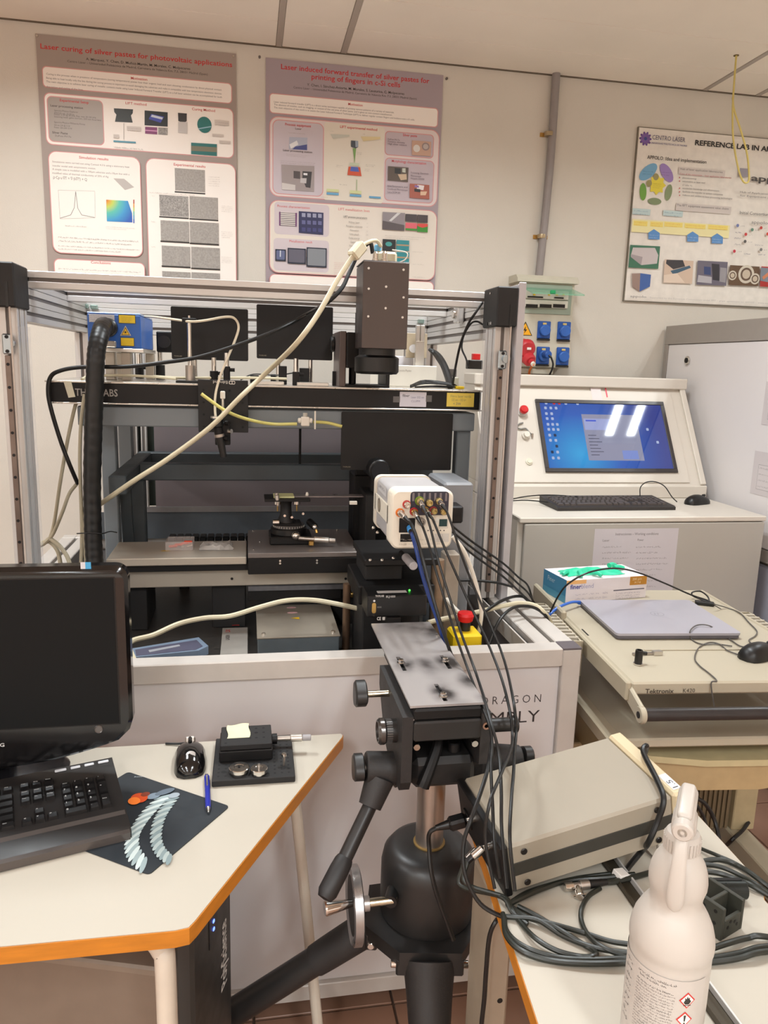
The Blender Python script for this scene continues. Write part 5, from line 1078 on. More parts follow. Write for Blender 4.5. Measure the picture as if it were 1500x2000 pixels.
# ---- printed plate, card
a = [at(px_, py_, Z=FLZ+.006) for px_, py_ in ((424, 1272), (484, 1272), (484, 1180), (436, 1180))]
b = MB(); ctr = sum(a, V((0, 0, 0)))/4
b.span((min(p.x for p in a)+.008, 1.72, FLZ+.0005), (max(p.x for p in a), 2.0, FLZ+.006), mat('pale_plate', (186, 180, 172), .4, metal=.3), bev=.001)
t = thing('printed_plate', 'pale metal plate with red and black lettering beside the steel box', 'plate', (ctr.x, 1.85, FLZ)); b.out('plate', t, True)
s = Sheet((0, 0, FLZ+.006), x=(0, 1, 0), y=(-1, 0, 0)); c = at(448, 1250, Z=FLZ+.006); s.text(c.y, -c.x, 'LASER', .010, (70, 60, 60), bold=.01); s.text(c.y+.06, -c.x+.0, 'LX', .012, (200, 40, 36), bold=.02); s.cut('lettering', t)
c2 = at(462, 1218, Z=FLZ+.006); s.rect((c2.y-.016, -c2.x-.008), (c2.y+.016, -c2.x+.012), (200, 44, 40)); s.rect((c2.y-.010, -c2.x-.003), (c2.y+.010, -c2.x+.007), (120, 60, 50)); s.out('red_square', t)
t = thing('blue_card', 'blue-grey plastic tool card lying in the machine base by the monitor', 'card', at(335, 1262, Z=FLZ+.02))
a = [at(px_, py_, Z=FLZ+.02) for px_, py_ in ((258, 1268), (388, 1246), (407, 1263), (388, 1272), (262, 1285))]
MB().prism([(p.x, p.y) for p in a], FLZ+.022, mat('blue_card_edge', (132, 150, 172), .35), h0=FLZ+.0005).out('card', t, True)
a2 = [at(px_, py_, Z=FLZ+.0225) for px_, py_ in ((264, 1269), (384, 1250), (396, 1262), (382, 1269), (266, 1281))]
MB().prism([(p.x, p.y) for p in a2], FLZ+.0228, mat('card_face', (92, 92, 112), .4), h0=FLZ+.0221).out('card_face', t, True)
a2 = [at(px_, py_, Z=FLZ+.0235) for px_, py_ in ((290, 1270), (350, 1259), (352, 1262), (292, 1274))]; MB().prism([(p.x, p.y) for p in a2], FLZ+.0240, mat('card_slot', (170, 172, 180), .4), h0=FLZ+.0229).out('slot', t, True)
# ---- cream cable lying across the base
cable('cream_cable', 'cream cable snaking across the machine base in front of the steel box', 'cable', [(262, 1290, 1.62), (252, 1262, 1.66), (262, 1250, 1.70), (300, 1240, 1.72), (350, 1218, 1.74), (400, 1207, 1.76), (450, 1203, 1.76), (510, 1185, 1.76), (560, 1173, 1.76), (610, 1172, 1.77), (660, 1180, 1.77), (705, 1190, 1.77)], .0062, CREAM)
cable('cream_cable', 'cream cable passing behind the red stop button over the base edge', 'cable', [(835, 1216, 1.66), (870, 1208, 1.68), (930, 1196, 1.70), (980, 1184, 1.72), (1015, 1178, 1.73), (1045, 1183, 1.72), (1062, 1196, 1.71), (1074, 1212, 1.73), (1080, 1240, 1.75)], .0062, CREAM)
cable('black_cable', 'black cable over the right rails beside the cream cable', 'cable', [(955, 1260, 1.62), (970, 1222, 1.64), (985, 1200, 1.66), (1005, 1186, 1.69), (1030, 1184, 1.71), (1050, 1190, 1.71), (1068, 1206, 1.71), (1076, 1240, 1.74)], .004, RUB, 'black cables crossing the base rails')
cable('black_cable', 'black cable arching over the right rails to the far side', 'cable', [(945, 1196, 1.70), (975, 1176, 1.72), (1000, 1166, 1.76), (1020, 1165, 1.78), (1030, 1172, 1.78), (1040, 1190, 1.80)], .004, RUB, 'black cables crossing the base rails')
cable('white_cable', 'white cable dropping from behind the white camera beside the black leads', 'cable', [(884, 1048, 1.62), (905, 1075, 1.62), (920, 1110, 1.63), (932, 1150, 1.64), (940, 1190, 1.64), (938, 1220, 1.64), (932, 1245, 1.66)], .005, WHP)
cable('white_cable', 'white cable curling beside the red stop button', 'cable', [(872, 1170, 1.72), (885, 1185, 1.69), (900, 1200, 1.67), (912, 1215, 1.67)], .005, WHP)
cable('grey_cable', 'grey cable loop rising behind the camera leads', 'cable', [(874, 1180, 1.75), (870, 1155, 1.75), (876, 1140, 1.76), (895, 1134, 1.76), (930, 1134, 1.78), (970, 1138, 1.8), (1000, 1146, 1.84)], .0035, RUB)
for i in range(3): cable('rear_lead', ('upper', 'middle', 'lower')[i]+' black lead slanting from behind the camera down to the base edge', 'cable', [(884, 1028+i*11, 1.68-i*.012), (925, 1060+i*12, 1.70-i*.012), (980, 1098+i*13, 1.74-i*.012), (1012, 1127+i*13, 1.78-i*.012), (1032, 1146+i*13, 1.82-i*.01), (1044+i*7, 1190, 1.9)], .0027, RUB, 'black leads slanting behind the camera')

# ---- white high speed camera
CY0 = 1.50
x0, x1, z0, z1 = ff(766, 957, 882, 1071, CY0)
IV = mat('camera_ivory', (230, 222, 206), .38, var=.02); CG = mat('camera_grey_inlay', (176, 172, 172), .45, var=.05)
t = thing('white_camera', 'boxy white high-speed camera with gold sockets and cables on its back', 'camera', ((x0+x1)/2, CY0+.12, z0))
def rr(x0, x1, z0, z1, r, n=6):
    p = []
    for cx, cz, a0 in ((x1-r, z0+r, -90), (x1-r, z1-r, 0), (x0+r, z1-r, 90), (x0+r, z0+r, 180)):
        for k in range(n+1): a = math.radians(a0+90/n*k); p.append((cx+r*math.cos(a), cz+r*math.sin(a)))
    return p
BK = basis(V((1, 0, 0)), V((0, 0, 1)), V((0, -1, 0)), V((0, 0, 0)))
CD = .23
def shell(parts, name, m):
    b = MB()
    rings = []
    for (x0_, x1_, z0_, z1_, r, y) in parts: rings.append([(p[0], y, p[1]) for p in rr(x0_, x1_, z0_, z1_, r)])
    n = len(rings[0]); vs = [p for R_ in rings for p in R_]; fs = []
    for k in range(len(rings)-1): fs += [[k*n+i, (k+1)*n+i, (k+1)*n+(i+1) % n, k*n+(i+1) % n] for i in range(n)]
    fs += [list(range(n)), [(len(rings)-1)*n+i for i in range(n)][::-1]]
    b.add(vs, fs, m); return b.out(name, t, True, smooth=40)
shell([(x0+.004, x1-.004, z0+.004, z1-.004, .014, CY0), (x0, x1, z0, z1, .017, CY0+.005), (x0, x1, z0, z1, .017, CY0+.05), (x0+.003, x1-.003, z0+.003, z1-.003, .015, CY0+.052)], 'rear_bezel', IV)
shell([(x0+.003, x1-.003, z0+.003, z1-.003, .015, CY0+.0525), (x0+.003, x1-.003, z0+.003, z1-.003, .015, CY0+CD-.03)], 'body', CG)
shell([(x0, x1, z0, z1, .017, CY0+CD-.029), (x0, x1, z0, z1, .017, CY0+CD-.004), (x0+.004, x1-.004, z0+.004, z1-.004, .014, CY0+CD)], 'front_bezel', IV)
# ivory band along the left flank
MB().span((x0+.0, CY0+.04, z0+.045), (x0+.004, CY0+CD-.02, z0+.085), IV, bev=.001).out('side_band', t, True)
s = Sheet((x0+.0, 0, 0), x=(0, -1, 0), y=(0, 0, 1)); s.ell(-(CY0+.15), z0+.066, .018, .016, (110, 98, 88)); s.ell(-(CY0+.15), z0+.066, .014, .012, (150, 138, 120)); s.out('side_emblem', t)
s = Sheet((x0+.003, 0, 0), x=(0, -1, 0), y=(0, 0, 1)); s.rect((-(CY0+.18), z0+.096), (-(CY0+.08), z0+.118), (206, 204, 204)); s.body(-(CY0+.175), z0+.104, .085, .010, (100, 96, 110)); s.out('side_label', t)
K = lambda px_, py_: F(px_, py_, CY0)
# connector field
b = MB(); p, q = K(802, 960), K(875, 1006); b.prism(rr(p.x, q.x, q.z, p.z, .007, 3), .0012, mat('socket_field', (44, 42, 58), .4), Matrix.Translation((0, CY0+.0005, 0)) @ BK); f_ = b.out('socket_field', t, True)
b = MB()
for i in range(7): xx = p.x+.006+i*(q.x-p.x-.012)/6; b.span((xx-.0022, CY0-.0012, p.z-.020), (xx+.0022, CY0-.0006, p.z-.003), mat('field_stripe', (120, 112, 116), .4))
b.out('stripes', f_, True)
b = MB(); p, q = K(780, 1012), K(810, 1040); b.span((p.x, CY0-.001, q.z), (q.x, CY0+.004, p.z), BLK, bev=.0008); p, q = K(782, 1043), K(808, 1058); b.span((p.x, CY0-.001, q.z), (q.x, CY0+.004, p.z), BLK, bev=.0008); b.out('network_recess', t, True)
p, q = K(858, 1014), K(873, 1028); MB().span((p.x, CY0-.001, q.z), (q.x, CY0+.003, p.z), mat('display_green', (22, 60, 62), .2), bev=.0005).out('mini_display', t, True)
s = Sheet((0, CY0, 0)); s.prect((857, 1012), (875, 1032), (206, 200, 186)); s.prect((850, 1012), (857, 1020), (214, 210, 200))
for px_, py_ in ((860, 1036), (867, 1036), (846, 1036), (836, 1036)): c = s.loc(px_, py_); s.ell(c[0], c[1], .0015, .0015, (60, 56, 56), 8)
s.prect((848, 1042), (876, 1058), (206, 202, 194)); s.line([(855, 1043), (855, 1057)], .0006, (170, 164, 156)); s.line([(864, 1043), (864, 1057)], .0006, (170, 164, 156)); s.para((780, 1048), (870, 1066), 2, (190, 184, 174)); s.out('rear_markings', t)
def sock(px_, py_, ring=None, r=.0075, m=BRASS, plug=None):
    c = K(px_, py_); b = MB()
    if ring: MB().cyl((c.x, CY0, c.z), (c.x, CY0-.002, c.z), r*1.28, mat('ring_%d_%d_%d' % ring, ring, .4), seg=20).out('colour_ring', t, True)
    b.lathe([(r, 0), (r, .010), (r*.85, .011), (r*.85, .014), (r*.55, .014), (r*.5, .008), (0, .008)], m, (c.x, CY0-.001, c.z), (0, -1, 0), 16); b.out('socket', t, True); return V((c.x, CY0-.014, c.z))
GOLD = mat('gold_plated', (190, 172, 120), .28, metal=.9, var=.1)
j1 = sock(794, 985, (196, 60, 56), .0068, CHR); j2 = sock(781, 1001, (230, 120, 30), .0072, CHR); j3 = sock(808, 999, (200, 30, 50), .0068)
j4 = sock(819, 978, (120, 150, 40), .0075, GOLD); j5 = sock(837, 981, None, .0072, GOLD); j6 = sock(856, 978, None, .0072, GOLD)
j7 = sock(829, 994, None, .0068, BRASS); j8 = sock(846, 997, (170, 40, 50), .0068, GOLD); j9 = sock(864, 998, (60, 50, 60), .0068, GOLD); j10 = sock(822, 1018, None, .0085, mat('socket_grey', (170, 166, 160), .4, metal=.5))
# leads, each with its plug
def lead(label, j, P, r=.0027, m=RUB, plug=(CHR, .0055, .02), boot=.022, name='camera_cable'):
    t2 = thing(name, label, 'cable', j, group='leads plugged into the white camera')
    p1 = at(P[0][0], P[0][1], Y=P[0][2]); d = (p1-j).normalized(); e = j+d*plug[2]
    MB().cyl(j, e, plug[1], plug[0], seg=14, bev=.001).out('plug', t2, True)
    MB().cyl(e, e+d*boot, plug[1]*.8, BLK2, r2=r*1.1, seg=12).out('strain_relief', t2, True)
    MB().tube([e+d*(boot-.004)]+[at(*q[:2], Y=q[2]) for q in P], r, m, 8).out('lead', t2, True)
# common tail points past the tripod head
lead('camera lead from the orange-ringed socket running down beside the blue cable', j2, [(802, 1022, 1.44), (812, 1045, 1.43), (825, 1090, 1.42), (838, 1140, 1.40), (852, 1190, 1.38), (868, 1240, 1.36), (884, 1284, 1.36), (905, 1320, 1.4), (925, 1370, 1.4)], .0036)
lead('camera lead from the lower red socket, inner one of the close pair', j3, [(826, 1030, 1.43), (838, 1065, 1.41), (850, 1110, 1.38), (868, 1170, 1.35), (890, 1240, 1.30), (915, 1310, 1.24), (938, 1370, 1.14), (955, 1415, 1.085), (961, 1450, 1.06), (959, 1500, 1.015), (962, 1570, .965), (966, 1650, .93), (976, 1715, .915)], .0026)
lead('camera lead from the green-ringed socket, outer one of the close pair', j4, [(833, 1006, 1.43), (843, 1040, 1.41), (856, 1095, 1.38), (876, 1160, 1.35), (902, 1240, 1.30), (928, 1310, 1.24), (946, 1365, 1.13), (960, 1415, 1.07), (974, 1470, 1.03), (979, 1540, .975), (980, 1620, .93), (990, 1735, .895)], .0026)
lead('camera lead from the lower middle gold socket, bowing right over the lettering', j7, [(846, 1016, 1.43), (862, 1055, 1.41), (886, 1110, 1.39), (915, 1175, 1.37), (948, 1245, 1.33), (978, 1320, 1.25), (996, 1390, 1.15), (1001, 1440, 1.11), (996, 1470, 1.04), (975, 1520, .965), (956, 1570, .925), (948, 1640, .915), (966, 1735, .895)], .0026)
lead('camera lead from the upper right gold socket, outermost over the lettering', j6, [(873, 1000, 1.43), (884, 1030, 1.42), (900, 1080, 1.41), (925, 1145, 1.40), (958, 1220, 1.37), (985, 1290, 1.31), (1003, 1370, 1.16), (1008, 1425, 1.13), (1005, 1465, 1.08), (1003, 1510, 1.015), (999, 1560, .965), (996, 1640, .912), (1006, 1740, .885)], .0026)
jb = K(800, 1030)+V((0, -.002, 0)); lead('blue network cable plugged into the white camera', jb, [(806, 1048, 1.46), (814, 1078, 1.44), (824, 1120, 1.43), (838, 1165, 1.42), (854, 1210, 1.42), (866, 1250, 1.44), (872, 1262, 1.47)], .004, mat('blue_cable', (20, 54, 124), .4), (mat('light_blue_plug', (70, 150, 220), .35), .007, .016), .01, name='network_cable')
# ---- black controller box below
x0, x1, z0, z1 = ff(718, 1165, 832, 1213, 1.565)
z0 = .9555
t = thing('controller_box', 'small black motor controller with a green light below the white camera', 'controller', ((x0+x1)/2, 1.58, z0))
MB().span((x0, 1.565, z0), (x1, 1.650, z1), BLK2, bev=.002).out('housing', t, True)
MB().span((.30, 1.555, FLZ), (.33, 1.645, z0-.0001), BLK, bev=.001).out('support_bracket', t, True)
s = Sheet((0, 0, z1), x=(1, 0, 0), y=(0, 1, 0)); u0 = s.loc(740, 1160); s.rect((u0[0]-.002, 1.585), (u0[0]+.065, 1.603), (150, 142, 136)); s.out('top_label', t)
u = at(800, 1147, Y=1.60); MB().sphere((u.x, 1.60, z1+.001), .0022, mat('green_led', (60, 255, 60), .3, var=0, emit=5), 10, 6).out('status_light', t, True)
s = Sheet((0, 1.565, 0)); s.ptext((733, 1166), (750, 1166), 'THORLABS', 4, (190, 186, 182), .02); s.ptext((754, 1167), (772, 1167), 'BLJ1000', 4, (180, 176, 172), .02); s.ptext((737, 1187), (745, 1187), 'RS232', 2.6, (170, 166, 162)); s.ptext((736, 1211), (744, 1211), 'CE', 6, (206, 202, 198), .02); s.ptext((758, 1211), (771, 1211), 'Made UK', 2.6, (170, 166, 162)); s.prect((747, 1205), (752, 1211), (190, 186, 180)); s.out('lettering', t)
u = F(730, 1187, 1.565); b = MB(); b.prism(rr(u.x-.0045, u.x+.0045, u.z-.012, u.z+.012, .004, 3), .003, BRASS, Matrix.Translation((0, 1.565, 0)) @ BK); b.cyl((u.x, 1.565, u.z+.017), (u.x, 1.561, u.z+.017), .0025, CHR, seg=8); b.cyl((u.x, 1.565, u.z-.017), (u.x, 1.561, u.z-.017), .0025, CHR, seg=8); b.out('serial_port', t, True)
# ---- emergency stop on the base rail
ex, ez = F(905, 1235, 1.56).x, BZ
ey = 1.60
c = F(908, 1248, ey)
t = thing('stop_button_box', 'yellow emergency stop box with red mushroom button inside the base edge', 'stop button', (c.x, ey, FLZ))
MB().span((c.x-.034, ey-.025, FLZ), (c.x+.034, ey+.04, F(908, 1233, ey).z), YEL, bev=.005).out('box', t, True)
zz = F(908, 1233, ey).z; MB().cyl((c.x+.002, ey+.01, zz), (c.x+.002, ey+.01, zz+.024), .0125, BLK2, seg=18).out('collar', t, True)
MB().lathe([(.012, 0), (.0165, .003), (.020, .016), (.018, .022), (0, .0235)], RED, (c.x+.002, ey+.01, zz+.020), seg=24).out('button', t, True)

# ================================================================== RIGHT SIDE: TALL CABINET, CONSOLE, CART
CX = 1.84
CBG = mat('cabinet_grey_brown', (158, 150, 142), .5, var=.03); CDR = mat('cabinet_door_lilac', (228, 223, 222), .45, var=.02, scale=2); LOW = mat('cabinet_lower_blue_grey', (172, 172, 184), .5, var=.03)
t = thing('tall_cabinet', 'tall grey steel cabinet with a pale lilac door along the right wall', 'cabinet', (2.2, 2.55, 0))
MB().span((CX+.02, 1.9, .84), (2.55, 3.185, 1.71), CBG, bev=.002).out('upper_body', t, True)
MB().span((CX+.03, 1.9, .06), (2.55, 3.185, .835), CBG, bev=.002).out('lower_body', t, True)
MB().span((CX, 1.9, 1.632), (CX+.02, 3.185, 1.712), CBG, bev=.001).out('top_rail', t, True)
MB().span((CX, 3.157, .86), (CX+.02, 3.185, 1.632), CBG, bev=.001).out('side_rail', t, True)
MB().span((CX, 1.9, .84), (CX+.02, 3.185, .885), CBG, bev=.001).out('bottom_rail', t, True)
d = MB().span((CX+.004, 1.92, .888), (CX+.02, 3.155, 1.630), CDR, bev=.002).out('door', t, True)
MB().span((CX+.012, 1.92, .08), (CX+.03, 3.17, .825), LOW, bev=.008).out('lower_door', t, True)
MB().span((CX+.06, 1.95, 0), (2.5, 3.15, .06), BLK).out('plinth', t, True)
q = at(1342, 704, X=CX); l_ = MB().cyl((CX+.004, q.y, q.z), (CX-.004, q.y, q.z), .019, CHR, seg=20, bev=.002).out('lock', d, True)
MB().cyl((CX-.004, q.y, q.z), (CX-.006, q.y, q.z), .011, BLK, seg=16).out('keyhole', t, True)
for k, (p0, p1) in enumerate((((1497, 745), (1540, 830)), ((1475, 880), (1530, 965)))):
    a, b_ = at(*p0, X=CX+.003), at(*p1, X=CX+.003); z0_ = at(p0[0], p1[1], X=CX+.003).z
    s = Sheet((CX+.003, a.y, z0_), x=(0, -1, 0), y=(0, 0, 1)); h_ = a.z-z0_; s.rect((0, 0), (.21, h_), (210, 202, 202)); s.rect((.03, .02), (.19, h_*.7), (120, 116, 116)); s.rect((.031, .021), (.189, h_*.7-.001), (214, 206, 206))
    for i in range(4): s.body(.036, .03+i*.022, .12, .006, (140, 134, 134))
    o = s.out('paper_sheet', None, False); tag(o, ('upper' if k == 0 else 'lower')+' printed sheet taped to the tall cabinet door', 'paper', 'sheets on the cabinet door')
# ---- console cabinet
CW = mat('console_warm_white', (218, 210, 198), .45, var=.02, scale=3); CGR = mat('console_door_grey', (182, 177, 168), .5, var=.03, scale=2)
t = thing('console_cabinet', 'white and grey control cabinet with a sloped screen console on top', 'cabinet', (1.34, 2.75, 0))
X0, X1, SH_ = .885, 1.795, 1.02
MB().span((X0, 2.345, .05), (X1, 3.055, SH_-.002), CW, bev=.002).out('body', t, True)
MB().span((X0, 2.325, SH_-.018), (X1+.004, 2.72, SH_), CW, bev=.003).out('shelf_top', t, True)
d = MB().span((X0+.018, 2.325, .07), (X1, 2.345, SH_-.021), CGR, bev=.003).out('door', t, True)
MB().span((X0+.02, 2.36, 0), (X1-.02, 3.08, .05), BLK).out('plinth', t, True)
a = at(1162, 1033, Y=2.325); b_ = at(1326, 1030, Y=2.325); zb_ = at(1240, 1160, Y=2.325).z
s = Sheet((0, 2.325, 0)); s.rect((a.x, zb_-.10), (b_.x, a.z), (206, 200, 204))
s.ptext((1202, 1046), (1286, 1044), 'Instrucciones – Working conditions', 5, (110, 106, 108)); s.ptext((1177, 1058), (1190, 1057), 'Laser', 4.5, (120, 114, 116)); s.ptext((1245, 1057), (1257, 1056), 'Power', 4.5, (120, 114, 116))
for (u0, u1) in ((1176, 1238), (1242, 1310)):
    for i in range(9): l0 = s.loc(u0, 1070+i*11); l1 = s.loc(u1, 1070+i*11); s.body(l0[0], l0[1], l1[0]-l0[0], .0065, (136, 130, 132), .5)
o = s.out('instruction_sheet', None, False); tag(o, 'white instruction sheet taped on the grey console cabinet door', 'paper')
# console hood: base block, sloped frame
MB().span((X0, 2.69, SH_), (X1+.005, 3.055, 1.07), CW, bev=.004).out('console_base', t, True)
sl0, sl1 = V((0, 2.70, 1.07)), V((0, 2.923, 1.44)); sd = (sl1-sl0); L_ = sd.length; sd.normalize(); sn = V((1, 0, 0)).cross(sd)
BS = basis(V((1, 0, 0)), sd, sn, sl0)     # local: x, up the slope, normal towards the room
b = MB(); b.add([(X0, 2.70, 1.07), (X1, 2.70, 1.07), (X1, 3.055, 1.07), (X0, 3.055, 1.07), (X0, 2.923, 1.44), (X1, 2.923, 1.44), (X1, 3.055, 1.44), (X0, 3.055, 1.44)],
    [(3, 2, 1, 0), (0, 1, 5, 4), (1, 2, 6, 5), (2, 3, 7, 6), (3, 0, 4, 7), (4, 5, 6, 7)], CW); b.out('hood', t, True)
MB().box((0, 0, 0), (X1-X0+.01, .155, .044), CW, T=Matrix.Translation(((X0+X1)/2, 2.982, 1.462)), bev=.004).out('hood_cap', t, True)
b = MB(); b.box(((X0+X1)/2-.03, L_/2-.005, .003), (X1-X0-.075, L_-.03, .005), CW, bev=.001, T=BS); b.out('instrument_panel', t, True)
b = MB(); b.box((X1-.012, L_/2, .006), (.024, L_, .012), CW, bev=.003, T=BS); b.out('hood_side_rail', t, True)
def onslope(px, py, h=.0055):
    d = RI*((px-750)/FPX) - UP*((py-1000)/FPX) + FW; o = sl0+sn*h; k = (o-CP).dot(sn)/d.dot(sn); q = BS.inverted() @ (CP+d*k); return q
# panel gap line and tape
# monitor in the slope
c = [onslope(*p) for p in ((1043, 783), (1292, 784), (1324, 922), (1067, 925))]
mx0, mx1 = (c[0].x+c[3].x)/2, (c[1].x+c[2].x)/2; my1, my0 = (c[0].y+c[1].y)/2, (c[2].y+c[3].y)/2
mt = thing('console_monitor', 'flat monitor set in the sloped console showing a blue desktop', 'monitor', BS @ V(((mx0+mx1)/2, my0, .006)))
b = MB(); bz = .016; BEZ = mat('monitor_bezel_grey', (58, 52, 50), .35)
for u0, v0, u1, v1 in ((mx0, my0, mx1, my0+bz), (mx0, my1-bz, mx1, my1), (mx0, my0+bz, mx0+bz, my1-bz), (mx1-bz, my0+bz, mx1, my1-bz)): b.span((u0, v0, .0058), (u1, v1, .014), BEZ, bev=.0012, T=BS)
b.out('bezel', mt, True)
DES = bpy.data.materials.new('desktop_display'); DES.use_nodes = True
nt = DES.node_tree; bs = nt.nodes['Principled BSDF']; tc = nt.nodes.new('ShaderNodeTexCoord'); g = nt.nodes.new('ShaderNodeTexGradient'); g.gradient_type = 'SPHERICAL'; mp = nt.nodes.new('ShaderNodeMapping'); cr = nt.nodes.new('ShaderNodeValToRGB')
ctr = BS @ V((mx0+(mx1-mx0)*.28, my0+(my1-my0)*.25, .012)) - mt.location
mp.inputs['Scale'].default_value = (2.6,)*3; mp.inputs['Location'].default_value = tuple(-v*2.6 for v in ctr)
nt.links.new(tc.outputs['Object'], mp.inputs[0]); nt.links.new(mp.outputs[0], g.inputs[0]); nt.links.new(g.outputs[1], cr.inputs[0])
e = cr.color_ramp.elements; e[0].position = .05; e[0].color = (*lin((52, 66, 150)), 1); e[1].position = 1; e[1].color = (*lin((60, 176, 240)), 1); q = e.new(.55); q.color = (*lin((50, 104, 200)), 1)
bs.inputs['Base Color'].default_value = (.004, .004, .006, 1); bs.inputs['Roughness'].default_value = .045; bs.inputs['Specular IOR Level'].default_value = .6
nt.links.new(cr.outputs[0], bs.inputs['Emission Color']); bs.inputs['Emission Strength'].default_value = .75
b = MB(); b.span((mx0+bz, my0+bz, .006), (mx1-bz, my1-bz, .010), DES, T=BS); sc_ = b.out('screen', mt, True)
def lit(c_, e_=.7):
    n = 'display_%02x%02x%02x' % c_
    if n in _m: return _m[n]
    m = mat(n, c_, .045, var=0, emit=e_, spec=.6); m.node_tree.nodes['Principled BSDF'].inputs['Base Color'].default_value = (.004, .004, .006, 1); return m
s = Sheet(BS @ V((0, 0, .010)), x=(1, 0, 0), y=sd, lift=.0001, step=.00004)
w_, h_ = mx1-mx0, my1-my0; U = lambda u, v: (mx0+w_*u, my0+h_*v)
s.rect(U(.335, .16), U(.76, .80), lit((170, 172, 200), .62)); s.rect(U(.345, .58), U(.55, .74), lit((176, 186, 236))); s.rect(U(.36, .70), U(.44, .72), lit((70, 100, 230))); s.rect(U(.60, .18), U(.72, .30), lit((140, 160, 230)))
for i in range(7): l = U(.36, .50-.045*i); s.rect(l, (l[0]+.035+.01*(i % 3), l[1]+.003), lit((110, 112, 140), .4), layer=False)
s.up()
WI = lit((190, 205, 240)); k_ = 0
for u, v in ((.07, .93), (.13, .93), (.17, .93), (.22, .93), (.31, .93), (.06, .86), (.1, .86), (.14, .86), (.06, .78), (.1, .78), (.06, .71), (.1, .71), (.06, .63), (.095, .63), (.13, .63), (.06, .56), (.095, .56), (.13, .56), (.06, .48), (.1, .48), (.06, .41), (.1, .41), (.1, .33), (.06, .25), (.1, .25), (.06, .17), (.1, .17), (.88, .40), (.82, .58)):
    l = U(u, v); k_ += 1; s.rect(l, (l[0]+.011, l[1]+.012), (lit((220, 60, 60)) if k_ in (2, 3) else lit((60, 80, 120), .4) if k_ in (23, 20, 24) else WI), .003, layer=False)
s.up(); s.out('desktop_icons', mt)
# buttons on the slope
def slopething(px, py): q = onslope(px, py); return BS @ V((q.x, q.y, .0055)), q
P_, q = slopething(1019, 806)
e_ = thing('emergency_button', 'red mushroom emergency button at the upper left of the sloped console', 'button', P_)
MB().lathe([(.020, 0), (.020, .008), (.014, .009), (.014, .02)], mat('button_collar', (200, 196, 190), .4), (q.x, q.y, .0055), seg=22, T=BS).out('collar', e_, True)
MB().lathe([(.012, .018), (.0165, .02), (.0175, .030), (.014, .036), (0, .037)], RED, (q.x, q.y, .0055), seg=24, T=BS).out('button', e_, True)
P_, q = slopething(1026, 852)
e_ = thing('key_switch', 'white key switch with dangling wire and keys left of the console screen', 'switch', P_)
MB().lathe([(.016, 0), (.016, .010), (.012, .012), (.012, .022), (0, .023)], WHP, (q.x, q.y, .0055), seg=22, T=BS).out('knob', e_, True)
MB().tube([BS @ V((q.x-.004, q.y+.055, .012)), BS @ V((q.x-.02, q.y+.05, .012)), BS @ V((q.x-.032, q.y+.036, .012)), BS @ V((q.x-.018, q.y+.028, .012)), BS @ V((q.x+.004, q.y+.03, .012)), BS @ V((q.x+.016, q.y+.012, .014)), BS @ V((q.x+.024, q.y+.004, .014))], .003, mat('grey_wire', (130, 128, 122), .4), 6).out('wire', e_, True)
MB().box(BS @ V((q.x+.026, q.y-.001, .014)), (.007, .006, .018), STL, bev=.001).out('key', e_, True)
P_, q = slopething(1033, 902)
e_ = thing('push_button', 'small round cream push button at the lower left of the sloped console', 'button', P_)
MB().lathe([(.014, 0), (.014, .005), (.009, .006), (.009, .010), (0, .0105)], mat('cream_button', (224, 218, 198), .4), (q.x, q.y, .0055), seg=20, T=BS).out('cap', e_, True)
s = Sheet(BS @ V((0, 0, .0055)), x=(1, 0, 0), y=sd)
a, b_ = onslope(1153, 757), onslope(1177, 782); s.rect((a.x, b_.y), (b_.x, a.y), (224, 212, 210)); a = onslope(1181, 757); s.rect((a.x, a.y-.045), (a.x+.006, a.y), (216, 70, 90))
o = s.out('paper_tab', None, False); tag(o, 'small white paper tab with a pink edge above the console screen', 'label')
# ---- generic keyboard
def keyboard(name, label, M, wd, dp, hgt, rows, km, bm_, group=None, wave=False, accent=None):
    t = thing(name, label, 'keyboard', M=M)
    b = MB(); b.prism([(0, 0), (dp, 0), (dp, hgt), (.01, hgt*.55), (0, hgt*.4)], wd, bm_, basis(V((0, 1, 0)), V((0, 0, 1)), V((1, 0, 0)), V((0, 0, 0)))); body = b.out('body', t)
    first = {}
    for (x, y, w_, d_, lab) in rows:
        z = hgt*.5+(hgt*.5)*(y/dp)
        k = (round(w_, 4), round(d_, 4))
        if k not in first:
            kb = MB(); h = .0068; i = .0024
            kb.add([(-w_/2, -d_/2, 0), (w_/2, -d_/2, 0), (w_/2, d_/2, 0), (-w_/2, d_/2, 0), (-w_/2+i, -d_/2+i*.6, h), (w_/2-i, -d_/2+i*.6, h), (w_/2-i, d_/2-i*1.6, h), (-w_/2+i, d_/2-i*1.6, h)],
                   [(0, 1, 5, 4), (1, 2, 6, 5), (2, 3, 7, 6), (3, 0, 4, 7), (4, 5, 6, 7)], km)
            o = kb.out('key', t, smooth=0); first[k] = o
        else: o = first[k].copy(); COL.objects.link(o); o.parent = t
        o.location = (x, y, z); o.rotation_euler = (math.atan2(hgt*.5, dp), 0, 0)
    return t
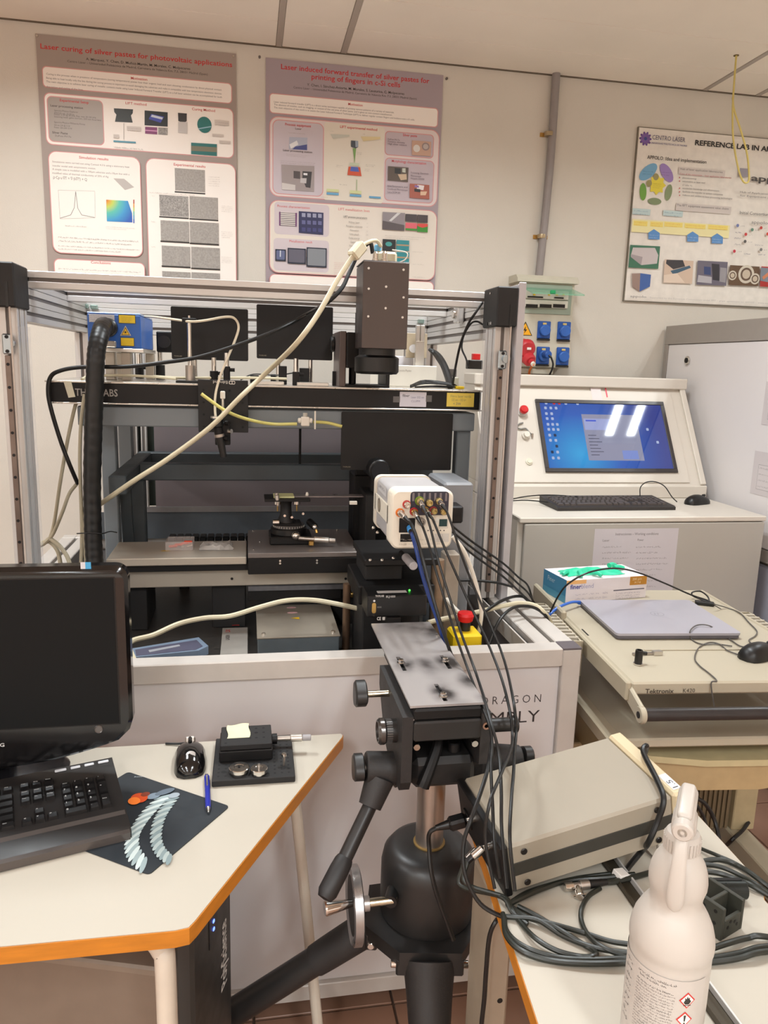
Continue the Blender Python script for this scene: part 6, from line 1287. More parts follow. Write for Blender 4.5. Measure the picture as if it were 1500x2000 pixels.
def layout(x0, y0, p=.019, blocks='full', kd=.0165, fn=True):
    R = []; kw = p-.0025
    def row(xs, y, ws=None):
        x = xs
        for i in range(len(ws)): R.append((x+ws[i]*p/2, y, ws[i]*p-.0025, kd, '')); x += ws[i]*p
    y = y0
    row(x0, y, [1.25, 1.25, 1.25, 6.25, 1.25, 1.25, 1.25, 1.25]); row(x0, y+p, [1.25, 1]+[1]*10+[2.75]); row(x0, y+2*p, [1.75]+[1]*11+[2.25]); row(x0, y+3*p, [1.5]+[1]*12+[1.5]); row(x0, y+4*p, [1]*13+[2])
    if fn:
        row(x0, y+5.3*p, [1]); row(x0+2*p, y+5.3*p, [1]*4); row(x0+6.5*p, y+5.3*p, [1]*4); row(x0+11*p, y+5.3*p, [1]*4)
    x1 = x0+15.35*p; row(x1, y, [1]*3); row(x1+p, y+p, [1]); row(x1, y+3*p, [1]*3); row(x1, y+4*p, [1]*3)
    if fn: row(x1, y+5.3*p, [1]*3)
    x2 = x1+3.35*p; row(x2, y, [2, 1]); row(x2, y+p, [1]*3); row(x2, y+2*p, [1]*3); row(x2, y+3*p, [1]*3); row(x2, y+4*p, [1]*4)
    R.append((x2+3.5*p, y+p*.5, kw, kd+p, '')); R.append((x2+3.5*p, y+p*2.5, kw, kd+p, ''))
    return R
a, b_ = at(1090, 999, Z=SH_), at(1335, 996, Z=SH_); ang = math.atan2(b_.y-a.y, b_.x-a.x)*.5
wk = (b_-a).length
keyboard('console_keyboard', 'black keyboard on the white shelf below the console screen', Matrix.Translation((a.x, a.y+.005, SH_+.0008)) @ Matrix.Rotation(ang, 4, 'Z'), .455, .165, .026, layout(.012, .03, .0185), mat('key_black_grey', (76, 69, 67), .4), mat('keyboard_grey_black', (44, 40, 39), .45))
def mouse(name, label, M, m, wheel=True, lx=.058, ly=.105, lz=.034, extra=None, deco=None):
    t = thing(name, label, 'mouse', M=M); b = MB(); n, k_ = 14, 10; rings = []
    for j in range(n+1):
        v = j/n; y = -ly/2+ly*v; ww = lx/2*(math.sin(PI*min(1, max(0.0, .10+.80*v)))**.45)*(1-.10*math.exp(-((v-.5)/.2)**2)); hh = lz*(math.sin(PI*(.12+.76*v**.8))**.8)
        if j in (0, n): ww *= .55; hh *= .45
        rings.append([(ww*math.cos(a_)*(1 if math.sin(a_) >= 0 else 1), y, max(0, hh*math.sin(a_)**.75 if math.sin(a_) > 0 else 0)) for a_ in [PI*i/k_ for i in range(k_+1)]])
    vs = [p for r in rings for p in r]; c_ = k_+1
    fs = [[j*c_+i, j*c_+i+1, (j+1)*c_+i+1, (j+1)*c_+i] for j in range(n) for i in range(k_)]+[list(range(c_))[::-1], [n*c_+i for i in range(c_)], ]
    fs.append([j*c_ for j in range(n+1)][::-1]+[j*c_+k_ for j in range(n+1)])
    b.add(vs, fs, m); b.out('body', t, smooth=50)
    MB().box((0, ly*.30, lz*.82), (.007, .020, .010), BLK2, bev=.003).out('scroll_wheel', t)
    return t
a = at(1345, 984, Z=SH_); mouse('console_mouse', 'black mouse at the right end of the console shelf', Matrix.Translation((a.x+.035, a.y+.0, SH_+.0006)) @ Matrix.Rotation(-1.2, 4, 'Z'), BLK2, lx=.06, ly=.115, lz=.036)
ky = 2.6
cable('keyboard_cable', 'thin black cable running left from the console keyboard', 'cable', [(1000, 975, 2.60), (1025, 970, 2.62), (1060, 967, 2.62), (1100, 968, 2.60), (1140, 972, 2.56)], .0022, RUB, 'thin cables on the console shelf')
cable('mouse_cable', 'thin dark cable looping up between the console keyboard and mouse', 'cable', [(1250, 968, 2.58), (1251, 952, 2.62), (1262, 942, 2.63), (1280, 941, 2.63), (1298, 950, 2.60), (1312, 970, 2.54), (1322, 980, 2.50)], .002, RUB, 'thin cables on the console shelf')
cable('keyboard_cable', 'thin cable lying flat left of the console keyboard', 'cable', [(1000, 978, 2.58), (1030, 977, 2.58), (1070, 981, 2.52)], .0022, RUB, 'thin cables on the console shelf')

# ---- instrument cart
TKZ = .87
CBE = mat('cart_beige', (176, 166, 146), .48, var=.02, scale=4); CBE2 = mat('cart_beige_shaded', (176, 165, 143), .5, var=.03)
CM = Matrix.Translation((.782, 1.352, 0)) @ Matrix.Rotation(-.085, 4, 'Z')
t = thing('instrument_cart', 'beige wheeled instrument cart lettered Tektronix with a black push bar', 'cart', M=CM)
CW_, CD_ = .49, .66
MB().box((CW_/2, CD_/2, TKZ-.014), (CW_, CD_, .028), CBE, bev=.004).out('top_tray', t)
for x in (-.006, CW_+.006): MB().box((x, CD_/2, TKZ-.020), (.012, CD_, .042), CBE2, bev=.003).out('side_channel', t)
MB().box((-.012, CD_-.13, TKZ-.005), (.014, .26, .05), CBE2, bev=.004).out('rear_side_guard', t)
MB().box((CW_/2+.03, .178, TKZ+.0015), (.34, .006, .003), CBE, bev=.001).out('tray_rib', t)
b = MB()
for x, y in ((.02, .30), (.02, .50), (.47, .5)): b.box((x-.012, y, TKZ+.0002), (.004, .045, .0006), BLK)
b.out('slots', t)['kind'] = 'stuff'
for x in (.0, CW_):
    b = MB(); b.bar((x, .02, TKZ-.024), (x, -.055, TKZ-.044), .010, .036, CBE, bev=.003); b.cyl((x-.006, -.055, TKZ-.045), (x+.006, -.055, TKZ-.045), .018, CBE, seg=20, bev=.002); a_ = b.out('handle_arm', t)
    MB().cyl((x-.0075, -.055, TKZ-.045), (x-.006, -.055, TKZ-.045), .007, BLK, seg=14).out('bolt_hole', a_)
MB().cyl((.006, -.055, TKZ-.045), (CW_-.006, -.055, TKZ-.045), .0135, mat('black_grip', (44, 40, 40), .35), seg=20).out('push_bar', t)
s = Sheet((0, -.0005, 0), lift=.0005); T0 = CM
s.text(.03, TKZ-.024, 'Tektronix', .010, (66, 58, 50), wd=.062, bold=.015); s.text(.112, TKZ-.023, 'K420', .009, (86, 78, 68), wd=.026)
s.mb.out('lettering', t, smooth=0)
MB().box((CW_/2+.012, CD_/2+.045, .702), (CW_+.05, CD_-.02, .022), CBE, bev=.004).out('lower_tray', t)
MB().box((.0, CD_/2+.05, .700), (.035, CD_, .034), CBE2, bev=.004).out('lower_side_channel', t)
# curved deck
pts = [(.02, .13), (.10, .085), (.22, .06), (.36, .058), (.48, .08), (.54, .12), (.54, .6), (.02, .6)]
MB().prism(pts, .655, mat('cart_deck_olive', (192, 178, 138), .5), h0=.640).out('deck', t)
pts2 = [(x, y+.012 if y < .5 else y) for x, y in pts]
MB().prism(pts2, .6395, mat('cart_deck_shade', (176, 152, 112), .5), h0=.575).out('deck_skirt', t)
c = at(1452, 1560, Y=1.75)
CI = CM.inverted(); l = CI @ c
COLM = mat('cart_column_beige', (176, 160, 126), .5); SLT = mat('cart_column_dark', (112, 96, 72), .6)
l = CI @ at(1455, 1618, Z=.09)
MB().span((l.x-.045, l.y, .085), (l.x+.03, l.y+.06, .5745), COLM, bev=.003).out('column', t)
b = MB(); b.span((l.x-.20, l.y+.02, .085), (l.x-.046, l.y+.05, .5745), SLT)
for i in range(9): b.span((l.x-.19+i*.016, l.y+.012, .085), (l.x-.182+i*.016, l.y+.0195, .5745), SLT)
b.out('slotted_panel', t)
a, b_ = at(1425, 1612, Z=.085), at(1530, 1715, Z=.085)
b = MB(); b.bar(CI @ V((a.x+.02, a.y+.08, .045)), CI @ V((b_.x, b_.y, .045)), .07, .08, CBE2, bev=.004); b.out('foot_beam', t)
a2 = CI @ V((a.x+.02, a.y+.08, .045)); b = MB(); b.span((-.02, a2.y-.03, .04), (a2.x, a2.y+.04, .085), CBE2, bev=.003); b.out('rear_foot_beam', t)
for q in (CI @ V((b_.x+.0, b_.y+.03, 0)), V((0, a2.y, 0))):
    MB().cyl((q.x-.012, q.y, .02), (q.x+.012, q.y, .02), .02, BLK, seg=16).out('castor', t)
MB().span((-.02, .30, .085), (.03, .36, .5745), COLM, bev=.003).out('column', t)
for x in (.0,): MB().span((x-.01, .58, .40), (x+.02, .61, .84), CBE2, bev=.002).out('upright', t)
MB().span((CW_-.01, .58, .08), (CW_+.02, .61, .84), CBE2, bev=.002).out('upright', t)
MB().span((-.01, .58, .08), (.02, .61, .41), CBE2, bev=.002).out('upright', t)
# comb-like side baskets
for sd_, (px0, py0, nn) in enumerate(((1098, 1212, 9), (1440, 1188, 9))):
    q = CI @ at(px0, py0, Z=TKZ-.005); bk = thing('side_basket', ('left' if sd_ == 0 else 'right')+' beige ribbed basket hooked on the side of the instrument cart', 'basket', M=CM @ Matrix.Translation((q.x if sd_ else -.055, q.y-.17 if sd_ == 0 else q.y-.30, TKZ-(.085 if sd_ == 0 else .10))), group='cart side baskets')
    b = MB(); w0 = .034
    b.span((0, 0, 0), (w0, .30, .005), CBE2); b.span((0, 0, 0), (.004, .30, .085), CBE2); b.span((w0-.004, 0, 0), (w0, .30, .085), CBE2); b.span((0, 0, 0), (w0, .005, .088), CBE2); b.span((0, .295, 0), (w0, .30, .085), CBE2); b.out('tray', bk)
    for i in range(11): MB().box((w0/2, .03+i*.024, .08), (w0-.002, .005, .016), mat('rib_beige', (196, 188, 172), .5), bev=.001).out('rib', bk)
# ---- laptop
a = [at(*p, Z=TKZ+.019) for p in ((1205, 1236), (1430, 1231), (1352, 1167), (1130, 1169))]
ex = (a[1]-a[0]).normalized(); ex.z = 0; Lw = ((a[1]-a[0]).length+(a[2]-a[3]).length)/2; Ld = ((a[3]-a[0]).length+(a[2]-a[1]).length)/2*.985
ey = (a[3]-a[0]); ey.z = 0; ey.normalize(); ex = V((ey.y, -ey.x, 0))*1.0; o_ = a[0]
LM = basis(ex, ey, V((0, 0, 1)), V((o_.x, o_.y, TKZ+.0006)))
t = thing('laptop', 'closed silver laptop lying on the beige instrument cart', 'laptop', M=LM)
LS = mat('laptop_silver', (170, 167, 176), .34, metal=.15, var=.02); LS2 = mat('laptop_side', (92, 88, 94), .38, metal=.1)
Lw = min(Lw, .37)
def rplate(w_, d_, z0, z1, r, m, name, ins=0):
    p = []
    for cx, cy, a0 in ((w_-r, r, -90), (w_-r, d_-r, 0), (r, d_-r, 90), (r, r, 180)):
        for k in range(6): an = math.radians(a0+k*18); p.append((cx+(r-ins)*math.cos(an), cy+(r-ins)*math.sin(an)))
    return MB().prism(p, z1, m, h0=z0).out(name, t)
rplate(Lw, Ld, .002, .010, .010, LS2, 'base', .002); rplate(Lw, Ld, .0105, .0165, .010, LS, 'lid')
for x, y in ((.03, .03), (Lw-.03, .03), (.03, Ld-.03), (Lw-.03, Ld-.03)): MB().cyl((x, y, 0), (x, y, .003), .006, BLK, seg=12).out('rubber_foot', t)
cx, cy = Lw*.53, Ld*.55; s = Sheet((0, 0, .0165), x=(1, 0, 0), y=(0, 1, 0), lift=.0001, step=.00005); LE = mat('emblem_silver', (146, 143, 151), .4, var=0)
s.ell(cx, cy, .0175, .0175, LE, 28); s.ell(cx, cy, .0158, .0158, LS, 28)
for dx in (-.0075, .001): s.pts([(cx+dx-.002, cy-.008), (cx+dx, cy-.008), (cx+dx+.004, cy+.008), (cx+dx+.002, cy+.008)], LE, px=False)
s.pts([(cx-.0055, cy), (cx-.0015, cy), (cx-.001, cy+.0018), (cx-.005, cy+.0018)], LE, px=False); s.pts([(cx+.003, cy), (cx+.007, cy), (cx+.0075, cy+.0018), (cx+.0035, cy+.0018)], LE, px=False)
s.mb.out('round_emblem', t, smooth=0)
# ---- glove box
p0 = V((.860, 1.875, TKZ+.0006)); ex = V((.27, .035, 0)).normalized()
t = thing('glove_box', 'white box of disposable gloves with a blue end on the instrument cart', 'box', M=basis(ex, V((-ex.y, ex.x, 0)), V((0, 0, 1)), p0))
gw, gd, gh = .262, .125, .066
WB = mat('carton_white', (226, 218, 220), .6, var=.02)
MB().span((0, 0, 0), (gw, gd, gh), WB, bev=.001).out('carton', t)
s = Sheet((0, 0, 0), x=(0, -1, 0), y=(0, 0, 1)); s.rect((-gd, 0), (0, gh), (60, 138, 180)); s.rect((-gd, gh*.0), (-gd*.0, gh*.3), (84, 160, 196)); s.text(-gd*.8, gh*.62, 'Finer', .014, (190, 216, 230)); s.mb.out('blue_end', t, smooth=0)
s = Sheet((0, 0, 0)); s.rect((.0, gh-.012), (.062, gh-.001), (232, 178, 110)); s.rect((gw-.058, gh-.026), (gw-.002, gh-.001), (188, 130, 40)); s.text(gw-.05, gh-.012, '200 pcs', .007, (236, 214, 170)); s.text(gw-.042, gh-.022, 'M 7-8', .006, (236, 214, 170))
s.text(.012, gh-.026, 'finer', .013, (70, 76, 150), bold=.02); s.text(.047, gh-.026, 'blend', .013, (170, 166, 190)); s.rect((gw-.11, gh-.040), (gw-.008, gh-.037), (90, 86, 100))
for i in range(5): s.body(.03+i*.022, gh-.045, .018, .006, (170, 164, 180)); s.body(.03+i*.022, gh-.058, .018, .006, (180, 174, 186))
for i in range(3): s.body(gw-.1, gh-.050-i*.007, .08, .005, (170, 164, 176))
s.mb.out('printing', t, smooth=0)
MB().prism([(.05, .03), (.20, .03), (.215, gd/2), (.20, gd-.03), (.05, gd-.03), (.035, gd/2)], gh+.0008, mat('carton_hole', (150, 190, 176), .6), h0=gh+.0001).out('opening', t)
# green glove crumpled in the opening
b = MB(); nx, ny = 16, 8; vs = []
for j in range(ny):
    for i in range(nx):
        u, v = i/(nx-1), j/(ny-1); e = math.sin(PI*u)**.4*math.sin(PI*v)**.5
        vs.append((.02+.185*u+.006*math.sin(9*v+3*u), .028+gd*.52*v*(.7+.3*math.sin(7*u+1))+.010*math.sin(6*u), gh+.001+.021*e*(.55+.45*math.sin(11*u+4*v)*math.sin(7*v+5*u+1))))
b.add(vs, [(j*nx+i, j*nx+i+1, (j+1)*nx+i+1, (j+1)*nx+i) for j in range(ny-1) for i in range(nx-1)], mat('green_nitrile', (50, 206, 160), .45, var=.05)); k = len(vs)
M0 = basis(ex, V((-ex.y, ex.x, 0)), V((0, 0, 1)), p0)
o = thing('green_glove', 'crumpled bright green disposable glove on top of the white glove box', 'glove', M=M0 @ Matrix.Translation((0, 0, 0)))
b.out('palm', o, smooth=60)
for i, (x, y, dx, dy) in enumerate(((.03, .05, -.02, -.012), (.06, .035, -.01, -.028), (.10, .03, .012, -.03), (.19, .06, .035, .004), (.19, .085, .03, .012))):
    MB().tube([(x, y, gh+.010), (x+dx*.5, y+dy*.5, gh+.011), (x+dx, y+dy*.9, gh+.0065)], lambda u: .0075-.002*u, mat('green_nitrile', 0), 8, n=3).out('finger', o)
# ---- blue lead, adapter, mouse etc. on the cart
zt = TKZ
def Z(px, py, h=.0): return at(px, py, Z=TKZ+h)
o = MB().tube([Z(1136, 1176, .012), Z(1118, 1176, .02), Z(1100, 1182, .02), Z(1085, 1190, .012), Z(1072, 1203, -.002), Z(1068, 1215, -.03)], .0038, mat('bright_blue_cable', (50, 100, 190), .4), 8).out('network_cable'); tag(o, 'short blue network cable plugged into the left side of the laptop', 'cable')
o = MB().bar(Z(1128, 1177, .012), Z(1142, 1177, .010), .012, .009, mat('bright_blue_plug', (60, 110, 200), .4), bev=.002).out('network_plug'); tag(o, 'blue network plug in the side of the laptop', 'plug')
A_ = [Z(1075, 1195, .01), Z(1090, 1165, .06), Z(1110, 1140, .10), Z(1150, 1118, .13), Z(1200, 1110, .13), Z(1245, 1118, .10), Z(1300, 1140, .06), Z(1350, 1162, .02), Z(1380, 1172, .006), Z(1395, 1180, .004)]
o = MB().tube(A_, .0024, RUB, 7).out('black_lead'); tag(o, 'thin black lead arching over the glove box and the back of the laptop', 'cable')
pts = [Z(1395, 1180, .005), Z(1378, 1172, .006), Z(1355, 1165, .01), Z(1352, 1157, .02), Z(1368, 1155, .02), Z(1382, 1165, .02), Z(1384, 1175, .01), Z(1372, 1172, .01), Z(1358, 1166, .012)]
o = MB().tube(pts, .0022, RUB, 7).out('coiled_lead'); tag(o, 'small coil of black lead behind the right rear corner of the laptop', 'cable')
q = Z(1376, 1178, .006); t = thing('dongle', 'small black connector behind the right rear corner of the laptop', 'connector', q); MB().box(q, (.05, .018, .010), BLK2, (0, 0, -.5), bev=.002).out('body', t, True)
m_ = mat('grey_thin_cable', (84, 80, 76), .4)
for P, l_ in (([(1395, 1180), (1420, 1187), (1445, 1197), (1462, 1215), (1478, 1232), (1475, 1242), (1463, 1250), (1470, 1258), (1485, 1262)], 'thin grey cable running down the right side of the instrument cart'),
              ([(1480, 1262), (1450, 1263), (1430, 1252), (1405, 1235), (1385, 1222), (1362, 1221), (1348, 1232), (1350, 1248), (1370, 1258), (1400, 1258), (1430, 1262)], 'thin grey mouse cable looping over the front edge of the laptop'),
              ([(1440, 1278), (1420, 1270), (1405, 1258), (1385, 1255), (1365, 1265), (1357, 1285), (1366, 1300), (1385, 1315), (1400, 1330)], 'thin dark cable curling between the laptop and the front of the cart')):
    o = MB().tube([Z(p[0], p[1], .0215 if 1340 < p[0] < 1400 and p[1] < 1236 else .003) for p in P]+([CM @ V((.17, -.004, TKZ-.002)), CM @ V((.178, -.012, TKZ-.05))] if 'dark' in l_ else []), .0016, m_, 6).out('mouse_cable'); tag(o, l_, 'cable', 'thin cables on the cart')
q = Z(1480, 1287); mouse('cart_mouse', 'black mouse at the right edge of the instrument cart', Matrix.Translation((q.x+.01, q.y+.01, TKZ+.0006)) @ Matrix.Rotation(-1.25, 4, 'Z'), BLK2, lx=.06, ly=.11, lz=.036)
# black knurled post holder and small clamp
q = Z(1246, 1298); t = thing('post_holder', 'short black post holder with a chrome foot on the instrument cart', 'post holder', q)
MB().lathe([(.0095, 0), (.0105, .001), (.0105, .0035), (.009, .004)], CHR, q, seg=20).out('foot_ring', t, True)
MB().lathe([(.0085, .004), (.0085, .030), (.0078, .034), (.005, .034), (.005, .028), (0, .028)], BLK2, q, seg=20).out('body', t, True)
MB().cyl(q+V((.008, .002, .026)), q+V((.019, .003, .024)), .0045, BLK2, seg=12).out('thumbscrew', t, True)
q = Z(1265, 1279); t = thing('clamp_bar', 'small grey metal clamp bar behind the black post holder', 'clamp', q)
MB().box(q+V((-.01, .0, .003)), (.055, .008, .006), STL, bev=.001).out('bar', t, True); MB().box(q+V((.022, -.002, .005)), (.022, .013, .010), ALU2, bev=.001).out('block', t, True)

# ================================================================== LEFT DESK
DZ = .75
LAM = mat('cream_laminate', (185, 177, 163), .42, var=.015, scale=3); ORE = mat('orange_wood_edge', (190, 118, 32), .45, var=.12, scale=20, aniso=(1, 1, 6)); TUBE = mat('cream_enamel_tube', (204, 192, 176), .4, var=.03)
t = thing('left_desk', 'cream laminate desk with an orange wood edge and cut corner, carrying the black monitor', 'desk', (-.5, 1.15, 0))
poly = [(.186, 1.436), (.190, 1.428), (.188, 1.420), (-.074, .930), (-.082, .918), (-.10, .9145), (-1.1, .925), (-1.1, 1.436)]
def inset(P, d):
    out = []; n = len(P)
    for i in range(n):
        a, b, c = V((*P[i-1], 0)), V((*P[i], 0)), V((*P[(i+1) % n], 0)); e1 = (b-a).normalized(); e2 = (c-b).normalized(); n1 = V((e1.y, -e1.x, 0)); n2 = V((e2.y, -e2.x, 0))
        m = (n1+n2); m = m/m.dot(n1) if abs(m.dot(n1)) > .2 else n1; out.append((b.x+m.x*d*SGN, b.y+m.y*d*SGN))
    return out
SGN = 1 if sum(poly[i][0]*poly[(i+1) % 8][1]-poly[(i+1) % 8][0]*poly[i][1] for i in range(8)) < 0 else -1
pin = inset(poly, .0015)
MB().prism(pin, DZ, LAM, h0=DZ-.001).out('laminate_top', t, True)
MB().prism(poly, DZ-.0011, ORE, h0=DZ-.026).out('wood_edge', t, True)
MB().tube([(-.30, 1.0, .71), (-.20, .995, .708), (-.155, .99, .695), (-.128, .985, .665), (-.122, .98, .62), (-.122, .98, .3), (-.122, .98, .0)], .0150, TUBE, 14).out('leg', t, True)
MB().tube([(.045, 1.36, .722), (.075, 1.385, .70), (.09, 1.39, .62), (.112, 1.385, .40), (.150, 1.375, 0)], .0115, TUBE, 12).out('leg', t, True)
MB().tube([(-1.0, 1.0, .722), (-1.02, .99, .68), (-1.02, .98, .3), (-1.02, .98, 0)], .015, TUBE, 12).out('leg', t, True)
MB().tube([(-1.0, 1.38, .722), (-1.02, 1.38, .68), (-1.02, 1.38, 0)], .015, TUBE, 12).out('leg', t, True)
MB().span((-1.0, .985, .700), (-.30, 1.015, .7235), TUBE, bev=.002).out('frame_rail', t, True); MB().span((-1.0, 1.35, .700), (.05, 1.38, .7235), TUBE, bev=.002).out('frame_rail', t, True)
# ---- monitor
t = thing('desk_monitor', 'black widescreen monitor with a glossy curved-bottom bezel, switched off', 'monitor', (-.455, 1.34, DZ))
MX0, MX1, MZ1, MZ0, MY = -.715, -.203, 1.157, .848, 1.285
GLB = mat('gloss_black', (14, 13, 14), .12, var=0, spec=.6)
def botz(x): u = (x-MX0)/(MX1-MX0)*2-1; return MZ0-.052*(1-u*u)
r = .022; outl = []
for cx, cz, a0 in ((MX1-r, MZ1-r, 0), (MX0+r, MZ1-r, 90)):
    for k in range(7): a = math.radians(a0+15*k); outl.append((cx+r*math.cos(a), cz+r*math.sin(a)))
outl.append((MX0, MZ0+.03)); outl.append((MX0+.006, MZ0+.010))
for k in range(1, 20): x = MX0+(MX1-MX0)*k/20; outl.append((x, botz(x)))
outl.append((MX1-.006, MZ0+.010)); outl.append((MX1, MZ0+.03))
BKM = basis(V((1, 0, 0)), V((0, 0, 1)), V((0, -1, 0)), V((0, MY, 0)))
def ring_prism(P, y0, y1, m, name, ins=.006):
    b = MB(); n = len(P); cx = sum(p[0] for p in P)/n; cz = sum(p[1] for p in P)/n
    def sc(P, d): return [(p[0]+(cx-p[0])*d/abs(MX1-cx), p[1]+(cz-p[1])*d/.17) for p in P]
    R_ = [(sc(P, ins), y0), (P, y0+.006), (P, y1-.008), (sc(P, .02), y1)]
    vs = [(p[0], y, p[1]) for Q, y in R_ for p in Q]; fs = []
    for k in range(3): fs += [[k*n+i, (k+1)*n+i, (k+1)*n+(i+1) % n, k*n+(i+1) % n] for i in range(n)]
    fs += [list(range(n)), [3*n+i for i in range(n)][::-1]]; b.add(vs, fs, m); return b.out(name, t, True, smooth=35)
ring_prism(outl, MY, MY+.035, GLB, 'bezel')
SZ0 = .873
MB().span((MX0+.020, MY-.0012, SZ0), (MX1-.022, MY+.004, MZ1-.020), mat('screen_off', (20, 22, 23), .45, var=0, spec=.15)).out('screen', t, True)
MB().span((MX0+.018, MY-.0008, SZ0-.002), (MX1-.020, MY+.003, MZ1-.018), BLK2).out('screen_gasket', t, True)
MB().box(((MX0+MX1)/2, MY+.06, 1.02), (.30, .055, .20), BLK2, bev=.015).out('back_shell', t, True)
MB().span((-.49, MY+.05, DZ+.016), (-.42, MY+.08, .95), BLK2, bev=.006).out('neck', t, True)
b = MB(); T_ = Matrix.Translation((-.452, 1.365, DZ+.0005)) @ Matrix.Diagonal((1.18, .72, 1, 1)); b.lathe([(.10, 0), (.103, .004), (.095, .013), (.05, .022), (0, .024)], mat('gloss_base', (24, 22, 24), .18, var=0), seg=40, T=T_); b.out('stand_base', t, True)
s = Sheet((0, MY, 0)); q = s.loc(193, 1424); t_ = MB().lathe([(.0065, 0), (.0075, .001), (.0068, .002), (.0058, .001)], mat('button_ring', (120, 116, 114), .3, metal=.8), (q[0], MY+.0005, q[1]), (0, -1, 0), 20).out('power_button', t, True)
q = s.loc(9, 1458); s.text(q[0]-.050, q[1], 'SAMSUNG', .0065, (196, 194, 192), wd=.050, bold=.02); s.cut('lettering', t)
a, b_ = s.loc(157, 1098), s.loc(167, 1111); c = s.loc(178, 1110); s.rect(a, b_, (206, 204, 210)); s.rect((b_[0], a[1]), (c[0], b_[1]), (70, 160, 210)); s.out('energy_sticker', t)
# ---- keyboard
ang = math.radians(17); ex = V((math.cos(ang), math.sin(ang), 0)); o_ = V((-.186, 1.128, 0))-ex*.475
KM = Matrix.Translation((o_.x, o_.y, DZ+.0006)) @ Matrix.Rotation(ang, 4, 'Z')
KB1 = mat('gloss_key_black', (24, 22, 22), .22, var=.03, spec=.6); KB2 = mat('keyboard_black', (34, 31, 30), .35, var=.05)
R_ = layout(.030, .078, .0188, kd=.0168, fn=False)
pp = .0188
for k in range(3): R_.append((.030+15.35*pp+(k+.5)*pp, .078+5.25*pp, .0163, .0145, ''))
for i0 in (0, 2, 6.5, 11):
    for k in range(1 if i0 == 0 else 4): R_.append((.030+(i0+k+.5)*pp, .078+5.25*pp, .0163, .0145, ''))
t = keyboard('desk_keyboard', 'glossy black full-size keyboard with a grey palm strip on the left desk', KM, .475, .218, .030, R_, KB1, KB2)
Mk = Matrix()
b = MB(); b.prism([(.0, .0005), (.058, .0175), (.058, .0200), (.03, .0165), (0, .0135)], .470, mat('palm_strip_grey', (92, 84, 80), .32, metal=.4, var=.05), basis(V((0, 1, 0)), V((0, 0, 1)), V((1, 0, 0)), V((.0025, -.004, 0)))); b.out('palm_strip', t)
for (x0, x1) in ((.3755, .3985), (.4015, .4215), (.4245, .4445), (.4475, .4695)): MB().box(((x0+x1)/2, .207, .0305), (x1-x0-.004, .006, .003), mat('media_key_white', (206, 206, 210), .3), (math.atan2(.015, .218), 0, 0), bev=.001).out('media_key', t)
s = Sheet((0, 0, 0), x=(1, 0, 0), y=(0, math.cos(.0687), math.sin(.0687)), lift=.0)
leg = MB(); LW = mat('legend_white', (226, 224, 222), .4, var=0)
al = math.atan2(.015, .218)
LEG = ('Ctrl', '', 'Alt', '', 'Alt Gr', '', '', 'Ctrl', '', '<', *'ZXCVBNM,.-', '', '', *'ASDFGHJKLÑ{', '', 'Tab', *'QWERTYUIOP[]', '', 'º', *'1234567890', "'", '¡', '',
       '<', 'v', '>', '^', 'Supr', 'Fin', 'AvPág', 'Insert', 'Inicio', 'RePág', '0', '.', *'123456789', 'Num', '/', '*', '-', 'Intro', '+', 'Impr', 'Bloq', 'Pausa', 'Esc', *['F%d' % k for k in range(1, 13)])
for (x, y, w_, d_, l_), txt in zip(R_, LEG):
    if not txt: continue
    z = .015+.015*(y/.218); n = V((0, -math.sin(al), math.cos(al))); u = V((0, math.cos(al), math.sin(al)))
    p = V((x-w_/2+.0035, y, z))+n*.0070+u*.0012
    vs, fs, xm, xn = glyphs(txt); k = (.0044 if len(txt) < 3 else .0024)/.7
    leg.add([tuple(p+V((q[0]*k, 0, 0))+u*(q[1]*k)) for q in vs], fs, LW)
lo = leg.out('key_legends', t, smooth=0); lo['kind'] = 'stuff'
# ---- mouse, pad, pen
m = mouse('desk_mouse', 'glossy black mouse with a silver disc beside the mouse pad', Matrix.Translation((-.112, 1.352, DZ+.0006)) @ Matrix.Rotation(.06, 4, 'Z'), GLB, lx=.064, ly=.112, lz=.036)
MB().lathe([(.0095, 0), (.0085, .0012), (0, .0016)], mat('silver_disc', (214, 214, 214), .22, metal=.9), (.002, -.028, .0315), (0, -.42, .9), 22).out('silver_disc', m)
MB().box((.0, .052, .020), (.02, .012, .014), STL, (-.5, 0, 0), bev=.003).out('front_trim', m)
cable('desk_mouse_cable', 'short black mouse cable leaving the mouse towards the machine panel', 'cable', [V((-.112, 1.405, DZ+.010)), V((-.118, 1.418, DZ+.008)), V((-.14, 1.424, DZ+.004)), V((-.165, 1.430, DZ+.003))], .0022, RUB)
pc_ = [(-.222, 1.333), (-.035, 1.197), (-.148, 1.034), (-.345, 1.168)]
def rpoly(P, r, n=4):
    out = []
    for i in range(len(P)):
        a, b, c = V((*P[i-1], 0)), V((*P[i], 0)), V((*P[(i+1) % len(P)], 0)); p, q = b+(a-b).normalized()*r, b+(c-b).normalized()*r
        for k in range(n+1): u = k/n; w_ = p.lerp(b, u).lerp(b.lerp(q, u), u); out.append((w_.x, w_.y))
    return out
t = thing('mouse_pad', 'black picture mouse pad with a pale ribbed spiral design, partly under the keyboard', 'mouse pad', (-.18, 1.18, DZ))
MB().prism(rpoly(pc_, .008), DZ+.0018, mat('pad_black', (30, 36, 42), .5, var=.1), h0=DZ+.0001).out('pad', t, True)
s = Sheet((0, 0, DZ+.0018), x=(1, 0, 0), y=(0, 1, 0), lift=.0001, step=.00004)
def S_(px, py): return s.loc(px, py)
spine = [(322, 1556), (298, 1578), (280, 1600), (266, 1622), (258, 1645), (262, 1668), (280, 1690)]
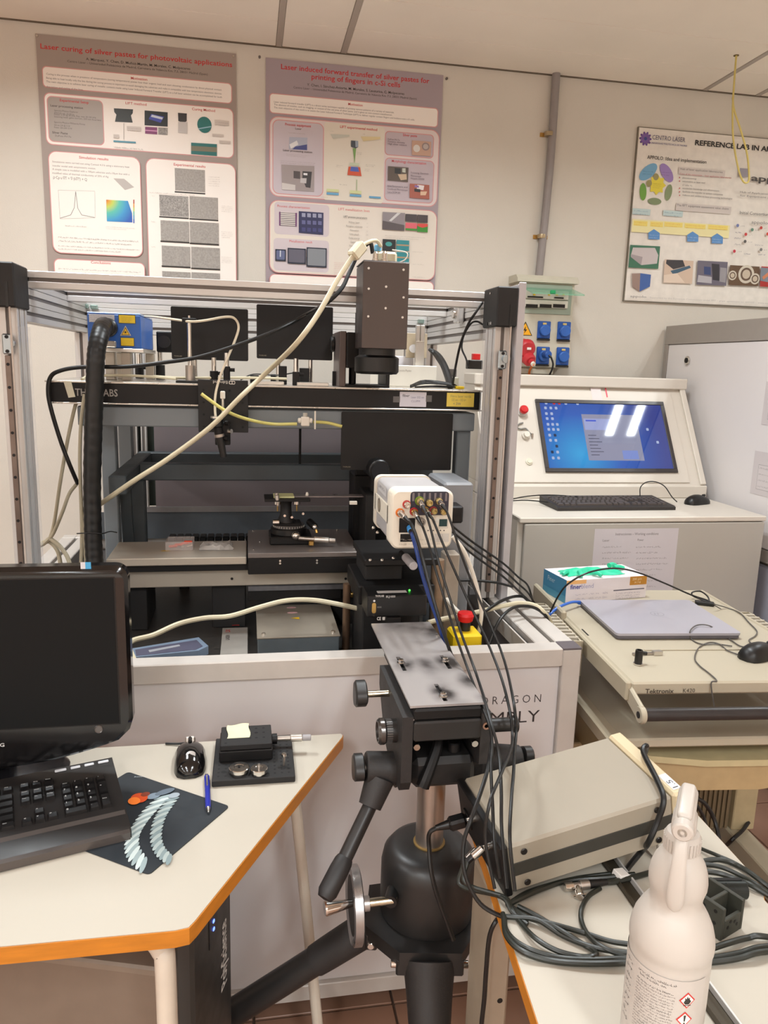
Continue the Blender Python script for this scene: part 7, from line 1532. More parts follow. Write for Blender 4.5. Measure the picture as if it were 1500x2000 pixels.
sp2 = [(335, 1562), (322, 1582), (312, 1600), (306, 1622), (306, 1645), (314, 1665), (330, 1680)]
P1 = smooth_path([V((*p, 0)) for p in spine], 3); P2 = smooth_path([V((*p, 0)) for p in sp2], 3)
for j, Pp in enumerate((P1, P2)):
    for i, p in enumerate(Pp):
        q = S_(p.x, p.y); f_ = i/len(Pp); c_ = (196-30*j, 208-30*j, 206-30*j) if i % 2 else (150-20*j, 166-20*j, 168-20*j)
        s.ell(q[0], q[1], .021-.006*j-.003*abs(f_-.5), .0042, c_, 14, .35+1.2*f_)
for (x, y, rx, ry, c_) in ((300, 1556, .012, .009, (120, 136, 150)), (322, 1548, .018, .008, (92, 104, 116)), (340, 1555, .010, .008, (150, 160, 168)), (272, 1560, .014, .016, (196, 72, 28)), (262, 1566, .010, .012, (232, 120, 40)), (284, 1553, .008, .007, (120, 50, 30))): q = S_(x, y); s.ell(q[0], q[1], rx, ry, c_, 16, .5)
q = S_(263, 1518); s.cut('picture_print', t, kind='stuff'); s.text(q[0], q[1]-.004, 'Recuva', .004, (170, 176, 180), wd=.02); s.out('lettering', t)
a, b_ = V((-.0785, 1.297, DZ+.0055)), V((-.0695, 1.176, DZ+.0055)); d = (b_-a).normalized()
t = thing('ballpoint_pen', 'blue and silver ballpoint pen lying across the mouse pad corner', 'pen', (a+b_)/2-V((0, 0, .0055)))
MB().cyl(a+d*.006, a+d*.085, .0048, mat('pen_blue', (34, 44, 150), .3), seg=14, bev=.0008).out('barrel', t, True); MB().cyl(a+d*.085, a+d*.108, .0050, mat('pen_blue', 0), r2=.0044, seg=14).out('grip', t, True); MB().cyl(a+d*.108, b_, .0042, CHR, r2=.0012, seg=12).out('tip', t, True); MB().cyl(a, a+d*.006, .003, CHR, seg=10).out('push_button', t, True); MB().bar(a+d*.01+V((0, 0, .005)), a+d*.045+V((0, 0, .0055)), .003, .0012, CHR).out('clip', t, True)
# ---- black mounting plates with micrometer
HM = mat('hole_black', 0)
t = thing('mounting_plate', 'flat black plate with a grid of holes on the left desk near the machine', 'mounting plate', (.006, 1.34, DZ))
M_ = Matrix.Translation((-.068, 1.262, DZ)) @ Matrix.Rotation(math.radians(-.5), 4, 'Z')
b = MB(); b.box((.0745, .079, .0066), (.149, .158, .0128), BLKM, bev=.0015, T=M_); b.out('plate', t, True)
b = MB()
for i in range(11):
    for j in range(11): b.lathe([(.0024, 0), (0, .0001)], HM, (.011+i*.0127, .014+j*.013, .0131), seg=8, T=M_)
for x, y in ((.02, .028), (.128, .03), (.128, .135)): b.lathe([(.0048, .0), (0, .0001)], HM, (x, y, .0132), seg=14, T=M_)
b.out('holes', t, True)['kind'] = 'stuff'
t = thing('translation_stage', 'thick black drilled block with a micrometer, sitting on the flat black plate', 'stage', (0, 1.37, DZ+.0135))
bx = MB(); bx.span((-.057, 1.324, DZ+.0135), (.042, 1.404, DZ+.034), BLK, bev=.0015); bx.span((-.055, 1.327, DZ+.0342), (.041, 1.402, DZ+.046), BLKM, bev=.0015); bx.out('block', t, True)
b = MB()
for x, y in ((.0, 1.35), (.012, 1.35), (.026, 1.35), (.0, 1.37), (.012, 1.37), (.026, 1.37), (.012, 1.388), (.026, 1.388), (-.045, 1.335)): b.lathe([(.0036 if (x, y) == (.012, 1.37) else .0026, 0), (0, .0001)], HM, (x, y, DZ+.0462), seg=12)
b.out('holes', t, True)['kind'] = 'stuff'
mz = DZ+.030; MB().cyl((.042, 1.372, mz), (.052, 1.372, mz), .010, BLK, seg=18).out('micrometer_mount', t, True); MB().cyl((.052, 1.372, mz), (.082, 1.371, mz), .0052, STL, seg=16, bev=.0008).out('micrometer_sleeve', t, True); MB().cyl((.078, 1.371, mz), (.101, 1.370, mz), .0075, ALU2, seg=20, bev=.001).out('micrometer_thimble', t, True); MB().cyl((.101, 1.370, mz), (.118, 1.369, mz), .0062, mat('grey_ratchet', (150, 146, 148), .4), seg=18, bev=.001).out('ratchet', t, True)
b = MB(); a = [(-.045, 1.350), (-.003, 1.350), (.002, 1.366), (.0, 1.398), (-.045, 1.398)]; n = 7; vs = []
for j in range(n):
    for i in range(n): u, v = i/(n-1), j/(n-1); vs.append((-.043+.042*u+.002*math.sin(6*v), 1.352+.048*v, DZ+.0466+.0025*(u*v)+.0012*math.sin(7*u+3*v)*v+(.003*v*v)))
b.add(vs, [(j*n+i, j*n+i+1, (j+1)*n+i+1, (j+1)*n+i) for j in range(n-1) for i in range(n-1)], mat('pale_yellow_paper', (222, 216, 176), .7))
o = b.out('sticky_note'); tag(o, 'pale yellow sticky note curling on top of the drilled black block', 'note')
for k, (px, py, r_) in enumerate(((467, 1502, .0185), (506, 1504, .0155))):
    q = at(px, py, Z=DZ+.020); q.z = DZ+.0133
    o = thing('steel_disc', ('larger turned steel disc at the left', 'smaller turned steel disc with a stud, at the right')[k]+' on the flat black plate', 'disc', q, group='turned steel discs')
    MB().lathe([(r_*.8, 0), (r_*.8, .004), (r_, .0045), (r_, .0105), (r_*.94, .0115), (r_*.5, .0115), (r_*.45, .0108), (r_*.16, .0108)], CHR, q, seg=32).out('disc', o, True)
    MB().cyl(q+V((0, 0, .010)), q+V((0, 0, .012 if k == 0 else .019)), .0022, STL if k else BLK, seg=10).out('stud' if k else 'centre_hole', o, True)
q = V((.062, 1.30, DZ+.0133)); o = thing('upright_bolt', 'small socket-head bolt standing in the flat black plate', 'bolt', q); MB().cyl(q, q+V((0, 0, .018)), .0022, STL, seg=10).out('shank', o, True); MB().cyl(q+V((0, 0, .018)), q+V((0, 0, .024)), .0045, CHR, seg=14, bev=.0006).out('head', o, True)
# ---- chiller / computer under the desk
TM = Matrix.Translation((-.098, 1.07, 0)) @ Matrix.Rotation(math.radians(-17), 4, 'Z')
t = thing('cooling_unit', 'brown-grey cooling unit lettered PolyScience under the left desk', 'cooling unit', M=TM)
BRG = mat('brown_grey_enamel', (118, 102, 88), .5, var=.05); DKG = mat('dark_front_panel', (46, 46, 44), .4, var=.05)
MB().span((-.42, .0, .03), (-.022, .17, .545), BRG, bev=.004).out('housing', t)
MB().span((-.42, -.002, .528), (-.022, .172, .5455), mat('lid_grey_brown', (128, 114, 100), .45), bev=.004).out('lid', t)
MB().span((-.021, -.006, .03), (.010, .18, .665), DKG, bev=.006).out('front_panel', t)
b = MB()
for i in range(3):
    for j in range(46): b.lathe([(.0022, 0), (0, .0001)], BLK, (-.030-i*.007, -.0005, .06+j*.0098), (0, -1, 0), 6)
b.out('vent_holes', t)['kind'] = 'stuff'
for z in (.60, .585): MB().box((.0115, .085, z-.03), (.002, .006, .005), mat('blue_indicator', (90, 120, 255), .3, var=0, emit=3.5), bev=.0005).out('indicator_light', t)
MB().span((.0102, .065, .53), (.0110, .105, .59), BLK2).out('indicator_window', t)
s = Sheet((.0103, 0, 0), x=(0, 0, 1), y=(0, -1, 0)); s.n = V((1, 0, 0)); s.text(.395, -.150, 'PolyScience', .030, (206, 204, 198), wd=.13, bold=.02); s.mb.out('lettering', t, smooth=0)
for x, y in ((-.38, .04), (-.06, .04), (-.38, .14), (-.06, .14)): MB().cyl((x, y, 0), (x, y, .03), .015, BLK, seg=12).out('foot', t)

# ================================================================== TRIPOD
TX, TY_ = .327, 1.22
TBK = mat('tripod_black', (36, 34, 33), .42, var=.08, scale=20); TBK2 = mat('tripod_black_rough', (38, 35, 34), .6, var=.1, bump=.2)
t = thing('camera_tripod', 'heavy black tripod with a steel centre column, crank wheel and geared head', 'tripod', (TX, TY_, 0))
MB().cyl((TX, TY_, .60), (TX, TY_, .79), .0258, STL, seg=36).out('centre_column', t, True)
MB().lathe([(.026, .634), (.0295, .634), (.0295, .6365), (.027, .637)], mat('bushing_bronze', (150, 122, 74), .45, metal=.6), (TX, TY_, 0), seg=32).out('column_bushing', t, True)
MB().lathe([(.031, .634), (.060, .634), (.074, .628), (.084, .615), (.088, .595), (.0885, .505), (.085, .495), (.0, .495)], TBK, (TX, TY_, 0), seg=48).out('column_housing', t, True)
tri = []
AZ = (-99, 20, 167)
for k in range(3):
    a = math.radians(AZ[k]); 
    for dx in (-.055, .055): tri.append((TX+math.cos(a)*.112-math.sin(a)*dx, TY_+math.sin(a)*.112+math.cos(a)*dx))
MB().prism(tri, .4945, TBK, h0=.468).out('shoulder_casting', t, True)
for k in range(3):
    a = math.radians(AZ[k]); d = V((math.cos(a), math.sin(a), 0)); sdv = V((-d.y, d.x, 0)); c0 = V((TX, TY_, 0))
    sp = (.30, .45, .56)[k]; foot = c0+d*(.09+sp)+V((0, 0, .01)); top = c0+d*.088+V((0, 0, .462)); dr = (foot-top).normalized()
    b = MB(); x_ = sdv; 
    b.tube([top, top+dr*.05, top+dr*.12, top+dr*.155], (lambda u: .048-.013*min(1, u*1.5)) if k == 0 else (lambda u: .033-.004*u), TBK2, 20, n=6); lg = b.out('leg', t, True)
    MB().cyl(top+dr*.15, top+(foot-top)*.62, .0265, TBK, seg=18).out('leg_tube', lg, True); MB().cyl(top+(foot-top)*.60, foot, .020, BLK, seg=16).out('lower_leg_tube', lg, True)
    MB().cyl(foot-V((0, 0, .0095)), foot+V((0, 0, .012)), .026, BLK, seg=16, bev=.004).out('rubber_foot', lg, True)
    for sg in (-1, 1):
        p = c0+d*.10+sdv*.057*sg+V((0, 0, .462)); MB().cyl(p, p+sdv*.012*sg, .0065, CHR, seg=14, bev=.001).out('hinge_bolt', t, True)
        MB().box(p-sdv*.008*sg, (.022, .022, .034), TBK, (0, 0, a), bev=.003).out('hinge_lug', t, True)
# crank wheel
WY_ = 1.155; wc = at(693, 1767, Y=WY_); sh = at(768, 1757, Y=WY_)
MB().cyl(V((wc.x, WY_, wc.z)), V((sh.x+.006, WY_, wc.z+.002)), .0075, mat('shaft_steel', (200, 196, 176), .2, metal=1), seg=18, bev=.001).out('crank_shaft', t, True)
w_ = MB().lathe([(.048, -.006), (.062, -.009), (.066, -.007), (.066, .007), (.062, .009), (.056, .008), (.052, .002), (.018, .001), (.014, .008), (.0, .008)], mat('wheel_metal', (168, 166, 166), .3, metal=.85), wc, (1, 0, 0), 44).out('crank_wheel', t, True)
MB().lathe([(.0, -.0065), (.049, -.0065), (.049, -.003), (0, -.003)], BLK, wc, (1, 0, 0), 36).out('wheel_insert', w_, True)
MB().cyl(V((wc.x+.009, WY_, wc.z)), V((wc.x+.026, WY_, wc.z)), .013, mat('collar_light', (190, 186, 184), .3, metal=.6), seg=22, bev=.001).out('wheel_collar', w_, True)
hc = V((wc.x-.008, WY_-.02, wc.z+.020)); MB().lathe([(.006, 0), (.009, .020), (.0125, .046), (.011, .049), (0, .049)], CHR, hc, (-1, -.15, 0), 22).out('crank_handle', w_, True)
MB().cyl(at(762, 1762, Y=1.15), at(762, 1762, Y=1.15)+V((.012, .03, 0)), .012, BLK2, seg=16).out('shaft_boss', t, True)
# head
h = MB(); h.box((TX, 1.215, .8185), (.112, .15, .055), TBK, bev=.010); h.cyl((TX, TY_, .785), (TX, TY_, .80), .04, TBK, seg=28); h.out('head_base', t, True)
MB().cyl((TX+.022, 1.165, .846), (TX+.022, 1.165, .864), .011, BLK, seg=18, bev=.002).out('adjusting_knob', t, True)
MB().tube([(TX-.005, 1.165, .875), (TX-.015, 1.148, .855), (TX-.034, 1.130, .820), (TX-.040, 1.128, .806)], lambda u: .008+.004*u, BLK, 10).out('locking_lever', t, True)
MB().prism([(1.118, .937), (1.34, .937), (1.34, .90), (1.27, .82), (1.20, .80), (1.13, .80), (1.118, .82)], .018, TBK2, basis(V((0, 1, 0)), V((0, 0, 1)), V((1, 0, 0)), V((.246, 0, 0)))).out('left_cheek', t, True)
MB().prism([(1.118, .937), (1.34, .937), (1.34, .90), (1.27, .80), (1.20, .78), (1.165, .79), (1.145, .835), (1.118, .845)], .018, TBK2, basis(V((0, 1, 0)), V((0, 0, 1)), V((1, 0, 0)), V((.380, 0, 0)))).out('right_cheek', t, True)
MB().span((.2645, 1.112, .895), (.3795, 1.126, .930), TBK, bev=.003).out('front_bridge', t, True)
MB().span((.2645, 1.30, .86), (.3795, 1.335, .93), TBK, bev=.003).out('rear_bridge', t, True)
MB().span((.2645, 1.116, .9305), (.3795, 1.40, .950), BLK, bev=.003).out('quick_release_clamp', t, True)
for x in (.272, .372): MB().cyl((x, 1.1255, .882), (x, 1.119, .882), .0055, CHR, seg=14).out('socket_screw', t, True)
MB().lathe([(.0065, 0), (.0065, .002), (.0035, .002), (.0035, .0)], mat('copper_screw', (190, 150, 130), .3, metal=.9), (.389, 1.1175, .915), (0, -1, 0), 16).out('socket_screw', t, True)
def knob(c, ax, r, l, m=TBK, name='knob', lobes=0):
    x, y, z = frame(ax); b = MB(); n = 40; prof = [(.80, 0), (1, .12), (1, .86), (.84, 1)]; vs = []; c = V(c)
    for k in range(n):
        a = 2*PI*k/n; f_ = 1+(.10*math.cos(lobes*a) if lobes else 0)
        for rr_, hh in prof: vs.append(c+(x*math.cos(a)+y*math.sin(a))*r*rr_*f_+z*l*hh)
    fs = [[k*4+i, ((k+1) % n)*4+i, ((k+1) % n)*4+i+1, k*4+i+1] for k in range(n) for i in range(3)]+[[k*4 for k in range(n)][::-1], [k*4+3 for k in range(n)]]
    b.add(vs, fs, m); return b.out(name, t, True)
k1 = at(716, 1356, Y=1.24); knob(k1, (-1, 0, 0), .0235, .022, lobes=3, name='clamp_knob')
MB().cyl(k1, V((.246, 1.24, k1.z)), .0062, mat('shaft_steel', 0), seg=16).out('knob_shaft', t, True)
k2 = at(765, 1427, Y=1.17); b = MB(); b.cyl(k2+V((.01, 0, 0)), k2-V((.012, 0, 0)), .0195, TBK, seg=28, bev=.001); b.out('fine_adjuster', t, True)
b = MB()
for i in range(30): a = 2*PI*i/30; b.box(k2+V((-.006, math.cos(a)*.0195, math.sin(a)*.0195)), (.010, .0022, .0022), mat('knurl_grey', (84, 80, 78), .4, metal=.4), (a, 0, 0))
b.out('knurling', t, True)['kind'] = 'stuff'
b = MB(); b.lathe([(.0205, 0), (.0225, .002), (.0225, .009), (.019, .013), (.0165, .013), (.0165, .010), (0, .010)], mat('dark_metal_ring', (92, 88, 86), .25, metal=.8), k2-V((.012, 0, 0)), (-1, 0, 0), 30); b.out('adjuster_ring', t, True)
k3 = at(776, 1500, Y=1.18); dl = at(714, 1500, Y=1.18)
b = MB(); b.cyl(k3, dl, .0285, TBK2, seg=32, bev=.002); b.out('pan_drum', t, True)
b = MB(); b.cyl(V((.2485, 1.18, k3.z)), V((k3.x-.006, 1.18, k3.z)), .032, TBK, seg=32, bev=.002); b.out('toothed_ring', t, True)
knob(dl+V((-.003, 0, 0)), (-1, 0, 0), .0235, .019, lobes=3, name='pan_knob')
MB().cyl(dl, dl-V((.006, 0, 0)), .006, CHR, seg=12).out('knob_shaft', t, True)
# pan handle
h0 = at(742, 1520, Y=1.17); h1 = at(722, 1575, Y=1.15); h2 = at(672, 1680, Y=1.10); h3 = at(630, 1762, Y=1.06)
b = MB(); b.tube([h0, (h0+h1)/2, h1], lambda u: .026-.006*u, TBK2, 18); b.out('handle_socket', t, True)
MB().cyl(h1-(h2-h1)*.12, h2, .0125, TBK, seg=18).out('pan_handle', t, True)
dd = (h3-h2).normalized(); b = MB(); b.lathe([(.0135, 0), (.0155, .006), (.0165, .02), (.0165, (h3-h2).length-.012), (.012, (h3-h2).length-.002), (0, (h3-h2).length)], mat('handle_grip', (30, 28, 28), .55), h2-dd*.004, dd, 22); b.out('handle_grip', t, True)
# right side: lock cylinder and cone drum
q0 = V((.398, 1.19, at(985, 1415, Y=1.19).z)); q1 = V((at(1003, 1413, Y=1.19).x, 1.19, q0.z))
b = MB(); b.cyl(q0, q1, .0125, TBK, seg=22); b.cyl(q1, q1+V((.006, 0, 0)), .0155, TBK, seg=22, bev=.001); b.out('lock_cylinder', t, True)
q0 = V((.398, 1.19, at(975, 1484, Y=1.19).z)); q1 = V((at(1016, 1480, Y=1.19).x, 1.19, q0.z))
b = MB(); b.cyl(q0, q1, .033, TBK2, r2=.024, seg=32, bev=.002); b.out('tilt_drum', t, True)
knob(q1+V((.003, 0, 0)), (1, 0, 0), .0235, .018, lobes=3, name='tilt_knob'); MB().cyl(q1, q1+V((.004, 0, 0)), .006, CHR, seg=12).out('knob_shaft', t, True)
# ---- steel plate with three slots
def plate_mat(org, spots):
    m = bpy.data.materials.new('worn_steel_plate'); m.use_nodes = True; nt = m.node_tree; b = nt.nodes['Principled BSDF']; N = nt.nodes.new; L = nt.links.new
    tc = N('ShaderNodeTexCoord'); n = N('ShaderNodeTexNoise'); n.inputs['Scale'].default_value = 22; n.inputs['Detail'].default_value = 5; L(tc.outputs['Object'], n.inputs['Vector'])
    nn = N('ShaderNodeMapRange'); nn.inputs[1].default_value = .32; nn.inputs[2].default_value = .68; nn.inputs[3].default_value = .25; nn.inputs[4].default_value = 1.5; L(n.outputs[0], nn.inputs[0])
    mp = N('ShaderNodeMapping'); mp.inputs['Scale'].default_value = (1, .62, 1); L(tc.outputs['Object'], mp.inputs[0]); prev = None
    for (x, y, r, k) in spots:
        d = N('ShaderNodeVectorMath'); d.operation = 'DISTANCE'; L(mp.outputs[0], d.inputs[0]); d.inputs[1].default_value = (x-org[0], (y-org[1])*.62, PT)
        r_ = N('ShaderNodeMapRange'); r_.interpolation_type = 'SMOOTHSTEP'; r_.inputs[1].default_value = 0; r_.inputs[2].default_value = r; r_.inputs[3].default_value = k; r_.inputs[4].default_value = 0; L(d.outputs['Value'], r_.inputs[0])
        if prev is None: prev = r_.outputs[0]
        else: mx = N('ShaderNodeMath'); mx.operation = 'MAXIMUM'; L(prev, mx.inputs[0]); L(r_.outputs[0], mx.inputs[1]); prev = mx.outputs[0]
    mu = N('ShaderNodeMath'); mu.operation = 'MULTIPLY'; L(prev, mu.inputs[0]); L(nn.outputs[0], mu.inputs[1])
    n2 = N('ShaderNodeTexNoise'); n2.inputs['Scale'].default_value = 9; L(tc.outputs['Object'], n2.inputs['Vector'])
    ad = N('ShaderNodeMapRange'); ad.inputs[1].default_value = .45; ad.inputs[2].default_value = .75; ad.inputs[3].default_value = 0; ad.inputs[4].default_value = .35; L(n2.outputs[0], ad.inputs[0])
    su = N('ShaderNodeMath'); su.operation = 'ADD'; su.use_clamp = True; L(mu.outputs[0], su.inputs[0]); L(ad.outputs[0], su.inputs[1])
    r = N('ShaderNodeValToRGB'); r.color_ramp.elements[0].color = (*lin((166, 160, 158)), 1); r.color_ramp.elements[1].color = (*lin((52, 46, 45)), 1)
    L(su.outputs[0], r.inputs[0]); L(r.outputs[0], b.inputs['Base Color'])
    b.inputs['Metallic'].default_value = .3; b.inputs['Roughness'].default_value = .42; return m
PZ = .955; PT = .004
c = [at(*p, Z=PZ) for p in ((801, 1382), (944, 1369), (842, 1215), (726, 1217))]
t = thing('steel_plate', 'worn bare steel plate with three slots bolted on the tripod head', 'plate', (.32, 1.33, PZ-PT))
x0, x1, y0, y1 = (c[0].x+c[3].x)/2, (c[1].x+c[2].x)/2, (c[0].y+c[1].y)/2, (c[2].y+c[3].y)/2
slots = []
for a_, b_ in (((776, 1283), (792, 1310)), ((862, 1280), (879, 1306)), ((850, 1336), (872, 1369))):
    p, q = at(*a_, Z=PZ), at(*b_, Z=PZ); slots.append(((p.x+q.x)/2, q.y, p.y))
PM = plate_mat((.32, 1.33), [(s_[0]+.004, (s_[1]+s_[2])/2, .034, .95) for s_ in slots]+[(x1, y0+.09, .035, .75), (x1, y0+.02, .02, .5), (x1, y1-.06, .055, .7), (x1-.03, y1-.02, .05, .6), (x0+.05, y1, .05, .55), ((slots[0][0]+slots[1][0])/2, slots[0][1]+.02, .035, .5)])
# plate cut into cells so that the slots are real holes
bm_ = bmesh.new(); sw = .0038
xs = sorted({x0, x1, *[s_[0]-sw for s_ in slots], *[s_[0]+sw for s_ in slots]}); ys = sorted({y0, y1, *[s_[1] for s_ in slots], *[s_[2] for s_ in slots]})
cells = {(i, j): not any(abs((xs[i]+xs[i+1])/2-s_[0]) < sw and s_[1] < (ys[j]+ys[j+1])/2 < s_[2] for s_ in slots) for i in range(len(xs)-1) for j in range(len(ys)-1)}
b = MB()
for (i, j), on in cells.items():
    if not on: continue
    xa, xb, ya, yb = xs[i], xs[i+1], ys[j], ys[j+1]
    for z, fl_ in ((PZ, 0), (PZ-PT, 1)):
        q = [(xa, ya, z), (xb, ya, z), (xb, yb, z), (xa, yb, z)]; b.add(q if not fl_ else q[::-1], [(0, 1, 2, 3)], PM)
    for di, dj, e_ in ((-1, 0, ((xa, yb), (xa, ya))), (1, 0, ((xb, ya), (xb, yb))), (0, -1, ((xa, ya), (xb, ya))), (0, 1, ((xb, yb), (xa, yb)))):
        if not cells.get((i+di, j+dj), False): b.add([(*e_[0], PZ-PT), (*e_[1], PZ-PT), (*e_[1], PZ), (*e_[0], PZ)], [(0, 1, 2, 3)], PM)
b.out('plate', t, True)
for k, (sx, sy0, sy1) in enumerate(slots):
    yy_ = sy0+(sy1-sy0)*(.55 if k < 2 else .25); zz = PZ
    q = MB().lathe([(.0075, 0), (.0075, .0015), (.0055, .002), (.0055, .0065), (.0045, .0075), (.0025, .0075), (.0025, .005), (0, .005)], CHR, (sx, yy_, zz), seg=20).out('bolt', t, True)
MB().cyl((x1-.006, y1-.09, PZ), (x1-.006, y1-.09, PZ+.003), .003, CHR, seg=10).out('rivet', t, True)
MB().span((x0+.02, 1.405, PZ-.016), (x1-.02, y1-.01, PZ-PT-.0002), BLK, bev=.002).out('stiffener_bar', t, True)

# ================================================================== RIGHT TABLE
RZ = .73
t = thing('right_table', 'cream laminate side table with an orange edge, carrying the beige instrument', 'table', (.56, .8, 0))
poly = [(.385, 1.21), (.783, 1.175), (.788, 1.115), (.780, .93), (.770, .895), (.760, .88), (.745, .35), (.305, .38)]
# left edge through the two measured points
SGN = 1 if sum(poly[i][0]*poly[(i+1) % 8][1]-poly[(i+1) % 8][0]*poly[i][1] for i in range(8)) < 0 else -1
MB().prism(inset(poly, .0012), RZ, LAM, h0=RZ-.001).out('laminate_top', t, True); MB().prism(poly, RZ-.0011, ORE, h0=RZ-.026).out('wood_edge', t, True)
LGB = mat('table_leg_beige', (150, 136, 118), .5, var=.04)
for x, y in ((.365, .97), (.72, .97)):
    g = MB().span((x, y, .03), (x+.035, y+.10, .7035), LGB, bev=.004).out('leg', t, True); MB().span((x, .5, .0), (x+.035, 1.17, .03), LGB, bev=.004).out('leg_foot', g, True)
    for z in (.52, .46): MB().cyl((x+.022, y-.0006, z), (x+.022, y+.001, z), .0045, BLK, seg=12).out('screw_hole', g, True)
MB().span((.40, 1.0, .64), (.72, 1.03, .70), LGB, bev=.002).out('cross_rail', t, True)
# ---- instrument on the table, propped on its wire bail
q = (.384, .938, .069, .18, .015, .273, .187, .083, .735)
th, tl, rl, L_, W_, H_ = q[2], q[3], q[4], q[5], q[6], q[7]
ex = V((math.cos(th)*math.cos(tl), math.sin(th)*math.cos(tl), math.sin(tl))); ey0 = V((-math.sin(th), math.cos(th), 0)); ez0 = ex.cross(ey0)
ey = ey0*math.cos(rl)+ez0*math.sin(rl); ez = ex.cross(ey)
PMx = basis(ex, ey, ez, V((q[0], q[1], q[8])))
t = thing('bench_instrument', 'beige bench instrument with a dark side stripe, propped up on its front bail', 'instrument', M=PMx)
IB = mat('instrument_beige', (153, 143, 127), .5, var=.03, scale=5); IF = mat('instrument_front_cream', (206, 188, 154), .45, var=.02); IS = mat('instrument_side_beige', (150, 138, 122), .5, var=.03)
MB().span((0, 0, .002), (L_, W_, H_), IB, bev=.004).out('cover', t)
MB().span((.004, -.0012, .0305), (L_-.001, .001, .0520), mat('side_stripe_dark', (50, 48, 42), .5), bev=.0003).out('side_stripe', t)
for x, z in ((.024, .068), (.024, .0145), (.245, .068), (.245, .0145)): MB().cyl((x, -.0005, z), (x, -.003, z), .0052, mat('screw_black', (40, 36, 34), .35, metal=.5), seg=16, bev=.001).out('screw', t)
f_ = MB().span((L_+.0005, -.002, -.002), (L_+.026, W_+.002, H_+.003), IF, bev=.004).out('front_bezel', t)
MB().cyl((L_+.013, -.002, .070), (L_+.013, -.0035, .070), .0025, BLK, seg=10).out('bezel_hole', f_)
s = Sheet((0, 0, H_+.003), x=(0, 1, 0), y=(-1, 0, 0)); s.n = V((0, 0, 1)); s.rect((.008, -L_-.022), (.05, -L_-.008), (206, 206, 206)); s.text(.012, -L_-.019, '1.5', .009, (60, 60, 70), wd=.02); s.mb.out('label', f_, smooth=0)
r_ = MB().span((-.0125, -.001, -.002), (-.0005, W_+.001, H_+.001), BLK, bev=.002).out('rear_panel', t)
for y, z in ((.04, .06), (.075, .03), (.11, .06)): MB().lathe([(.006, 0), (.006, .006), (.0045, .007), (.0045, .013), (0, .013)], CHR, (-.0126, y, z), (-1, 0, 0), 16).out('rear_socket', r_)
MB().box((-.014, .145, .035), (.004, .03, .024), BLK2, bev=.001).out('power_inlet', r_)
for y in (.02, W_-.02): MB().cyl((.03, y, -.004), (.03, y, .002), .007, BLK, seg=12).out('rubber_foot', t)
IM = PMx.inverted()
fb = [PMx @ V((L_-.02, .02, 0)), PMx @ V((L_-.02, W_-.02, 0))]
g_ = [V((fb[0].x+.012, fb[0].y, RZ+.003)), V((fb[1].x+.012, fb[1].y, RZ+.003))]
MB().tube([fb[0], (fb[0]+g_[0])/2, g_[0], (g_[0]+g_[1])/2, g_[1], (fb[1]+g_[1])/2, fb[1]], .0018, STL, 8, n=3).out('wire_bail', t, True)
# rear plugs
def plug(label, a, b_, r, m, grp=None, name='plug'):
    a, b_ = V(a), V(b_); o = thing(name, label, 'plug', a, group=grp); MB().cyl(a, b_, r, m, seg=16, bev=r*.15).out('shell', o, True); MB().cyl(b_, b_+(b_-a)*.5, r*.72, BLK2, seg=12).out('strain_relief', o, True); return b_+(b_-a)*.5
pa = PMx @ V((-.014, .04, .06)); pb = PMx @ V((-.014, .075, .03))
e1 = plug('silver coaxial plug in the rear of the beige instrument, upper one', PMx @ V((-.026, .04, .06)), PMx @ V((-.044, .038, .052)), .0068, CHR, 'coaxial plugs at the rear of the instrument', 'coaxial_plug')
e2 = plug('silver coaxial plug in the rear of the beige instrument, lower one', PMx @ V((-.026, .075, .03)), PMx @ V((-.044, .07, .022)), .0068, CHR, 'coaxial plugs at the rear of the instrument', 'coaxial_plug')
a = PMx @ V((-.017, .145, .035)); o = thing('power_plug', 'black moulded mains plug in the rear of the beige instrument', 'plug', a)
b = MB(); d_ = V((-1, .05, -.25)).normalized(); b.bar(a, a+d_*.030, .024, .018, BLK2, bev=.004); b.cyl(a+d_*.028, a+d_*.052, .008, BLK2, r2=.0045, seg=14); b.out('plug_body', o, True)
MB().tube([a+d_*.05, a+d_*.062+V((0, 0, -.006)), a+d_*.066+V((.004, 0, -.03)), a+V((-.055, -.02, -.10)), a+V((-.02, -.03, -.2))], .0038, RUB, 8).out('lead', o, True)
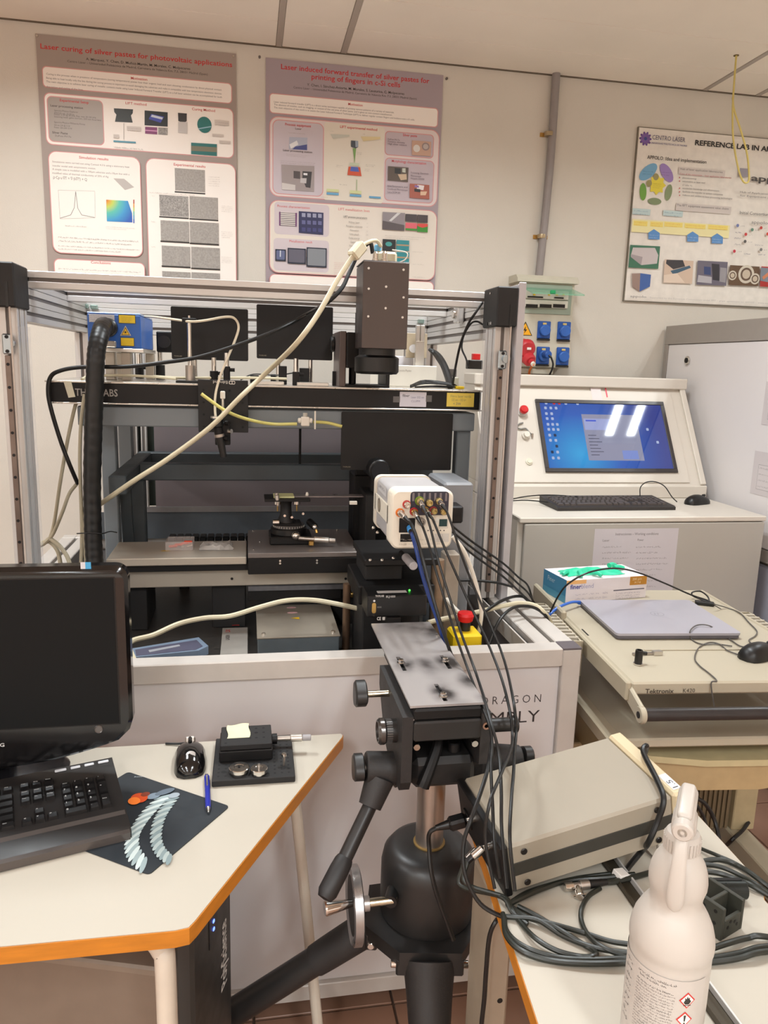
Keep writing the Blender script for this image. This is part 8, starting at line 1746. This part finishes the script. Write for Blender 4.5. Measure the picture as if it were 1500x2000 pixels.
# ---- cables heaped on the table
def TZ(px, py, h=.0035): return at(px, py, Z=RZ+h)
GRN = mat('dark_green_black_cable', (34, 36, 30), .4, var=.06)
loops = (
 ('cable loop nearest the table edge, passing under the spray bottle side', [(984, 1790), (990, 1828), (1020, 1858), (1075, 1876), (1150, 1882), (1240, 1880), (1370, 1880), (1440, 1872), (1499, 1858), (1560, 1840)], .0042),
 ('second cable loop from the table edge, close inside the nearest one', [(982, 1784), (992, 1822), (1026, 1850), (1085, 1869), (1155, 1874), (1240, 1871), (1370, 1872), (1440, 1862), (1499, 1848), (1560, 1830)], .0036),
 ('cable crossing the heap to the left side of the bottle', [(1000, 1772), (1030, 1792), (1080, 1805), (1140, 1822), (1190, 1838), (1235, 1845)], .0036),
 ('cable looping tightly in the middle of the heap', [(1012, 1770), (1050, 1790), (1100, 1820), (1140, 1845), (1163, 1860), (1158, 1868), (1130, 1868), (1085, 1856), (1045, 1832), (1015, 1800), (1000, 1775)], .0036),
 ('cable arching up to the T connector from the heap', [(985, 1790), (1010, 1792), (1050, 1797), (1100, 1828), (1165, 1852), (1235, 1862)], .0036),
 ('cable running along the foot of the beige instrument', [(990, 1768), (1015, 1755), (1060, 1735), (1110, 1720), (1180, 1714), (1240, 1708)], .0042),
 ('thin cable running along the foot of the beige instrument', [(1000, 1760), (1030, 1742), (1080, 1726), (1130, 1714), (1200, 1705)], .003),
 ('cable from the T connector curling back under the heap', [(1172, 1735), (1150, 1750), (1136, 1775), (1136, 1800), (1150, 1828), (1180, 1852), (1235, 1872)], .0036),
 ('cable leaving the right side of the bottle, rearmost', [(1345, 1640), (1365, 1655), (1400, 1670), (1440, 1688), (1490, 1722), (1540, 1770)], .003),
 ('upper cable between the bottle and the right table edge', [(1335, 1690), (1370, 1683), (1405, 1679), (1440, 1690), (1480, 1716), (1530, 1760)], .0042),
 ('middle cable between the bottle and the right table edge', [(1335, 1688), (1375, 1688), (1410, 1694), (1450, 1712), (1490, 1736), (1530, 1770)], .0036),
 ('lower cable between the bottle and the black cylinder', [(1345, 1705), (1370, 1702), (1405, 1706), (1440, 1718), (1480, 1736), (1530, 1775)], .0042),
 ('cable arching right from the bottle over the bracket foot', [(1350, 1862), (1380, 1856), (1420, 1843), (1460, 1832), (1499, 1830), (1560, 1835)], .004))
for i, (lb, P, r_) in enumerate(loops):
    pts = [TZ(p[0], p[1], r_+.0006+.0022*((i*3+k) % 3)) for k, p in enumerate(P)]
    pts = [V((p.x, p.y, p.z)) for p in pts]
    if P[-1][0] > 1520: pts[-1] = V((.815, pts[-1].y, RZ-.02))
    o = MB().tube(pts, r_, GRN, 9).out('heap_cable'); tag(o, 'black '+lb, 'cable', 'black cables heaped on the right table')
# leads from the instrument plugs into the heap
for i, (e_, lb) in enumerate(((e1, 'short black lead from the upper coaxial plug into the heap'), (e2, 'short black lead from the lower coaxial plug into the heap'))):
    o = MB().tube([e_, V((e_.x-.006, e_.y-.015, e_.z-.025)), TZ(985-i*6, 1752, .012), TZ(1000, 1775+i*6, .006), TZ(1030, 1800+i*6, .004)], .0032, GRN, 8).out('coaxial_lead'); tag(o, lb, 'cable', 'leads from the instrument rear')
cable('falling_lead', 'outermost left black lead looping from the tripod head out past the table edge', 'cable', [(960, 1450, 1.10), (953, 1500, 1.03), (938, 1550, .99), (920, 1600, .965), (905, 1650, .955), (909, 1710, .94), (938, 1765, .925), (985, 1792, .91), (1020, 1800, .905)], .0032, RUB, 'leads falling beside the tripod')
cable('falling_lead', 'black lead hanging from the table edge down beside the tripod leg', 'cable', [(982, 1790, .965), (968, 1800, .95), (956, 1830, .95), (950, 1890, .95), (946, 1950, .95), (940, 2010, .95), (938, 2080, .95)], .0036, RUB, 'leads falling beside the tripod')
# mains cable over the instrument
cable('mains_cable', 'thick black cable leaning over the front end of the beige instrument to the table', 'cable', [PMx @ V((L_+.034, W_-.04, .03)), PMx @ V((L_+.032, W_-.07, H_+.010)), PMx @ V((L_+.015, .10, H_+.014)), PMx @ V((L_-.006, .03, H_+.012)), PMx @ V((L_-.020, -.008, H_+.006)), PMx @ V((L_-.036, -.014, .060)), PMx @ V((L_-.055, -.016, .03)), TZ(1255, 1660, .03), TZ(1230, 1690, .008), TZ(1215, 1712, .006)], .0045, RUB)
q = TZ(1212, 1713, .006); o = thing('cable_tag', 'white paper tag wrapped round the cables under the instrument', 'label', q); MB().box(q+V((0, 0, .004)), (.020, .018, .011), PAPER, (.1, .2, .3), bev=.001).out('paper', o, True)
MB().box(q+V((-.002, -.0092, .005)), (.008, .0004, .004), mat('tag_blue', (150, 160, 200), .6), (.1, .2, .3)).out('mark', o, True)
# ---- T connector
q = TZ(1128, 1727, .008); o = thing('coaxial_tee', 'silver coaxial T connector on the table in front of the instrument', 'connector', q)
a, b_ = TZ(1103, 1733, .009), TZ(1150, 1727, .009); d = (b_-a).normalized()
MB().cyl(a, a+(b_-a)*.34, .0062, CHR, seg=18, bev=.0006).out('socket', o, True); MB().cyl(a+(b_-a)*.34, a+(b_-a)*.62, .0052, STL, seg=16).out('body', o, True); MB().cyl(a+(b_-a)*.62, b_, .0072, STL, seg=20, bev=.0008).out('bayonet_collar', o, True)
m_ = a+(b_-a)*.5; dn = TZ(1133, 1752, .007)-m_; MB().cyl(m_, m_+dn*.6, .0045, CHR, seg=14).out('stem', o, True); MB().cyl(m_+dn*.55, m_+dn, .0066, CHR, seg=16, bev=.0008).out('stem_collar', o, True)
for sg in (-1, 1): MB().cyl(m_+dn*.85, m_+dn*.85+d*.010*sg, .0016, CHR, seg=8).out('bayonet_pin', o, True)
MB().cyl(b_, b_+d*.03, .0068, BLK2, r2=.0045, seg=16).out('cable_boot', o, True)
o = MB().tube([b_+d*.028, TZ(1200, 1722, .008), TZ(1250, 1710, .009), TZ(1285, 1700, .006), TZ(1310, 1694, .005)], .0042, GRN, 8).out('coaxial_lead'); tag(o, 'black lead from the T connector running right under the instrument front', 'cable')
# ---- aluminium channel bar
t = thing('channel_bar', 'grey aluminium channel bar lying under the cables beside the spray bottle', 'bar', (.56, .82, RZ))
MB().span((.552, .45, RZ+.0003), (.577, 1.02, RZ+.0025), mat('channel_dark', (72, 64, 52), .4, metal=.5), bev=.0005).out('web', t, True)
MB().span((.574, .45, RZ+.0026), (.577, 1.02, RZ+.012), ALU, bev=.0005).out('flange', t, True); MB().span((.552, .45, RZ+.0026), (.5545, 1.02, RZ+.010), mat('channel_dark', 0), bev=.0005).out('flange', t, True)
# ---- black cylinder (small power supply) and angle bracket
a, b_ = TZ(1362, 1737, .014), TZ(1455, 1737, .014); d = (b_-a).normalized()
t = thing('black_cylinder', 'black ribbed cylinder lying behind the angle bracket on the right table', 'cylinder', (a+b_)/2-V((0, 0, .014)))
MB().cyl(a, b_, .0138, mat('satin_black', (36, 40, 38), .28, metal=.3, var=.05), seg=28, bev=.001).out('body', t, True); MB().cyl(a-d*.004, a+d*.004, .0142, BLK, seg=28).out('end_cap', t, True); MB().bar(a+d*.01+V((0, .004, .0125)), b_-d*.005+V((0, .004, .0125)), .006, .005, BLK, bev=.0005).out('top_rib', t, True)
q = TZ(1405, 1856, 0); BRM = mat('bracket_green_black', (52, 52, 44), .55, var=.1, scale=18, bump=.15)
AM = Matrix.Translation((.640, .812, RZ)) @ Matrix.Rotation(math.radians(22), 4, 'Z')
t = thing('angle_bracket', 'black drilled H-shaped angle bracket standing at the right edge of the table', 'bracket', M=AM)
MB().span((0, 0, .0003), (.006, .055, .050), BRM, bev=.001).out('left_flange', t)
MB().span((.044, .0, .0003), (.050, .055, .048), BRM, bev=.001).out('right_flange', t)
MB().span((.0062, .022, .012), (.0438, .028, .047), BRM, bev=.001).out('web', t)
MB().span((.0062, .0, .0003), (.0438, .006, .030), BRM, bev=.001).out('front_web', t)
b = MB()
for x, z in ((.014, .017), (.030, .020), (.036, .014), (.020, .024)): b.cyl((x, -.0004, z), (x, .0008, z), .0026, BLK, seg=12)
for y, z in ((.012, .040), (.030, .038), (.042, .040), (.012, .022)): b.cyl((-.0004, y, z), (.0008, y, z), .0026, BLK, seg=12)
b.out('drilled_holes', t)['kind'] = 'stuff'
# ---- spray bottle
BXc = V((.455, .655, RZ)); K = 1.0
BOT = mat('bottle_white_plastic', (194, 186, 177), .38, var=.01, spec=.5); BOT.node_tree.nodes['Principled BSDF'].inputs['Subsurface Weight'].default_value = .0
t = thing('spray_bottle', 'white plastic trigger spray bottle with hazard diamonds on its label', 'spray bottle', BXc)
prof = [(.0, .0), (.038, .0), (.0415, .004), (.0425, .012), (.0430, .10), (.0430, .152), (.0432, .158), (.0442, .161), (.0444, .168), (.0434, .176), (.0408, .186), (.0362, .196), (.0315, .204), (.0282, .209), (.0270, .214), (.0272, .220), (.0284, .225), (.0300, .231), (.0303, .238), (.0290, .248), (.0258, .258), (.0212, .266), (.0178, .271), (.0165, .276), (0, .276)]
MB().lathe(prof, BOT, BXc, seg=56).out('bottle', t, True, smooth=50)
cm = BXc+V((0, 0, .270)); b = MB()
b.lathe([(.0165, 0), (.0185, .002), (.0185, .018), (.0165, .022), (.012, .024)], BOT, cm, seg=36)
cl = b.out('collar', t, True)
for k in range(30): a = 2*PI*k/30; MB().box(cm+V((math.cos(a)*.0186, math.sin(a)*.0186, .010)), (.0014, .0016, .014), BOT, (0, 0, a)).out('collar_rib', cl, True)
# trigger head faces the camera: direction from bottle towards camera in plan
dv = V((-BXc.x-.02, -BXc.y, 0)).normalized(); sv = V((-dv.y, dv.x, 0)); HM_ = basis(sv, dv, V((0, 0, 1)), cm)
def hb(c, s_, bev=.003, rot=None, name='part', m=BOT): return MB().box(c, s_, m, rot, bev, T=HM_)
def soft(parts, name):
    b = MB()
    for (c_, wx, wz, y0, y1, tilt, r) in parts:
        ring = []
        for (yy, k_) in ((y0, .55), (y0+r*.4, .88), (y0+r, 1), (y1-r, 1), (y1-r*.4, .88), (y1, .55)):
            ring.append([(c_[0]+p_[0]*k_, c_[1]+yy, c_[2]+p_[1]*k_+tilt*yy) for p_ in rr(-wx/2, wx/2, -wz/2, wz/2, min(wx, wz)*.38, 5)])
        n = len(ring[0]); vs = [q_ for R_ in ring for q_ in R_]; fs = [[k*n+i, (k+1)*n+i, (k+1)*n+(i+1) % n, k*n+(i+1) % n] for k in range(5) for i in range(n)]+[list(range(n)), [5*n+i for i in range(n)][::-1]]
        b.add(vs, fs, BOT, HM_)
    return b.out(name, t, True, smooth=60)
soft([((0, -.004, .030), .025, .026, -.016, .014, 0, .004), ((0, 0, .044), .0205, .022, -.038, .028, -.10, .006)], 'trigger_head')
soft([((0, 0, .055), .0150, .009, -.030, .026, -.14, .004)], 'head_top_ridge')
nz = HM_ @ V((0, .026, .044)); nd = (dv*.96+V((0, 0, -.10))).normalized()
o = MB(); o.cyl(nz, nz+nd*.013, .0108, BOT, seg=28, bev=.0018); o.out('nozzle_cap', t, True, smooth=30); MB().lathe([(.0042, 0), (.0048, .001), (.0022, .001), (.0018, -.002), (0, -.002)], mat('nozzle_hole_shade', (190, 178, 162), .5), nz+nd*.012, nd, 18).out('nozzle', t, True)
# trigger lever: long tapering curved blade
T0_ = [(0, .022, .036), (0, .030, .024), (0, .036, .006), (0, .038, -.014), (0, .0375, -.032), (0, .036, -.042), (0, .0345, -.0475), (0, .034, -.0495)]; wds = [.012, .013, .0145, .0165, .0172, .0155, .0115, .004]
b = MB(); vs = []
for (x, y, z), w_ in zip(smooth_path([V(p) for p in T0_], 3), smooth_path([V((w, 0, 0)) for w in wds], 3)):
    w_ = w_.x; vs += [(w_*.5*math.cos(q_), y+.0032*math.sin(q_)*(1 if math.sin(q_) > 0 else .5), z) for q_ in [PI*2*i_/14 for i_ in range(14)]]
n = len(vs)//14; fs = [[k*14+i, (k+1)*14+i, (k+1)*14+(i+1) % 14, k*14+(i+1) % 14] for k in range(n-1) for i in range(14)]+[list(range(14)), [(n-1)*14+i for i in range(14)][::-1]]
b.add(vs, fs, BOT, HM_); b.out('trigger', t, True, smooth=60)
# wrapped label
b = MB(); a0 = math.atan2(-BXc.y, -BXc.x); R0_ = .0436; zl0, zl1 = .012, .146
LBL = mat('label_film', (194, 186, 178), .4, var=0)
# camera direction angle on bottle
def arc(u, z, dr=0): a = a0+u/R0_; rr_ = R0_+dr-.0006*(z < .02); return BXc+V((math.cos(a)*rr_, math.sin(a)*rr_, z))
def aquad(u0, u1, z0_, z1_, m, dr, b, n=1):
    for k in range(n):
        ua, ub = u0+(u1-u0)*k/n, u0+(u1-u0)*(k+1)/n; b.add([arc(ua, z0_, dr), arc(ub, z0_, dr), arc(ub, z1_, dr), arc(ua, z1_, dr)], [(0, 1, 2, 3)], m)
aquad(-.075, .045, zl0, zl1, LBL, .0002, b, 26); lb = b.out('label', t, True)
b = MB(); TXI = ink((96, 88, 84)); RDI = ink((206, 52, 48)); BKI = ink((46, 42, 40))
def tline(u0, u1, z, h, m=TXI):
    u = u0
    while u < u1-h:
        for k in range(rnd.randint(3, 9)):
            if u > u1-h*.5: break
            w_ = h*.5; e_ = rnd.choice((0, .3, .6))*h; hh = h*rnd.choice((.62, .7, 1))
            if rnd.random() < .6: aquad(u, u+h*.13, z, z+hh, m, .0004, b)
            aquad(u, u+w_, z+e_*.7, z+e_*.7+h*.14, m, .0004, b); u += w_+h*.12
        u += h*.4
tline(-.030, .012, .1385, .0028, BKI); tline(-.028, .004, .1345, .0026, BKI)
for i in range(34):
    z = .128-i*.0035; tline(-.032, (.012 if i < 12 else .020)-rnd.random()*.002, z, .0021 if i % 7 else .0026, TXI if i % 7 else BKI)
for i in range(9): tline(-.052, -.038, .135-i*.009, .005, TXI)
b.out('label_text', t, True, smooth=0)['kind'] = 'stuff'
def diamond(uc, zc, r, name):
    b = MB()
    for sc_, m, dr in ((1, RDI, .0005), (.80, ink((236, 230, 222)), .0007)):
        b.add([arc(uc, zc-r*sc_, dr), arc(uc+r*sc_*.9, zc, dr), arc(uc, zc+r*sc_, dr), arc(uc-r*sc_*.9, zc, dr)], [(0, 1, 2, 3)], m)
    if name == 'exclamation_diamond':
        b.add([arc(uc-.0006, zc-.002, .0009), arc(uc+.0006, zc-.002, .0009), arc(uc+.0013, zc+.0055, .0009), arc(uc-.0013, zc+.0055, .0009)], [(0, 1, 2, 3)], BKI); aquad(uc-.0009, uc+.0009, zc-.0052, zc-.0034, BKI, .0009, b)
    else:
        pts = [(-.004, -.002), (-.0025, .001), (-.0032, .0035), (-.0012, .002), (-.0004, .0055), (.0008, .0025), (.0022, .0042), (.0022, .0015), (.004, -.001), (.0018, -.0045), (-.0022, -.0045)]
        b.add([arc(uc+p[0], zc+p[1], .0009) for p in pts], [list(range(len(pts)))], BKI); aquad(uc-.004, uc+.004, zc-.0062, zc-.0053, BKI, .0009, b)
    b.out(name, t, True, smooth=0)
diamond(.0235, .1235, .0098, 'flame_diamond'); diamond(.0225, .1000, .0098, 'exclamation_diamond')
# ---- cables on the floor beyond the table
for i, (P, lb) in enumerate((([(1345, 1552, 1.45), (1375, 1568, 1.45), (1395, 1600, 1.45), (1405, 1640, 1.42), (1410, 1670, 1.40)], 'black cable hanging in a curve behind the right table'), ([(1345, 1556, 1.42), (1362, 1575, 1.42), (1376, 1600, 1.42), (1385, 1640, 1.40)], 'thinner cable hanging inside the curve behind the right table'))):
    cable('rear_cable', lb, 'cable', P, .005-.001*i, RUB, 'cables hanging behind the right table')
cable('floor_cable', 'dark cable wound over the cart foot on the tiled floor', 'cable', [at(1462, 1606, Z=.11), at(1450, 1622, Z=.10), at(1430, 1640, Z=.095), at(1418, 1652, Z=.02)], .006, RUB)
cable('floor_cable', 'black cable trailing on the floor tiles beside the table', 'cable', [at(1418, 1642, Z=.006), at(1440, 1665, Z=.006), at(1470, 1700, Z=.006), at(1500, 1735, Z=.006), at(1540, 1790, Z=.006)], .006, RUB)
